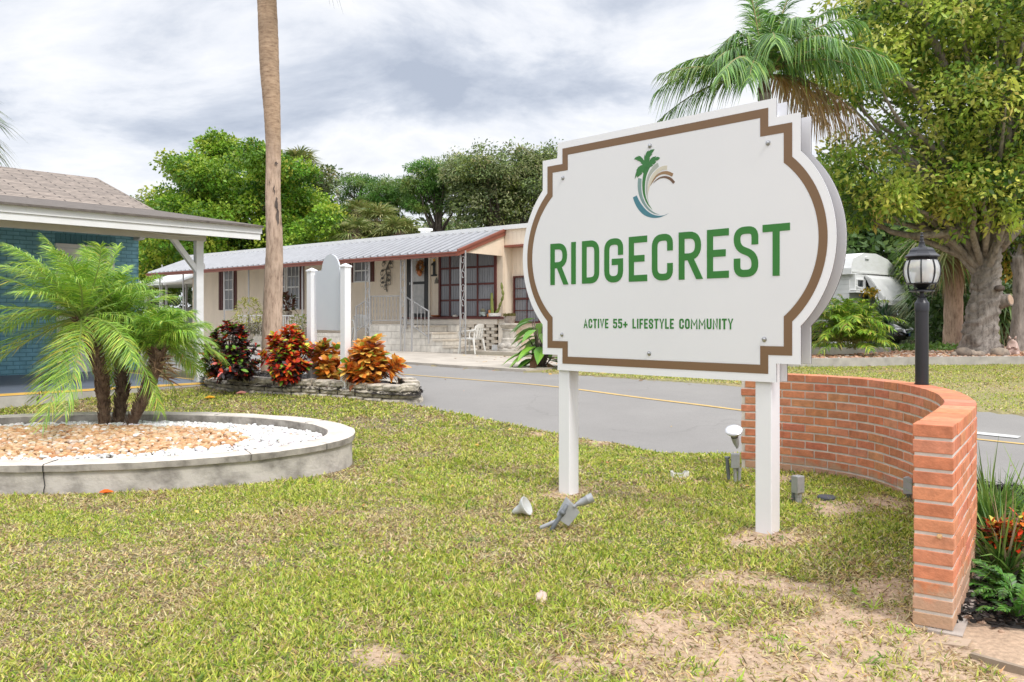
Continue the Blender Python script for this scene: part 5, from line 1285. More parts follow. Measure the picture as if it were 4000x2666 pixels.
for k in range(n_): b0 = 4*k; fs_ += [(b0, b0+4, b0+5, b0+1), (b0+2, b0+3, b0+7, b0+6), (b0+1, b0+5, b0+7, b0+3)]
bw.add(vs, fs_); bw.build('mortar', M['mortar'], wt)
bw = MB(); vs = []                                      # concrete footing outside the wall
for k in range(41):
    q, d, o_ = cat(TL*.45+(TL*.55+.05)*k/40) if k < 40 else cat(TL)
    e_ = d*.03 if k == 40 else Vector((0, 0, 0))
    for w_ in (-.02, .115):
        for z in (-.12, .012): vs.append(Vector((q.x+o_.x*w_, q.y+o_.y*w_, z+float(G(q.x, q.y))))+e_)
fs_ = [(0, 1, 3, 2), (160, 162, 163, 161)]
for k in range(40): b0 = 4*k; fs_ += [(b0+2, b0+3, b0+7, b0+6), (b0+1, b0+5, b0+7, b0+3), (b0, b0+4, b0+5, b0+1)]
bw.add(vs, fs_); bw.build('footing', solid('footing', (.46, .40, .35), .9, (.30, .26, .23), 9, 40, .006), wt)
mb = MB()                                               # dabs of mortar on the end
for z, u in ((.415, .36),):
    q, d, o_ = cat(TL); mb.ball(Vector((q.x, q.y, z))+o_*(u-.2)*WT+d*.001, (.012, .006, .010), 8, 5, .3)
mb.build('mortar_smear', solid('tan_smear', (.60, .38, .18), .9), wt)

LY = 5.80; lb = V(3601, 1505, LY); lb.z = ZT+.002
lt = thing('lamp_post', 'black lantern on a round black post standing on the brick wall', 'street lamp', lb)
zz = lambda y: CH+(HY-y)/F*LY
def lz(y8): return zz(850+y8/2.091)-lb.z
r8 = lambda w_: w_/2.091/2*LY/F
mb = MB(); mb.lathe([(r8(102), 0), (r8(102), lz(765))], lb, 28); mb.lathe([(r8(116), .0), (r8(116), .006)], lb, 24); mb.build('post', M['blackm'], lt, 'auto')
mb = MB(); mb.lathe([(r8(110), lz(766)), (r8(110), lz(700)), (r8(104), lz(696)), (r8(74), lz(674)), (r8(66), lz(656)), (r8(40), lz(650)), (r8(34), lz(615))], lb, 28); mb.build('collar', M['blackm'], lt, 'auto')
ln = MB(); ln.lathe([(r8(34), lz(616)), (r8(190), lz(606)), (r8(186), lz(598)), (r8(150), lz(590)), (r8(60), lz(584)), (r8(150), lz(550)), (r8(236), lz(547)), (r8(240), lz(541)), (r8(226), lz(536))], lb, 28)
hd_ = ln.build('lantern_base', M['blackm'], lt, 'auto')
mb = MB()
for k in range(4):
    a = k*math.pi/2+.6; d = Vector((math.cos(a), math.sin(a), 0)); mb.tube([lb+d*r8(40)+Vector((0, 0, lz(655))), lb+d*r8(150)+Vector((0, 0, lz(630))), lb+d*r8(176)+Vector((0, 0, lz(606)))], .004, 5)
    mb.tube([lb+d*r8(180)+Vector((0, 0, lz(598))), lb+d*r8(225)+Vector((0, 0, lz(575))), lb+d*r8(230)+Vector((0, 0, lz(548)))], .005, 5)
mb.build('scroll_bracket', M['blackm'], hd_)
gpf = [(226, 536), (246, 510), (262, 480), (272, 445), (270, 410), (256, 380), (236, 352)]
mb = MB(); gp_ = catmull([(r8(w_), lz(y), 0) for w_, y in gpf], 4); mb.lathe([(q.x-.002, q.y) for q in gp_], lb, 32); go = mb.build('lamp_glass', M['lampglass'], lt, True)
for k in range(8):
    mb = MB(); a = k*math.pi/4+.28; d = Vector((math.cos(a), math.sin(a), 0)); t3 = Vector((-d.y, d.x, 0)); pr = [lb+d*(q.x+.001)+Vector((0, 0, q.y)) for q in gp_]
    for a1, b1 in zip(pr[:-1], pr[1:]): mb.hexa([a1-t3*.0045-d*.003, a1+t3*.0045-d*.003, a1+t3*.0045+d*.003, a1-t3*.0045+d*.003, b1-t3*.0045-d*.003, b1+t3*.0045-d*.003, b1+t3*.0045+d*.003, b1-t3*.0045+d*.003])
    mb.build('cage_bar', M['blackm'], lt)
pass
mb = MB(); mb.lathe([(r8(60), lz(538)), (r8(72), lz(532)), (r8(70), lz(470)), (r8(50), lz(440))], lb, 16); mb.build('bulb', M['plastic'], lt, 'auto')
mb = MB(); mb.lathe([(r8(236), lz(352)), (r8(244), lz(344)), (r8(232), lz(336)), (r8(250), lz(330)), (r8(284), lz(320)), (r8(262), lz(311)), (r8(230), lz(300)), (r8(206), lz(286)), (r8(192), lz(268)), (r8(160), lz(252)), (r8(100), lz(243)), (r8(56), lz(238))], lb, 8); rf = mb.build('lamp_roof', M['blackm'], lt)
mb = MB(); mb.lathe([(r8(60), lz(240)), (r8(52), lz(228)), (r8(40), lz(208)), (r8(46), lz(200)), (r8(26), lz(192)), (r8(32), lz(176)), (r8(22), lz(166)), (r8(30), lz(152)), (r8(16), lz(142)), (r8(22), lz(130)), (r8(6), lz(120))], lb, 16); mb.build('finial', M['blackm'], rf, 'auto')

def ebox(c, w_, h_, d_, ang, mat=None):
    mb = MB(); mb.box(-w_/2, w_/2, -d_/2, d_/2, 0, h_); mb.box(-w_/2+.003, w_/2-.003, -d_/2-.003, -d_/2-.0002, .003, h_-.003)
    for z in (.25, .9): mb.lathe([(.004, 0), (.004, .002)], (0, -d_/2-.006, h_*z), 6, Matrix.Rotation(math.radians(90), 3, 'X'))
    mb.lathe([(.011, h_), (.011, h_+.003)], (-w_*.2, 0, 0), 8); mb.lathe([(.011, h_), (.011, h_+.003)], (w_*.22, 0, 0), 8)
    R_ = Matrix.Rotation(ang, 3, 'Z'); mb.v = [tuple(Vector(c)+R_ @ Vector(v)) for v in mb.v]; return mb
# box beside the right post, with floodlight
c6 = lambda x, y: (1900+x/1.681, 1600+y/1.681)
def fixture(px, py, label, legs, boxz, w_, h_, lamp=None, ang=.3, name='junction_box', cat='electrical box', extra=None, grp='grey electrical boxes around the sign'):
    b = gp(px, py); t = thing(name, label, cat, b, grp); bc = b+Vector((0, 0, boxz))
    ebox(bc, w_, h_, .055, ang).build('box', M['fixture'], t, bevel=.002)
    for dx_, zt_ in legs:
        mb = MB(); mb.tube([b+Vector((dx_, 0, -.05)), b+Vector((dx_, 0, boxz))], .0135, 10); mb.tube([b+Vector((dx_, 0, boxz-.03)), b+Vector((dx_, 0, boxz))], .017, 10); mb.build('conduit', M[zt_], t)
    return t, bc
b = gp(*c6(1640, 478)); s_ = b.y/F
t, bc = fixture(*c6(1635, 485), 'grey electrical box on conduits with floodlight left of the right post', [(-.002, 'fixture'), (.032, 'fixture')], .125, .066, .115, ang=-.35)
mb = MB(); k = b.y/F/1.681
def fx(x, y): return V(*c6(x, y), b.y)
mb.tube([fx(1592, 460), fx(1585, 380), fx(1580, 320)], [.014, .016, .012], 8); mb.tube([fx(1565, 316), fx(1598, 316)], .010, 8); mb.build('side_conduit', M['conduit'], t)
mb = MB(); mb.tube([fx(1647, 258), fx(1645, 240)], .009, 8); mb.tube([fx(1647, 246), fx(1641, 222), fx(1632, 188), fx(1628, 178)], [.014, .024, .030, .030], 14); lo2 = mb.build('lamp_holder', M['fixture'], t, 'auto')
mb = MB(); d = (fx(1612, 110)-fx(1630, 180)); d = Vector((d.x, -.05, d.z)).normalized(); q0 = fx(1630, 182); Rq = d.to_track_quat('Z', 'Y').to_matrix()
mb.lathe([(.030, 0), (.030, .012)], q0, 16, Rq); mb.build('gasket', M['black'], lo2)
mb = MB(); mb.lathe([(.026, .012), (.034, .03), (.056, .05), (.068, .066), (.070, .074), (.066, .078), (.05, .082), (.02, .085)], q0, 24, Rq); mb.build('flood_bulb', solid('bulb_silver', (.62, .62, .63), .25, (.55, .55, .56), 9, metal=.5), t, 'auto')
t, bc = fixture(*c6(2045, 612), 'low grey electrical box on stub conduits near the brick wall', [(-.004, 'fixture'), (.012, 'fixture')], .072, .072, .118, ang=.5)
mb = MB(); q = gp(*c6(2025, 606)); mb.tube([q-Vector((0.008, 0, .03)), q+Vector((-.008, 0, .10)), q+Vector((-.008, 0, .15))], [.016, .017, .013], 8); mb.tube([q+Vector((-.035, 0, .145)), q+Vector((.01, 0, .150))], .009, 8); mb.build('side_conduit', M['conduit'], t)
t, bc = fixture(3550, 1955, 'grey electrical box hugging the inner face of the brick wall', [(.0, 'conduit')], .05, .078, .11, ang=.9)
# fallen fixture
b = gp(*c6(470, 800)); s_ = b.y
t = thing('fallen_floodlight', 'knocked over grey floodlight fixture leaning on bent conduit in the grass', 'floodlight', b)
def fy(x, y, dy_=0): return V(*c6(x, y), s_+dy_)
mb = MB(); mb.tube([fy(405, 835, -.02), fy(455, 745), fy(500, 680), fy(528, 625)], [.014, .014, .0145, .014], 10); mb.tube([fy(490, 688), fy(508, 668)], .020, 10); mb.build('conduit', M['conduit'], t, True)
mb = MB(); mb.tube([fy(345, 800, .05), fy(362, 775, .04), fy(450, 738, .03), fy(495, 715, .03)], .014, 10); mb.build('conduit', M['fixture'], t, True)
mb = MB(); pA, pB, pC, pD = fy(548, 610), fy(615, 678, .0), fy(540, 768), fy(482, 730, .0); dn = Vector((-.02, .06, .025))
mb.hexa([pD, pC, pC+dn, pD+dn, pA, pB, pB+dn, pA+dn]); mb.build('box', M['fixture'], t, bevel=.002)
mb = MB(); mb.tube([fy(575, 640), fy(600, 620)], .011, 8); d = (fy(690, 580)-fy(592, 625)).normalized(); Rq = d.to_track_quat('Z', 'Y').to_matrix(); mb.lathe([(.013, 0), (.018, .02), (.024, .035), (.028, .075), (.030, .077), (.031, .115), (.029, .116), (.027, .10)], fy(592, 626), 18, Rq); mb.build('lamp_holder', M['fixture'], t, 'auto')
b = gp(*c6(215, 700)); mb = MB(); d = Vector((.75, -.30, .42)).normalized(); Rq = d.to_track_quat('Z', 'Y').to_matrix()
mb.lathe([(.012, -.05), (.022, -.03), (.030, 0), (.034, .018), (.056, .04), (.066, .056), (.068, .066), (.062, .068), (.04, .052), (.01, .05)], b+Vector((-.0, 0, .045)), 24, Rq)
tag(mb.build('flood_bulb', solid('bulb_grey', (.60, .61, .60), .35, (.50, .51, .50), 9), None, 'auto'), 'loose cone shaped floodlight bulb lying in the grass', 'bulb')
b = gp(*c6(1270, 445)); mb = MB(); vs = []
n_ = 36
for k in range(n_):
    a = 2*math.pi*k/n_; h_ = .05*(1 if math.sin(a*2.3+1) > -.2 else .45)+random.uniform(-.004, .004)
    for r_, z in ((.078, -.01), (.078, h_), (.073, h_), (.073, -.01)): vs.append(b+Vector((r_*math.cos(a), r_*math.sin(a), z)))
mb.add(vs, [(4*k+i, 4*((k+1) % n_)+i, 4*((k+1) % n_)+i+1, 4*k+i+1) for k in range(n_) for i in range(3)])
tag(mb.build('broken_pipe_ring', M['plastic']), 'broken white plastic pipe collar sunk in the lawn', 'pipe')
b = gp(*c6(2235, 592)); mb = MB(); mb.lathe([(.062, -.02), (.066, .018), (.060, .026), (.02, .028)], b, 20); tag(mb.build('valve_cover', solid('dark_cover', (.06, .065, .08), .6), None, 'auto'), 'small round dark cover in the grass by the brick wall', 'cover')
b = gp(2115, 2345); mb = MB(); mb.ball(b+Vector((0, 0, .01)), (.028, .05, .03), 10, 6, .25); tag(mb.build('stone', solid('pale_stone', (.62, .48, .40), .9)), 'single pale pinkish stone lying on the open lawn', 'stone')
for (px, py, c, lab, s_) in ((388, 1938, (.85, .17, .02), 'bright orange fallen leaf against the foot of the round planter', .05), (921, 1545, (.62, .28, .22), 'pink brown fallen leaf below the retaining wall', .075), (800, 1563, (.75, .38, .03), 'yellow orange fallen leaf on the lawn left of the retaining wall', .07)):
    b = gp(px, py); nb = NB(); n = 3; nb.strips(np.tile(np.array(b)+[0, 0, .03], (n, 1)), unit(np.array([[1, .2, .25], [.9, -.3, .35], [1, .5, .15]])), unit(np.array([[-.2, 1, .4]]*3)), s_*2, s_*.5, [[0, 0, -.02]]*3, col=pick([c], n, .1)); tag(nb.build('fallen_leaf', M['dry']), lab, 'leaf')
# buried board and pebbles at the sandy corner
a = gp(3790, 2565, .01); b = gp(4060, 2640, .01); d = (b-a).normalized(); n3 = Vector((-d.y, d.x, 0))
mb = MB(); mb.hexa([a-Vector((0, 0, .06)), b-Vector((0, 0, .06)), b+n3*.022-Vector((0, 0, .06)), a+n3*.022-Vector((0, 0, .06)), a+Vector((0, 0, .012)), b+Vector((0, 0, .012)), b+n3*.022+Vector((0, 0, .012)), a+n3*.022+Vector((0, 0, .012))]); tag(mb.build('edging_board', solid('grey_wood', (.34, .27, .20), .9, (.22, .17, .12), 14)), 'half buried grey edging board in the sand corner', 'board')
a = gp(3640, 2515, .0); b = gp(3778, 2545, 0); mb = MB(); d = b-a; n3 = Vector((-d.y, d.x, 0)).normalized()*.10; mb.hexa([a-Vector((0, 0, .1)), b-Vector((0, 0, .1)), b+n3-Vector((0, 0, .1)), a+n3-Vector((0, 0, .1)), a+Vector((0, 0, .006)), b+Vector((0, 0, .02)), b+n3*1.2+Vector((0, 0, .012)), a+n3+Vector((0, 0, .004))]); tag(mb.build('concrete_slab', solid('sandy_concrete', (.50, .38, .27), .9, (.40, .30, .22), 12, 30, .01)), 'sand covered concrete lip at the end of the brick wall', 'slab')
for k, (x, y, r_) in enumerate(((3783, 2425, .018), (3790, 2435, .012), (3835, 2440, .016), (3912, 2475, .012))):
    b = gp(x, y); mb = MB(); mb.ball(b+Vector((0, 0, r_*.5)), (r_*1.2, r_, r_*.8), 8, 6, .12); tag(mb.build('pebble', solid('pebble', (.42, .28, .19), .8), None, True), 'brown pebble beside the wall footing', 'pebble', 'brown pebbles by the wall footing')

# plants outside the wall
def strap(px, py, Y, n, L, pal_, label, name, wl_=.006, spread=.9, grp=None, hang=.5, up=1.0, base=None):
    b = base or V(px, py, Y); b = Vector((b.x, b.y, float(G(b.x, b.y)))); t_ = NB(); a = U(0, 6.283, n); e_ = np.arctan2(up*U(.35, 1.2, n), spread*U(.1, 1, n))
    D_ = np.stack([np.cos(a)*np.cos(e_), np.sin(a)*np.cos(e_), np.sin(e_)], -1); S_2 = unit(np.cross(D_, [0, 0, 1.])+rng.normal(0, .2, (n, 3))); Lf = L*U(.55, 1.15, n)
    P_ = np.array(b)+np.stack([U(-.05, .05, n), U(-.05, .05, n), 0*a], -1)
    t_.strips(P_, D_, S_2, Lf, wl_, np.array([0, 0, -1.])*(Lf*hang*U(.2, 1.2, n))[:, None], ts=(0, .3, .65, 1), ws=(.9, 1, .7, .1), col=pick(pal_, n, .2)); return tag(t_.build(name, M['blade']), label, 'plant', grp)
lir = [(.13, .26, .05), (.20, .36, .07), (.30, .46, .11), (.08, .17, .04)]; lird = lir+[(.42, .35, .22), (.34, .27, .17)]
for x, y, n, L, lab in ((2.85, 4.85, 330, .68, 'strappy green lily clump outside the wall under the white stop line'), (3.10, 4.6, 330, .66, 'tallest strappy lily clump leaning right over the road edge'), (2.60, 4.30, 260, .52, 'lily clump with dry tan blades close to the brick wall'), (2.95, 4.2, 240, .55, 'strappy green clump above the ferns at the picture edge')):
    strap(0, 0, 0, n, L, lird if 'dry' in lab else lir, lab, 'lily_clump', .0065, .8, 'lily clumps outside the brick wall', base=Vector((x, y, 0)))
def fern(x, y, n, L, lab):
    b = Vector((x, y, float(G(x, y)))); nb = NB(); mbp = MB(); t = thing('fern', lab, 'fern', b, 'sword ferns outside the brick wall')
    for k in range(n):
        a = random.uniform(0, 6.283); e_ = random.uniform(.35, 1.35); frond(nb, mbp, b+Vector((random.uniform(-.03, .03), random.uniform(-.03, .03), 0)), a, e_, L*random.uniform(.6, 1.1), .45, 34, .042, .006, [(.10, .27, .04), (.15, .36, .05), (.07, .19, .035)], None, (0, 0, 0), .05, .15, .06, rr=.002)
    nb.build('fronds', M['frond'], t); mbp.build('stems', M['bark2'], t)
fern(2.42, 3.95, 24, .36, 'sword fern against the outer face of the brick wall'); fern(2.30, 3.72, 9, .34, 'small bright sword fern nearest the sand'); fern(2.72, 3.98, 22, .32, 'sword fern under the red croton at the picture edge')

# ================================================================== far side of the road on the right
def kerbring(pts, w_, z0, h_, mb, mat=None):
    P_ = catmull(pts, 8)
    vs = []
    for i, q in enumerate(P_):
        d = (P_[min(i+1, len(P_)-1)]-P_[max(i-1, 0)]).normalized(); n3 = Vector((-d.y, d.x, 0))*w_/2
        for s_ in (-1, 1):
            for z in (z0-.3, z0+h_): vs.append(Vector((q.x, q.y, z))+n3*s_)
    n = len(P_)-1; f = [(0, 1, 3, 2), (n*4, n*4+2, n*4+3, n*4+1)]
    for k in range(n): b0 = 4*k; f += [(b0, b0+4, b0+5, b0+1), (b0+2, b0+3, b0+7, b0+6), (b0+1, b0+5, b0+7, b0+3)]
    mb.add(vs, f)
KZ = .38
mb = MB(); kerbring([(4.6, 18.6, 0), (6.0, 17.7, 0), (7.6, 17.9, 0), (9.0, 18.3, 0), (11.5, 18.6, 0), (16, 18.9, 0), (22, 19.5, 0)], .16, KZ, .15, mb)
tag(mb.build('garden_kerb', M['concrete']), 'long low concrete kerb edging the wood chip garden across the road', 'kerb')
mb = MB(); kerbring([(8.0, 22.5, 0), (9.5, 21.6, 0), (10.0, 22.0, 0), (9.2, 24.0, 0), (7.8, 26.6, 0)], .14, KZ, .24, mb); tag(mb.build('inner_kerb', M['concrete']), 'inner curved concrete kerb behind the lamp post', 'kerb')
mb = MB(); kerbring([(4.6, 20.6, 0), (7.2, 20.4, 0), (9.6, 20.2, 0)], .10, KZ, .12, mb); tag(mb.build('back_kerb', M['concrete']), 'thin kerb at the back of the areca palm bed', 'kerb')
xs = np.linspace(4.4, 24, 60); mb = MB(); vs = []
for x in xs:
    yf = float(np.interp(x, [4.6, 6, 7.6, 9, 11.5, 16, 22], [18.6, 17.7, 17.9, 18.3, 18.6, 18.9, 19.5])); yb = 20.4 if x < 9.3 else 26.5
    for k in range(5): vs.append((x, yf+(yb-yf)*k/4, KZ+.10+.02*k/4+random.uniform(-.01, .01)))
mb.add(vs, [(i*5+k, (i+1)*5+k, (i+1)*5+k+1, i*5+k+1) for i in range(59) for k in range(4)]); tag(mb.build('wood_chips', solid('wood_chip_bed', (.47, .30, .20), .95, (.24, .14, .09), 14, 40, .02)), kind='stuff')
stones(9000, lambda x, y: (y > np.interp(x, [4.6, 6, 7.6, 9, 11.5, 16, 22], [18.6, 17.7, 17.9, 18.3, 18.6, 18.9, 19.5])+.15) & (y < np.where(x < 9.4, 20.3, 26)), .035, [(.50, .27, .16), (.60, .42, .30), (.36, .20, .13), (.68, .60, .52)], [4, 3, 2, 1.4], 'bark_nuggets', M['stone_mat'], lambda x, y: KZ+.10+0*x, (4.5, 20, 17.8, 26), angular=.1)
for k, (x, y, r_, col_) in enumerate(((3763, 1383, .20, .26), (3790, 1386, .15, .42), (3826, 1387, .12, .45), (3735, 1372, .11, .45), (3905, 1385, .20, .42), (3888, 1330, .22, .44))):
    Yr = 19.4 if y > 1360 else 23; q = V(x, y, Yr); q.z = KZ+.12; mb = MB(); mb.ball(q+Vector((0, 0, r_*.35)), (r_*1.15, r_*.8, r_*.7), 10, 7, .06)
    lab = ['dark grey boulder at the left foot of the big oak', 'rounded tan rock just right of the dark boulder', 'small pale round rock below the oak trunk', 'tan rock furthest left of the oak roots', 'flat tan rock right of the oak roots', 'brown rock behind the big oak trunk'][k]
    tag(mb.build('rock', solid('rock', (col_, col_*.8, col_*.62), .9, (col_*.5, col_*.42, col_*.35), 8, 20, .02), None, True), lab, 'rock', 'rocks around the oak')
# statue of a sitting animal
b = V(3955, 1372, 19.9); b.z = KZ+.10; t = thing('animal_statue', 'pale pink ceramic sitting animal statue in the wood chips', 'statue', b)
me = bpy.data.meshes.new('body'); ed = [(0, 1), (1, 2), (2, 3), (3, 4), (2, 5), (5, 6), (2, 7), (7, 8), (0, 9), (9, 10), (0, 11), (11, 12)]
vs = [(0, 0, .10), (0, 0, .20), (0, 0, .30), (0, -.03, .37), (0, -.09, .36), (-.08, -.06, .24), (-.06, -.12, .17), (.08, -.06, .24), (.06, -.12, .17), (-.10, -.06, .06), (-.09, -.14, .03), (.10, -.06, .06), (.09, -.14, .03)]
me.from_pydata(vs, ed, []); o = bpy.data.objects.new('body', me); COL.objects.link(o); o.parent = t; me.materials.append(solid('pink_ceramic', (.60, .42, .36), .45, (.50, .36, .30), 9))
o.modifiers.new('s', 'SKIN'); rs = [.13, .12, .09, .085, .04, .04, .035, .04, .035, .07, .045, .07, .045]
for v, r_ in zip(me.skin_vertices[0].data, rs): v.radius = (r_, r_)
me.skin_vertices[0].data[0].use_root = True; o.modifiers.new('d', 'SUBSURF').levels = 2; o.modifiers['d'].render_levels = 2
for s_ in (-1, 1):
    mb = MB(); mb.tube([b+Vector((s_*.05, -.02, .42)), b+Vector((s_*.075, -.02, .49))], [.035, .008], 8); mb.build('ear', me.materials[0], t, True)
    mb = MB(); mb.ball(b+Vector((s_*.035, -.105, .395)), .010, 6, 4); mb.build('eye', M['black'], t)
t.rotation_euler = (0, 0, -.5)

# ================================================================== white trailer home
f2 = Fr((14.0, 34.0), (.76, .65)); p = f2.p
WH = 3.15
h2o = thing('white_trailer', 'white clapboard trailer home half hidden behind the lamp', 'house', p(0, 0, .4))
M['clap'] = siding('white_clapboard', (.70, .70, .69), .16, .012, True)
LW = 2.75
mb = MB(); f2.box(mb, 0, LW, -7, 0, .3, 2.92); mb.build('wall', M['clap'], h2o)
# barrel roof following the end wall
mb = MB(); arc = [(-.12, 2.95), (.0, 3.28), (.7, 3.50), (1.5, 3.52), (2.3, 3.36), (LW+.12, 3.08), (LW+.12, 2.86), (-.12, 2.74)]
mb.prism([p(u, .12, z) for u, z in arc], p(0, -7.2, 0)-p(0, 0, 0)); mb.build('roof', M['white_paint'], h2o)
mb = MB(); f2.box(mb, .75, 1.0, .13, .17, 3.30, 3.36); f2.box(mb, -.05, LW, .122, .135, 2.80, 2.86); mb.build('roof_trim', M['white_paint'], h2o)
A2 = lambda x, y, o=0: f2.at(3100+x/2.614, 950+y/2.614, o)
u0, z0 = A2(522, 560); u1, z1 = A2(850, 292); wz0 = A2(700, 585)[1]
mb = MB(); f2.box(mb, .04, LW*.95, .0, .16, wz0, 2.74); mb.build('bay', M['white_paint'], h2o)
for a, b_ in ((.14, .52), (.66, 1.0), (1.35, 2.45)):
    mb = MB(); f2.box(mb, a, b_, .162, .17, wz0+.12, 2.55); wo = mb.build('window', M['glass'], h2o)
    mb = MB(); 
    for c0, c1 in ((a-.03, a), (b_, b_+.03)): f2.box(mb, c0, c1, .161, .20, wz0+.09, 2.58)
    f2.box(mb, a, b_, .161, .20, wz0+.09, wz0+.12); f2.box(mb, a, b_, .161, .20, 2.55, 2.58); mb.build('window_frame', M['white_paint'], wo)
mb = MB(); f2.box(mb, -.05, LW, .0, .24, wz0-.08, wz0-.02); mb.build('sill', M['white_paint'], h2o)
# clamshell awning
a0 = A2(626, 245, .2); a1 = A2(945, 300, .2)
prof = [(.18, 2.72), (.35, 2.60), (.62, 2.20), (.82, 1.85), (.84, 1.70), (.76, 1.62)]
mb = MB(); vs = []
for o_, z in prof:
    for u in (.62, LW+.05): vs.append(p(u, o_, z))
mb.add(vs, [(2*i, 2*i+1, 2*i+3, 2*i+2) for i in range(len(prof)-1)])
for u in (.62, LW+.05): mb.add([p(u, o_, z) for o_, z in prof]+[p(u, .60, 1.72), p(u, .45, 2.1)], [tuple(range(8))])
aw2 = mb.build('awning', solid('awning_white', (.60, .60, .59), .6, (.52, .52, .51), 3), h2o); so_ = aw2.modifiers.new('t', 'SOLIDIFY'); so_.thickness = .02
mb = MB(); mb.tube([p(.1, .17, 2.35), p(.64, .78, 1.8)], .014, 5); mb.build('awning_arm', M['white_paint'], aw2)
mb = MB(); q = A2(685, 640, .01); 
for k in range(6): a = k*math.pi/3; mb.ball(p(q[0]+.10*math.cos(a), .03, q[1]+.10*math.sin(a)), (.06, .03, .06), 6, 4)
mb.build('wall_ornament', M['iron'], h2o)

h2o.scale = (1.35, 1.35, 1.22)
# black car
car = thing('parked_car', 'black sedan parked beside the trailer behind the spiky yucca', 'car', (11.9, 29.5, .40))
cc = Vector((11.9, 29.5, .40)); 
# length axis x (front +x), half profiles: lower body and cabin
def carpt(x, y, z): return cc+Vector((x, y, z))
sec = [(-2.2, .62, .55, .80), (-2.05, .80, .30, .98), (-1.5, .87, .22, 1.02), (-.6, .89, .20, 1.0), (.4, .89, .20, .98), (1.2, .87, .22, .93), (1.8, .82, .24, .84), (2.15, .68, .28, .70), (2.27, .52, .36, .56)]
mb = MB(); vs = []; prof = lambda w_, z0, z1: [(-w_*.9, z0), (-w_, z0+(z1-z0)*.35), (-w_*.98, z0+(z1-z0)*.7), (-w_*.84, z1-.03), (-w_*.4, z1+.02), (0, z1+.03), (w_*.4, z1+.02), (w_*.84, z1-.03), (w_*.98, z0+(z1-z0)*.7), (w_, z0+(z1-z0)*.35), (w_*.9, z0)]
for x, w_, z0, z1 in sec: vs += [carpt(x, y, z) for y, z in prof(w_, z0, z1)]
m_ = 11; mb.add(vs, [(i*m_+k, (i+1)*m_+k, (i+1)*m_+(k+1) % m_, i*m_+(k+1) % m_) for i in range(len(sec)-1) for k in range(m_)]+[tuple(range(m_))[::-1], tuple(range((len(sec)-1)*m_, len(sec)*m_))])
M['carpaint'] = solid('car_paint', (.012, .012, .014), .15, (.010, .010, .012), 5, coat=1); mb.build('body', M['carpaint'], car, True)
sec = [(-1.75, .62, .98), (-1.1, .66, 1.38), (-.3, .64, 1.46), (.3, .62, 1.42), (1.15, .70, .97)]; mb = MB(); vs = []
for x, w_, z1 in sec: vs += [carpt(x, -w_*1.15, .95), carpt(x, -w_, z1-.04), carpt(x, -w_*.6, z1), carpt(x, w_*.6, z1), carpt(x, w_, z1-.04), carpt(x, w_*1.15, .95)]
mb.add(vs, [(i*6+k, (i+1)*6+k, (i+1)*6+k+1, i*6+k+1) for i in range(4) for k in range(5)]+[(0, 1, 2, 3, 4, 5), (24, 25, 26, 27, 28, 29)]); mb.build('cabin', M['glass'], car, 'auto')
mb = MB(); mb.box(cc.x-1.0, cc.x+.25, cc.y-.42, cc.y+.42, cc.z+1.40, cc.z+1.475); mb.build('roof', M['carpaint'], car, bevel=.03)
for x in (1.42, -1.42):
    for s_ in (-1, 1):
        mb = MB(); Rx = Matrix.Rotation(math.radians(90), 3, 'X'); mb.lathe([(.20, -.10), (.31, -.10), (.33, -.05), (.33, .05), (.31, .10), (.20, .10)], carpt(x, s_*.80, .31), 20, Rx); wo = mb.build('wheel', M['black'], car, 'auto')
        mb = MB(); mb.lathe([(.05, -.105), (.20, -.09), (.20, .09), (.05, .105)], carpt(x, s_*.80, .31), 12, Rx); mb.build('rim', M['alu'], wo)
for s_ in (-1, 1):
    mb = MB(); mb.ball(carpt(2.06, s_*.60, .62), (.17, .17, .085), 12, 6); mb.build('headlight', M['lampglass'], car, True)
mb = MB(); mb.ball(carpt(2.20, 0, .60), (.09, .42, .055), 12, 5); mb.ball(carpt(2.19, 0, .38), (.10, .50, .06), 12, 5); mb.build('grille', M['alu'], car, True)
mb = MB(); mb.box(cc.x+2.27, cc.x+2.30, cc.y-.16, cc.y+.16, cc.z+.42, cc.z+.53); mb.build('number_plate', solid('plate_blue', (.20, .32, .60), .5), car)
R_ = math.radians(-41); car.rotation_euler = (0, 0, R_)

# areca palm bush, yucca, flowering stalk, shrubs
ar = [(.18, .36, .035), (.28, .48, .045), (.42, .56, .06), (.54, .56, .09), (.12, .22, .035), (.60, .46, .12)]
b = V(3315, 1375, 19.6); b.z = KZ+.1; t = thing('areca_palm', 'yellow green bushy areca palm in the wood chip bed', 'palm', b); nb = NB(); mbp = MB()
for k in range(150):
    a = k*2.4; e_ = 1.45-1.25*(k/150)+random.uniform(-.15, .15); q = b+Vector((random.uniform(-.28, .28), random.uniform(-.2, .2), random.uniform(.0, .75)))
    frond(nb, mbp, q+Vector((0, 0, .15)), a, e_, random.uniform(.8, 1.25), .4, 26, .24, .014, ar, [4, 5, 3, 2, 3, .4], (-.04, 0, 0), .25, .5, t0=.25)
nb.build('crown', M['frond'], t); mbp.build('stalks', solid('areca_stalk', (.25, .26, .07), .6), t)
b = V(3448, 1335, 25.5); b.z = .45; t = thing('yucca', 'dark spiky yucca clump in front of the black car', 'plant', b); nb = NB(); n = 420
a = U(0, 6.28, n); e_ = U(-.6, 1.4, n); D_ = np.stack([np.cos(a)*np.cos(e_), np.sin(a)*np.cos(e_), np.sin(e_)], -1); c = np.array(b)+[0, 0, .75]; P_ = c+rng.normal(0, .10, (n, 3))*[1, 1, 2.5]
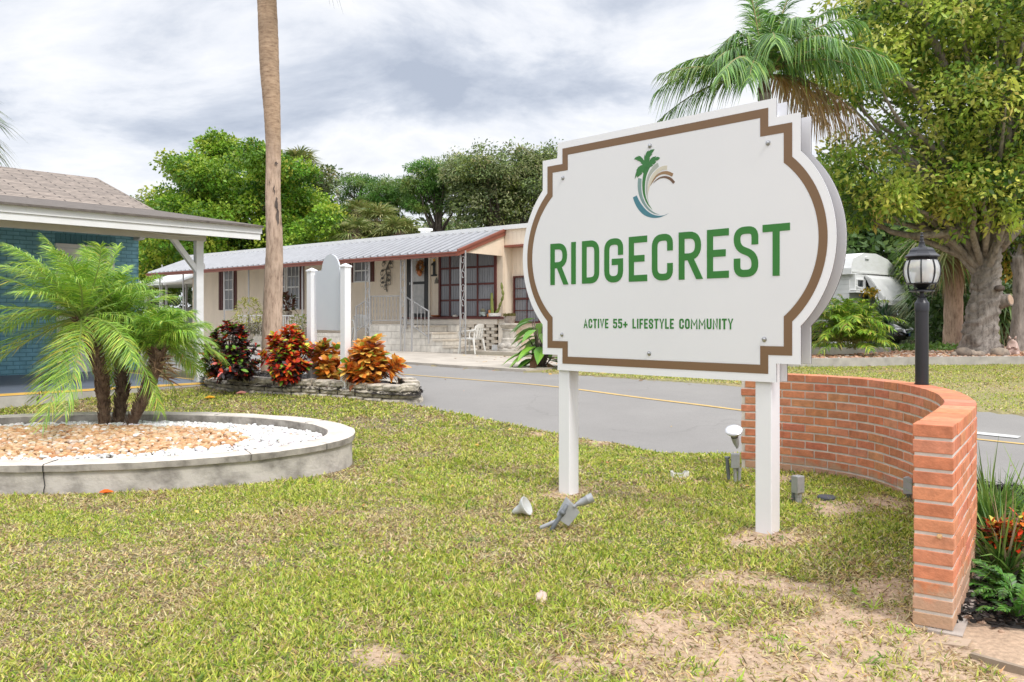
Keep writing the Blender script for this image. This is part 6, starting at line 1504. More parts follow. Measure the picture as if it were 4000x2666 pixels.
nb.strips(P_, D_, unit(np.cross(D_, [0, 0, 1.])), U(.35, .62, n), .016, [[0, 0, -.06]]*n, col=pick([(.03, .075, .035), (.05, .11, .05), (.08, .14, .07)], n)); nb.build('leaves', M['blade'], t); mb = MB(); mb.tube([b, b+Vector((0, 0, .8))], .08, 8); mb.build('trunk', M['bark2'], t)
b = V(3392, 1260, 26); b.z = .5; t = thing('flower_stalk', 'tall flower stalk with yellow head before the white trailer', 'plant', b); mb = MB(); mb.tube([b, V(3395, 1180, 26), V(3401, 1140, 26)], [.02, .018, .012], 5)
mb.build('stem', solid('green_stem', (.16, .22, .05), .6), t); nb = NB(); n = 160; P_ = np.array(V(3402, 1142, 26))+rng.normal(0, .10, (n, 3))*[1, 1, .8]; D_ = unit(rng.normal(0, 1, (n, 3))); nb.strips(P_, D_, unit(np.cross(D_, [0, 1, .3])), .07, .025, (0, 0, 0), col=pick([(.55, .40, .03), (.45, .30, .03), (.20, .22, .04)], n)); nb.build('flower_head', M['leaf'], t)
# ================================================================== trees
def tree(name, label, base, r0, top, lobes, ncl, per, leaf, pal_, cr, grp=None, bark_='bark2', asp=.5, bias=.35, br=26, flat=.8, pw_=None, cjit=.25, hangdown=0, shell=.55, limbs=None, trunk=True):
    t = thing(name, label, 'tree', base, grp); nb = NB(); lobes_ = [(Vector(l[:3]), l[3:]) for l in lobes]
    vol = np.array([l[1][0]*l[1][1]*l[1][2] for l in lobes_])**.7; pr = vol/vol.sum(); ks = rng.choice(len(lobes_), ncl, p=pr)
    u = unit(rng.normal(0, 1, (ncl, 3))); rad = U(shell**3, 1, ncl)**(1/3)
    rad = rad*(1+.34*(fbm(u[:, 0]*3+9, u[:, 2]*3+u[:, 1]*2+7, 1.5, 31)-.5)*2)
    C_ = np.array([list(lobes_[k][0]) for k in ks])+u*rad[:, None]*np.array([lobes_[k][1] for k in ks])
    cc = pick(pal_, ncl, cjit, pw_); n = ncl*per; ci = np.repeat(np.arange(ncl), per)
    crs = cr*U(.6, 1.3, ncl)
    off = rng.normal(0, 1, (n, 3)); off = off/np.maximum(np.linalg.norm(off, axis=1, keepdims=True), 1)*crs[ci][:, None]*[1, 1, flat]
    P_ = C_[ci]+off
    D_ = unit(off*.6/cr+u[ci]*.5+rng.normal(0, .7, (n, 3))+[0, 0, .15-hangdown]); nr = unit(rng.normal(0, .6, (n, 3))+[0, 0, .6]+u[ci]*.4); S_2 = unit(np.cross(D_, nr))
    L = leaf*U(.7, 1.3, n); col = np.clip(cc[ci]*(1+U(-.18, .22, (n, 1))), 0, 1)
    nb.strips(P_, D_, S_2, L, L*asp*.5, np.array([0, 0, -1.])*(L*.2)[:, None], ts=(0, .5, 1), ws=(.12, 1, .1), col=col)
    nb.build('crown', M['leaf'], t, smooth=False)
    mb = MB(); base = Vector(base); top = Vector(top)
    if trunk: rough_trunk([base-Vector((0, 0, .2)), base.lerp(top, .5)+Vector((r0*.4, 0, 0)), top], r0, r0*.6, M[bark_], t, rows=16, bumpiness=.1, flare=r0*.25)
    for k in range(br):
        tgt = Vector(C_[random.randrange(ncl)]); a = base.lerp(top, random.uniform(.6, 1)); tgt = a.lerp(tgt, .92)
        mid = a.lerp(tgt, .45)+Vector((random.uniform(-.3, .3), random.uniform(-.3, .3), random.uniform(.0, .5)))*((tgt-a).length*.2); q = a.lerp(tgt, .75)+Vector((random.uniform(-.2, .2), 0, random.uniform(-.1, .3)))*((tgt-a).length*.12)
        mb.tube(catmull([a, mid, q, tgt], 4), list(np.linspace(r0*.34, r0*.05, 13)), 6)
    if limbs:
        for L_ in limbs: P2 = catmull(L_[0], 5); mb.tube(P2, list(np.linspace(L_[1], L_[2], len(P2))), 9)
    mb.build('limbs', M[bark_], t, True); return t
def LP(px, py, Y, rx, ry=None, rz=None, k=F):         # lobe from a photograph position, radii in photo pixels
    q = V(px, py, Y); s_ = Y/k; return (q.x, q.y, q.z, rx*s_, (ry or rx)*s_, (rz or rx)*s_)
def gb(px, Y): x = (px-CX)/F*Y; return Vector((x, Y, float(G(x, Y))))
bright = [(.21, .36, .03), (.14, .29, .025), (.31, .45, .045), (.08, .18, .02), (.42, .50, .06)]
olive = [(.23, .29, .11), (.31, .36, .15), (.17, .21, .09), (.40, .42, .20), (.11, .16, .06)]
pine = [(.13, .27, .05), (.18, .33, .06), (.09, .19, .04), (.26, .36, .09)]
dkg = [(.08, .15, .035), (.11, .20, .045), (.05, .10, .03), (.17, .26, .06)]
# big bright tree behind the home
Yt = 43
tree('bright_green_tree', 'large bright green round tree behind the cream home', gb(935, Yt), .35, V(950, 1000, Yt), [LP(960, 860, Yt, 200, 200, 140), LP(800, 930, Yt, 130, 180, 110), LP(1130, 930, Yt, 120, 180, 110)]+[LP(940+sg_*random.uniform(.35, 1.0)*a_, 1000-b_+random.uniform(-25, 25), Yt+random.uniform(-3, 3), random.uniform(48, 82), 90, random.uniform(36, 60)) for a_, b_ in ((150, 395), (150, 380), (200, 350), (240, 320), (240, 300), (280, 270), (300, 240), (320, 210), (330, 170), (340, 130), (345, 90), (350, 60), (200, 240), (300, 150), (250, 340), (340, 40), (345, 10), (100, 300), (280, 200), (320, 100), (330, 180), (90, 400), (230, 360), (345, 140), (350, 20), (260, 80)) for sg_ in (-1, 1)]+[ LP(640, 1060, Yt, 120, 120, 90), LP(1010, 1040, Yt, 240, 200, 70), LP(1190, 1010, Yt, 90, 120, 80)], 2500, 60, .17, bright, .46, bark_='bark2', asp=.62, br=40, shell=.45, grp='trees behind the cream home')
tree('background_tree', 'grey green tree peeping out right of the bright green tree', gb(1250, 50), .25, V(1250, 900, 50), [LP(1235, 740, 50, 50, 60, 60), LP(1270, 690, 50, 30, 40, 26), LP(1250, 860, 50, 80, 100, 80)], 150, 40, .22, olive, .55, br=16, grp='trees behind the cream home')
tree('background_tree', 'dark small treetop just left of the bright green tree', gb(575, 55), .2, V(575, 900, 55), [LP(575, 830, 55, 60, 80, 55), LP(600, 940, 55, 90, 100, 90)], 150, 40, .25, olive, .6, br=8, grp='trees behind the cream home')
def pinetree(px, Y, label, lobes, ncl, trunk_top):
    return tree('pine_tree', label, gb(px, Y), .24, V(px, trunk_top, Y), lobes, int(ncl*1.25), 80, .20, pine, .42, bark_='bark2', asp=.22, br=22, flat=.5, grp='pines behind the cream home', shell=.2)
pinetree(1400, 52, 'thin open pine, leftmost of the pines behind the home', [LP(1385, 715, 52, 75, 60, 28), LP(1330, 765, 52, 45, 50, 22), LP(1430, 770, 52, 45, 50, 30), LP(1370, 820, 52, 50, 50, 22)], 75, 770)
pinetree(1520, 50, 'rounded low pine standing between two taller pines', [LP(1510, 730, 50, 75, 60, 35), LP(1470, 775, 50, 50, 60, 28), LP(1570, 770, 50, 50, 60, 36), LP(1500, 820, 50, 60, 60, 24)], 120, 800)
pinetree(1712, 48, 'tallest spreading pine with bare trunk behind the home', [LP(1690, 660, 48, 80, 70, 34), LP(1635, 720, 48, 60, 60, 40), LP(1745, 700, 48, 55, 60, 45), LP(1640, 800, 48, 55, 60, 30), LP(1740, 800, 48, 60, 60, 30), LP(1690, 740, 48, 60, 60, 30)], 190, 740)
Yt = 46
tree('oak_tree', 'tall grey green oak behind the right end of the cream home', gb(1950, Yt), .4, V(1950, 850, Yt), [LP(1800+22*k, random.uniform(620, 760), Yt+random.uniform(-2, 2), random.uniform(42, 70), 80, random.uniform(34, 55)) for k in range(17)]+[ LP(1900, 800, Yt, 150, 150, 100), LP(2080, 830, Yt, 150, 150, 110), LP(1820, 720, Yt, 60, 80, 80)]+[LP(1780+25*k, 665+random.uniform(-60, 70), Yt, 42, 60, 42) for k in range(16)], 1250, 50, .16, olive+[(.20, .26, .05)], .60, br=46, asp=.5, grp='trees behind the cream home', shell=.4)
for j in range(4): tree('background_tree', 'shadowy low tree in the row below the pines behind the home', gb(1320+210*j, 58), .3, V(1320+210*j, 950, 58), [LP(1250+210*j+70*k, 930+14*((k*3+j) % 4), 58, 80, 80, 62) for k in range(3)], 175, 44, .28, olive+dkg, .8, br=6, grp='low trees below the pines')
tree('background_tree', 'bright low bushy tree under the porch roof left of the home', gb(640, 47), .2, V(650, 1080, 47), [LP(590, 1010, 47, 90, 90, 70), LP(690, 1050, 47, 90, 90, 60), LP(530, 960, 47, 60, 60, 60)], 240, 44, .24, bright, .55, br=6, grp='trees behind the cream home')
sabal = [(.22, .27, .07), (.30, .33, .10), (.16, .22, .06), (.40, .38, .15)]
for k, (px, py, Yp, R_, lab) in enumerate(((1385, 925, 40, .95, 'small fan palm, lower left of the fan palms above the awning'), (1480, 880, 42, 1.2, 'broad fan palm in the middle behind the awning roof'), (1560, 925, 40, 1.1, 'fan palm with drooping tips right of the broad one'), (1400, 850, 46, .9, 'fan palm crown standing higher behind the others'))):
    palm('fan_palm', lab, gb(px, Yp), V(px, py, Yp), .16, .14, 30, .85, R_, sabal, 'fan palms behind the home', k*1.3, skirt=5, wl_=.03, emin=-.6)
palm('fan_palm', 'fan palm top poking out behind the bright green tree', gb(1165, 48), V(1165, 655, 48), .16, .14, 26, .9, 1.2, sabal, None, .4, wl_=.03, emin=-.3)
palm('fan_palm', 'palm off the left edge with one dark drooping leaf showing', gb(-150, 19.0), V(-205, 470, 19.0), .16, .14, 30, .75, .95, sab, None, .9, hang=.6, wl_=.02)

# queen palm behind the sign
Yq = 17.5; b = gb(2990, Yq); top = V(2985, 350, Yq); t = thing('queen_palm', 'feathery queen palm with drooping fronds behind the sign', 'palm', b)
rough_trunk([b, b.lerp(top, .5), top], .17, .13, M['bark'], t, rows=24, bumpiness=.06)
mb = MB(); mb.tube([top-Vector((0, 0, .1)), top+Vector((0, 0, .45))], [.15, .07], 10); mb.build('crownshaft', M['boots'], t)
nb = NB(); mbp = MB(); qp = [(.12, .26, .055), (.17, .35, .07), (.08, .18, .045), (.27, .44, .08)]
for (a, e_, L, dr_, pal_, hg) in [(3.05, .75, 2.3, .62, qp, 1), (3.3, .30, 2.4, .30, [(.20, .30, .05), (.14, .24, .04)], .8), (2.8, 1.0, 2.4, .75, qp, 1), (3.6, .95, 2.0, .7, qp, .9), (2.3, 1.15, 2.5, .55, qp, .8), (1.6, 1.35, 2.9, .25, qp, .5), (1.2, 1.3, 2.9, .3, qp, .5), (4.9, 1.25, 2.5, .5, qp, .8), (.4, 1.15, 2.9, .4, qp, .6), (.1, .85, 3.0, .45, qp, .9), (-.15, .55, 2.8, .55, qp, 1.1), (-.5, .35, 2.5, .55, qp, 1.1), (5.4, .7, 2.4, .6, qp, 1), (4.3, .6, 2.2, .7, qp, 1), (.8, .8, 2.6, .6, qp, 1), (3.9, .4, 2.2, .6, qp, 1), (-.1, .1, 2.0, .55, [(.36, .24, .12), (.45, .33, .19), (.28, .18, .09)], 1.1), (-.35, -.1, 1.7, .5, [(.40, .27, .12), (.48, .36, .2), (.42, .26, .06)], 1.1), (.3, .0, 1.9, .5, [(.36, .24, .12), (.45, .33, .19)], 1.1), (2.9, .15, 2.0, .5, qp, 1), (2.0, .9, 2.3, .6, qp, .9), (4.6, 1.0, 2.2, .6, qp, .9), (-.05, 1.2, 2.6, .45, qp, .8), (.2, 1.3, 2.9, .3, qp, .6), (.6, 1.05, 3.0, .35, qp, .7), (0, 1.0, 3.2, .3, qp, .7), (1.9, 1.4, 2.9, .2, qp, .5), (-.3, .8, 3.0, .45, qp, 1), (2.6, .7, 2.5, .6, qp, 1), (3.4, 1.2, 2.4, .6, qp, .9), (5.8, .5, 2.8, .5, qp, 1.1), (5.2, 1.1, 2.6, .6, qp, 1), (3.1, .5, 2.4, .5, qp, 1)]:
    frond(nb, mbp, top+Vector((0, 0, .3)), a+random.uniform(-.15, .15), e_+random.uniform(-.1, .1), L*random.uniform(.85, 1.12), dr_*random.uniform(.8, 1.25), 80, .55*random.uniform(.85, 1.15), .014, pal_, None, (-.03, 0, 0), .1, hg, t0=.12, rr=.02)
nb.build('crown', M['frond'], t); mbp.build('midrib', solid('queen_rib', (.30, .24, .10), .6), t)

# the big oak on the right: knotted pale trunk, spreading limbs, mixed yellow green leaves
Yo = 20.5; b = V(3825, 1385, Yo); b.z = KZ+.08
oakp = [(.27, .40, .055), (.41, .50, .08), (.56, .60, .13), (.13, .25, .035), (.065, .13, .025), (.62, .60, .16), (.66, .36, .07)]
D = lambda x, y: V(3100+x/2.614, 950+y/2.614, Yo); E_ = lambda x, y, yy=Yo: V(2500+x/1.568, y/1.568, yy)
lobes = [LP(3600, 190, 20, 250, 400, 150), LP(3850, 120, 20, 280, 450, 170), LP(4150, 250, 20.5, 300, 500, 260), LP(3700, 420, 19.5, 230, 380, 130), LP(3950, 480, 19.5, 250, 420, 170), LP(3330, 300, 19.3, 170, 260, 100), LP(3200, 210, 19, 90, 180, 60), LP(3330, 620, 20, 110, 260, 110), LP(3420, 780, 20, 150, 300, 90), LP(3660, 700, 20, 190, 300, 120), LP(3850, 780, 19.2, 200, 300, 110), LP(3280, 790, 21, 90, 200, 90), LP(3560, -60, 20, 260, 400, 110), LP(3900, -120, 21, 350, 450, 160), LP(3480, 120, 19.5, 120, 200, 90), LP(3980, 700, 20, 130, 260, 150), LP(3720, 880, 21.5, 130, 200, 60)]
oak = tree('oak_tree', 'huge spreading oak with pale knotted trunk right of the lamp', b, .3, D(1960, -60), lobes, 1950, 38, .135, oakp, .38, bark_='bark', asp=.52, br=60, pw_=[4.4, 4.2, 2.8, 3.6, 2, 1.4, .12], shell=.5, trunk=False, limbs=[
  ([D(1960, 10), E_(2090, 1250), E_(1960, 1230), E_(1860, 1180)], .15, .06), ([D(2100, 40), E_(2250, 1460, 20.2), E_(2330, 1380), E_(2420, 1290)], .17, .10), ([E_(1670, 1445), E_(1540, 1420), E_(1480, 1380), E_(1420, 1345)], .085, .03), ([E_(2060, 1340), E_(1900, 1420, 20), E_(1760, 1440, 20), E_(1660, 1445)], .11, .075),
  ([E_(2110, 1240), E_(2090, 1000), E_(2070, 800), E_(1930, 650), E_(1720, 570), E_(1560, 490)], .20, .04), ([E_(2080, 1020), E_(1900, 820), E_(1700, 680), E_(1420, 600)], .12, .02), ([E_(1930, 650, 20), E_(1860, 400, 19.5), E_(1760, 170, 19.3), E_(1700, 0, 19.3), E_(1500, -120, 19.2)], .13, .05), ([E_(1760, 100, 19), E_(1600, 20, 19), E_(1380, -40, 19)], .07, .03),
  ([E_(1700, 560, 19.2), E_(1380, 350, 18.6), E_(1240, 380, 18.4), E_(1100, 400, 18.3), E_(920, 470, 18.2)], .06, .02), ([E_(1100, 400, 18.3), E_(1000, 410, 18.2), E_(850, 365, 18.1), E_(730, 340, 18.1)], .035, .010), ([E_(950, 410, 18.2), E_(880, 340, 18.2), E_(850, 310, 18.2)], .018, .008),
  ([E_(2200, 1300), E_(2260, 900, 20), E_(2220, 500, 19.6), E_(2220, 0, 19.4)], .2, .08), ([E_(2260, 900), E_(2330, 500), E_(2330, 0)], .12, .06)])
rough_trunk([b-Vector((0, 0, .15)), b+Vector((0, 0, .12)), D(1905, 900), D(1935, 700), D(1965, 520), D(1960, 350), D(1970, 180), D(1985, 0), D(1990, -90)], .38, .30, M['bark'], oak, seg=40, rows=80, bumpiness=.15, freq=16, flare=.26)
mb = MB(); q = D(2060, 610); e_ = D(2140, 590)+Vector((0, -.3, .02)); mb.tube([q, q.lerp(e_, .6), e_], [.22, .17, .15], 16); kn = mb.build('limb_stub', M['bark'], oak, 'auto')
mb = MB(); dd_ = (e_-q).normalized(); Rq = dd_.to_track_quat('Z', 'Y').to_matrix(); mb.lathe([(.125, .0), (.125, .012), (.09, .016), (.02, .018)], e_, 16, Rq); mb.build('cut_face', solid('cut_wood', (.55, .40, .30), .8, (.42, .28, .18), 14), kn)
mb = MB(); mb.ball(D(2020, 470)+Vector((-.03, -.40, 0)), (.13, .10, .08), 10, 6, .1); mb.build('knot', M['bark2'], oak, True)
b = V(3966, 1370, 22.5); b.z = KZ+.1
tree('slender_oak', 'slender grey tree behind the pale statue at the right edge', b, .21, V(3975, 1000, 22.5), [LP(4010, 900, 23, 90, 150, 90), LP(4100, 600, 24, 160, 200, 200), LP(3950, 1010, 24, 60, 150, 60)], 420, 34, .15, oakp, .42, bark_='bark', br=24)
b = V(3720, 1332, 25); b.z = KZ+.15
palm('cabbage_palm', 'straight brown palm trunk between the lamp and the oak', b, V(3722, 1030, 25)+Vector((0, 0, 1.2)), .27, .25, 26, .9, 1.1, sabal, None, .2, skirt=8)
# dense wood on the right
hz = [(3150, 45, 950, 150, 190, dkg+oakp[:3], 'dark green tree directly behind the white trailer roof'), (3330, 46, 880, 200, 230, oakp[:5], 'mid green tree above the white trailer'), (3640, 36, 960, 170, 190, bright, 'bright leafed tree behind the lantern'), (3760, 33, 1000, 180, 160, bright, 'fresh green tree behind the brown palm trunk'), (3960, 32, 1030, 160, 200, bright, 'fresh green tree right of the oak trunk'), (3480, 44, 800, 260, 260, dkg, 'tall dark tree at the back of the wood'), (3850, 45, 800, 300, 300, dkg, 'tallest dark tree deep behind the oak'), (4200, 40, 800, 300, 350, dkg, 'dark tree beyond the right picture edge'), (3100, 44, 1000, 150, 160, olive, 'olive tree just showing beside the sign panel')]
for px, Yh, py, rx, rz_, pal_, lab in hz:
    tree('woodland_tree', lab, gb(px, Yh), .25, V(px, py+80, Yh), [LP(px+random.uniform(-.4, .4)*rx, py+random.uniform(-.5, .5)*rz_, Yh, rx*.62, rx*.62, rz_*.6) for _ in range(6)], 380, 36, .2, pal_, .6, br=16, grp='woodland trees on the right', shell=.3)
for k, (px, Yp, py, R_, lab) in enumerate(((3565, 38, 1090, 1.2, 'fan palm with drooping leaves right behind the trailer wall'), (3600, 36, 1010, 1.2, 'higher fan palm behind the black car'), (3630, 32, 1180, 1.0, 'tan and green fan palm beside the lantern glass'), (3675, 30, 1150, 1.2, 'green fan palm left of the brown palm trunk'), (3800, 28.5, 1160, 1.2, 'fan palm hidden behind the oak trunk'), (3890, 27.5, 1190, 1.1, 'fan palm between the oak and the slender tree'), (3980, 28, 1150, 1.2, 'fan palm at the right picture edge'), (3700, 30, 1230, 1.0, 'low fan palm behind the brown palm trunk'))):
    palm('fan_palm', lab, gb(px, Yp), V(px, py, Yp), .13, .12, 24, .7, R_, [(.10, .17, .045), (.16, .23, .06), (.07, .12, .035), (.26, .28, .10)], 'fan palms in the undergrowth', k, skirt=(9 if k in (0, 2) else 3), wl_=.032, emin=-.8, hang=.6)
# undergrowth and far wood as masses
def mass(name, n, box_, hfun, leaf, pal_, asp=.55, qmin=-9):
    nb = NB(); xs = U(box_[0], box_[1], n); ys = U(box_[2], box_[3], n); k_ = (xs/ys > qmin) & (np.hypot(xs-11.9, ys-29.5) > 2.6); xs, ys = xs[k_], ys[k_]; n = len(xs); h = hfun(xs, ys)*(.55+.9*fbm(xs, ys*.6, .45, 13, 3)); zs = G(xs, ys)+h*U(0, 1, n)**.6
    D_ = unit(rng.normal(0, 1, (n, 3))+[0, 0, .3]); S_2 = unit(np.cross(D_, rng.normal(0, .6, (n, 3))+[0, -.5, .5])); cm = fbm(xs, zs, .9, 17, 3); L = leaf*U(.7, 1.3, n)
    P_ = np.array(pal_); ki = np.clip(((cm-.25)/.5*len(P_)+rng.normal(0, .6, n)).astype(int), 0, len(P_)-1); nb.strips(np.stack([xs, ys, zs], -1), D_, S_2, L, L*asp*.5, (0, 0, 0), ts=(0, .5, 1), ws=(.12, 1, .1), col=P_[ki]*(1+U(-.2, .2, (n, 1))))
    return tag(nb.build(name, M['leaf'], smooth=False), kind='stuff')
mass('undergrowth', 26000, (9.5, 24, 26.8, 31), lambda x, y: 2.0+0*x, .22, [(.025, .045, .02), (.04, .075, .025), (.06, .12, .03), (.09, .17, .04)], qmin=.485)
mass('undergrowth', 2500, (8, 13, 22.5, 25), lambda x, y: .22+0*x, .12, [(.08, .16, .03), (.14, .26, .04), (.10, .20, .04)], qmin=.37)
mass('far_woods', 70000, (-75, 75, 62, 78), lambda x, y: 7.5+0*x, .5, [(.045, .06, .03), (.06, .085, .035), (.085, .11, .05), (.11, .13, .06)])
mass('far_woods', 16000, (16, 60, 36, 50), lambda x, y: 7+0*x, .4, dkg)

# neighbours at the left end of the home
fn = Fr((-16.4, 38.0), (.80, -.60)); p = fn.p
cpn = thing('carport', 'white flat roofed carport beyond the left end of the home', 'carport', p(0, 0, .4))
mb = MB(); fn.box(mb, -6, 3.6, -3.0, .0, 3.02, 3.16); fn.box(mb, -6, 3.6, .0, .06, 2.98, 3.22); mb.hexa([p(.6, .9, 3.0), p(3.6, .9, 3.0), p(3.6, -.1, 3.35), p(.6, -.1, 3.35), p(.6, .9, 3.06), p(3.6, .9, 3.06), p(3.6, -.1, 3.42), p(.6, -.1, 3.42)]); mb.build('roof', M['white_paint'], cpn)
for u in (-3, -1.2, .6, 2.2, 3.4):
    mb = MB(); fn.box(mb, u-.04, u+.04, -.1, -.02, .3, 3.02); mb.build('post', M['rail'], cpn)
mb = MB(); fn.box(mb, -6, 3.6, -3.2, -3.05, .3, 2.0); mb.build('back_wall', solid('grey_wall', (.42, .42, .40), .8), cpn)
# plants along the home
p = fh.p
def bushy(name, label, c, r_, n, leaf, pal_, asp=.4, grp=None, pot=None, potm=None, up=.3, mat='leaf'):
    c = Vector(c); t = thing(name, label, 'potted plant' if pot else 'plant', c, grp); nb = NB(); u = rng.normal(0, 1, (n, 3)); u = u/np.maximum(np.linalg.norm(u, axis=1, keepdims=True), .8)
    P_ = np.array(c)+u*np.array(r_)+[0, 0, r_[2]+(pot or 0)]; D_ = unit(u*.6+rng.normal(0, .6, (n, 3))+[0, 0, up]); L = leaf*U(.6, 1.3, n)
    nb.strips(P_, D_, unit(np.cross(D_, rng.normal(0, .6, (n, 3))+[0, 0, 1])), L, L*asp*.5, np.array([0, 0, -1.])*(L*.4)[:, None], col=pick(pal_, n, .25)); nb.build('foliage', M[mat], t)
    mb = MB(); mb.tube([c, c+Vector((0, 0, (pot or 0)+r_[2]))], .02, 5); mb.build('stem', M['bark2'], t)
    if pot: mb = MB(); mb.lathe([(.13, 0), (.16, pot*.3), (.20, pot), (.17, pot), (.16, pot-.03)], c, 14); mb.build('pot', potm or M['block'], t, 'auto')
    return t
u, z = fh.at(972, 1305, 2.3); q = p(u, 2.3, GZ)
bushy('potted_shrub', 'yellow green feathery plant in a pot against the cream wall', q+Vector((0, 0, .28)), (.42, .3, .55), 420, .22, [(.38, .38, .08), (.28, .32, .06), (.45, .42, .12)], .16, pot=.35, potm=M['stone'], up=.6)
u, z = fh.at(1015, 1300, 2.4); bushy('grey_shrub', 'dull grey brown trailing shrub below the yellow feathery plant', p(u, 2.45, GZ+.55), (.45, .3, .16), 600, .10, [(.14, .13, .09), (.20, .18, .12), (.10, .09, .06)], .3, up=.0)
u, z = fh.at(1112, 1200, 1.3); bushy('potted_shrub', 'small dark red leaved plant behind the white balustrade', p(u, 1.2, z-.35), (.22, .2, .28), 90, .30, [(.13, .05, .035), (.10, .10, .03), (.17, .08, .04)], .35, pot=.2, up=.7)
for px, lab in ((1165, 'pale green weedy plant behind the left blank sign post'), (1205, 'sparse yellowish plant between balustrade and blank sign')):
    u, z = fh.at(px, 1290, 1.9); bushy('weedy_plant', lab, p(u, 2.0, GZ+.35), (.22, .2, .38), 120, .16, [(.25, .28, .08), (.18, .22, .06), (.36, .34, .14)], .3, up=.5)
# broad leaved plant at the foot of the sign panel
b = gp(2105, 1440); t = thing('broad_leaf_plant', 'large broad leaved plant at the road edge behind the sign', 'plant', b); nb = NB(); nbd = NB(); mbp = MB()
for k in range(46):
    a = k*2.4; dry = k % 6 == 4; hh = random.uniform(.15, 1.1)*(1 if not dry else .4); r_ = random.uniform(.12, .42); q = b+Vector((math.cos(a)*r_+.1, math.sin(a)*r_*.6, hh)); mbp.tube([b+Vector((.1, 0, 0)), b.lerp(q, .5)+Vector((0, 0, .12)), q], [.02, .016, .010], 5)
    d = np.array([[math.cos(a), math.sin(a)*.6, -.15 if not dry else -.6]]); d = unit(d); L = random.uniform(.38, .62)
    for sg in (-1, 1):                                  # two halves folded along the midrib
        sd = unit(np.cross(d, [0, 0, 1.]))*sg; o_ = unit(sd+np.array([[0, 0, .35]]))
        ts = (0, .25, .5, .75, 1); w_ = (.3, .95, 1, .65, .02); c0 = [np.array(q)+d[0]*L*t_+np.array([0, 0, -1])*L*.35*t_*t_ for t_ in ts]; v = []
        for c_, ww in zip(c0, w_): v += [c_, c_+o_[0]*ww*L*.24]
        (nbd if dry else nb).add(v, [(2*i, 2*i+1, 2*i+3, 2*i+2) for i in range(4)], pick([(.14, .32, .04), (.22, .42, .05), (.08, .20, .03)] if not dry else [(.30, .20, .12), (.24, .12, .07)], 1)[0])
nb.build('leaves', M['croton'], t); nbd.build('dry_leaves', M['dry'], t); mbp.build('stems', M['bark2'], t)
for k, (px, py) in enumerate(((1395, 1502), (1435, 1527))):
    pass

# ================================================================== lawn blades
def lawn(name, n, xr, yr, test, hL, wB, green, seed, dens=None, P0=None, lean=.8):
    nb = NB(); xs = U(*xr, n); ys = yr[0]+(yr[1]-yr[0])*U(0, 1, n)
    k = test(xs, ys); xs, ys = xs[k], ys[k]
    k = np.abs(xs) < ys*.66+.8; xs, ys = xs[k], ys[k]
    S2_ = sandiness(xs, ys) if green != 'far' else 0*xs
    k = U(0, 1, len(xs)) > np.clip((S2_-.12)/.75, 0, .80); xs, ys = xs[k], ys[k]
    k = U(0, 1, len(xs)) < .45+.9*fbm(xs, ys, 5, 41, 3); xs, ys = xs[k], ys[k]; S2_ = S2_ if green == 'far' else sandiness(xs, ys); n = len(xs)
    dr = np.clip(drybloom(xs, ys)*.44+.30*sm((fbm(xs, ys, 7, 55, 3)-.4)/.25)+.24+.45*np.clip(S2_, 0, 1), 0, .95) if green != 'far' else np.clip(1.4*fbm(xs, ys, .8, 21, 3)-.25, 0, 1)
    dry = U(0, 1, n) < dr*.85+.10
    gsel = pick([(.42, .50, .065), (.32, .42, .055), (.54, .58, .10), (.15, .23, .035), (.68, .64, .17)], n, .22, [4, 3, 3, 2.4, 2.6]); dsel = pick([(.58, .48, .24), (.68, .58, .33), (.42, .31, .16), (.22, .145, .08), (.55, .38, .19)], n, .22, [4, 3.4, 2.2, 2, 1.6])
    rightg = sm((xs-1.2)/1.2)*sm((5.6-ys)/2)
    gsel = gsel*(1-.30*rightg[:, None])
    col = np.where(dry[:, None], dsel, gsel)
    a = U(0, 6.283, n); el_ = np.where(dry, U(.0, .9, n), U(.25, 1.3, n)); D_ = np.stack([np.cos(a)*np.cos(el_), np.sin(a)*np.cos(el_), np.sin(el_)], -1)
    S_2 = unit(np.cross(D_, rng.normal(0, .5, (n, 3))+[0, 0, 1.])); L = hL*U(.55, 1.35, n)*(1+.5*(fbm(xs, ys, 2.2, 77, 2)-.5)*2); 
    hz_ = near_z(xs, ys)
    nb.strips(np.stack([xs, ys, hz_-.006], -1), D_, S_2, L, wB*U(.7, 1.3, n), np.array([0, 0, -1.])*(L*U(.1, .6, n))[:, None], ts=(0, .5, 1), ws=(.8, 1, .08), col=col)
    return tag(nb.build(name, M['blade']), kind='stuff')
def near_z(x, y): return G(x, y)+sm((14-y)/3)*sm((y-1)/1)*(.022*(fbm(x, y, 3.5, 1, 4)-.5))
slabp = fb.p(-14, 4.38, 0), fb.p(pu+.24, 4.38, 0), fb.p(pu+.24, -2, 0)
def lawntest(x, y):
    e_ = ((x-PC[0])/(PA+.015))**2+((y-PC[1])/(PB+.015))**2 > 1
    o = (x-fb.A[0])*fb.n[0]+(y-fb.A[1])*fb.n[1]; u = (x-fb.A[0])*fb.d[0]+(y-fb.A[1])*fb.d[1]
    k = e_ & ~((o < 4.40) & (u < pu+.26)) & (roadv(x, y) < lawnedge(x, y)+.03) & ~inpoly(x, y, bedpoly) & ~inpoly(x, y, rightpoly)
    for px, py in ((2224, 1926), (3013.6, 2098)):
        u0 = fs.at(px, 1900, -.018)[0]-pw/2; c = fs.p(u0, -.018-pw/2, 0); k &= (abs(x-c.x) > .07) | (abs(y-c.y) > .07)
    return k
LN = 1.0 if not QUICK else .35
lawn('lawn_grass', int(470000*LN), (-3.4, 3.4), (2.3, 4.3), lawntest, .048, .0030, 'n', 1)
lawn('lawn_grass', int(450000*LN), (-4.6, 3.6), (4.3, 6.6), lawntest, .050, .0036, 'n', 2)
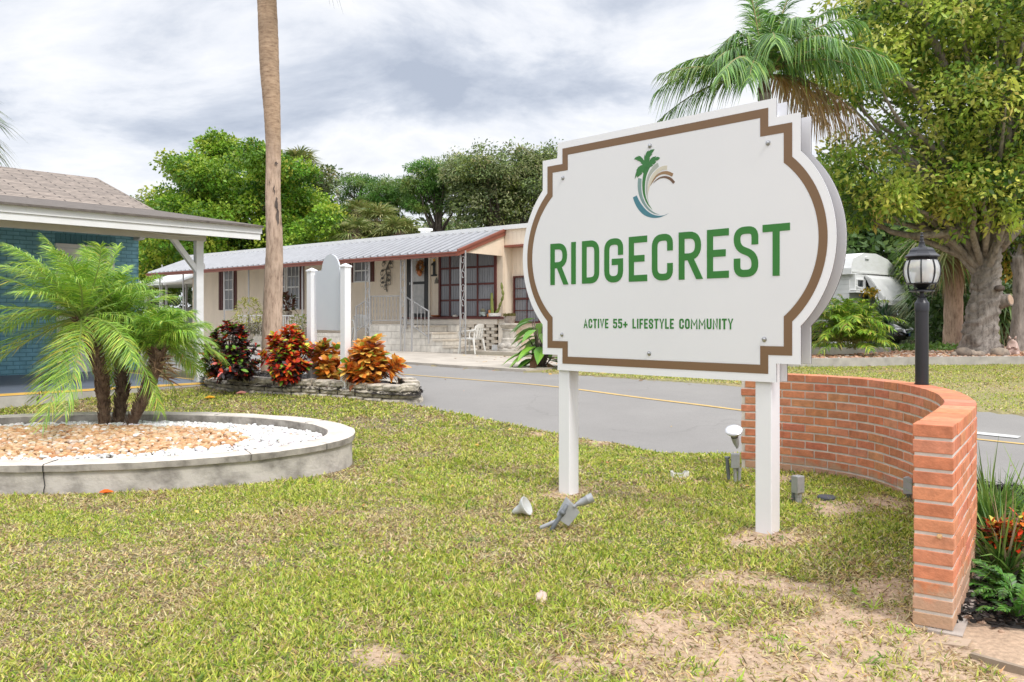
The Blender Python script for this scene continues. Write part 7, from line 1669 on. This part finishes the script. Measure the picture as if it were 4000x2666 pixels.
lawn('lawn_grass', int(340000*LN), (-6, 3.4), (6.6, 9.6), lawntest, .052, .0050, 'n', 3)
lawn('lawn_grass', int(210000*LN), (-8.6, 1.6), (9.6, 14), lawntest, .055, .0066, 'n', 4)
lawn('far_lawn_grass', int(170000*LN), (.2, 13.5), (10.2, 19), lambda x, y: (roadv(x, y) > V1+.1) & (y < np.interp(x, [4.6, 6, 7.6, 9, 11.5, 16, 22], [18.6, 17.7, 17.9, 18.3, 18.6, 18.9, 19.5])-.08) & (x > .5+.25*(y-15.8)), .055, .0055, 'far', 5)
# taller tufts and runners
nb = NB()
xs = U(-4.5, 3.4, 1500); ys = U(2.5, 11, 1500); k = lawntest(xs, ys) & (U(0, 1, 1500) < .25+.75*sm((fbm(xs, ys, 1.4, 91, 3)-.45)/.2)); xs, ys = xs[k], ys[k]; m_ = len(xs); per = 14
ci = np.repeat(np.arange(m_), per); n = m_*per; a = U(0, 6.283, n); e_ = U(.15, 1.25, n); D_ = np.stack([np.cos(a)*np.cos(e_), np.sin(a)*np.cos(e_), np.sin(e_)], -1)
big = U(.04, .085, m_)[ci]; px_ = xs[ci]+rng.normal(0, .012, n); py_ = ys[ci]+rng.normal(0, .012, n); cc = pick([(.36, .52, .07), (.26, .42, .05), (.16, .28, .04), (.48, .56, .10), (.50, .38, .2)], m_, .15, [4, 4, 3, 2, 1.6])[ci]
nb.strips(np.stack([px_, py_, near_z(px_, py_)-.004], -1), D_, unit(np.cross(D_, rng.normal(0, .4, (n, 3))+[0, 0, 1.])), big*U(.6, 1.2, n), .0033, np.array([0, 0, -1.])*(big*U(.2, .8, n))[:, None], ts=(0, .35, .7, 1), ws=(.8, 1, .8, .06), col=cc*(1+U(-.15, .15, (n, 1))))
tag(nb.build('grass_tufts', M['blade']), kind='stuff')
# litter on the lawn and road edge
nb = NB()
def litter(n, xr, yr, test, s_, pal_):
    xs = U(*xr, n); ys = U(*yr, n); k = test(xs, ys); xs, ys = xs[k], ys[k]; n = len(xs); a = U(0, 6.28, n); D_ = np.stack([np.cos(a), np.sin(a), U(-.1, .35, n)], -1); D_ = unit(D_)
    zz_ = G(xs, ys)+np.where((roadv(xs, ys) > V0) & (roadv(xs, ys) < V1), -.012, .03); nb.strips(np.stack([xs, ys, zz_], -1), D_, unit(np.cross(D_, rng.normal(0, .25, (n, 3))+[0, 0, 1.])), s_*U(.6, 1.3, n), s_*.26, [0, 0, -.01], col=pick(pal_, n, .2))
lp_ = [(.62, .38, .10), (.45, .22, .08), (.30, .18, .10), (.70, .50, .15), (.50, .30, .20)]
litter(60, (-4, 3), (5.5, 10.5), lawntest, .045, lp_)
litter(90, (-3.5, 3), (13, 20), lambda x, y: (roadv(x, y) > V1-.35) & (roadv(x, y) < V1+.5), .09, lp_)
litter(260, (-1.5, 2.5), (17.5, 23), lambda x, y: (roadv(x, y) > V1+1.2) & (roadv(x, y) < 15.2), .09, lp_)
litter(160, (1, 13), (12, 18.5), lambda x, y: roadv(x, y) > V1+.1, .08, lp_)
litter(30, (-3, 6), (6, 16), lambda x, y: (roadv(x, y) > V0) & (roadv(x, y) < V1), .04, lp_)
tag(nb.build('fallen_leaves', M['dry']), kind='stuff')
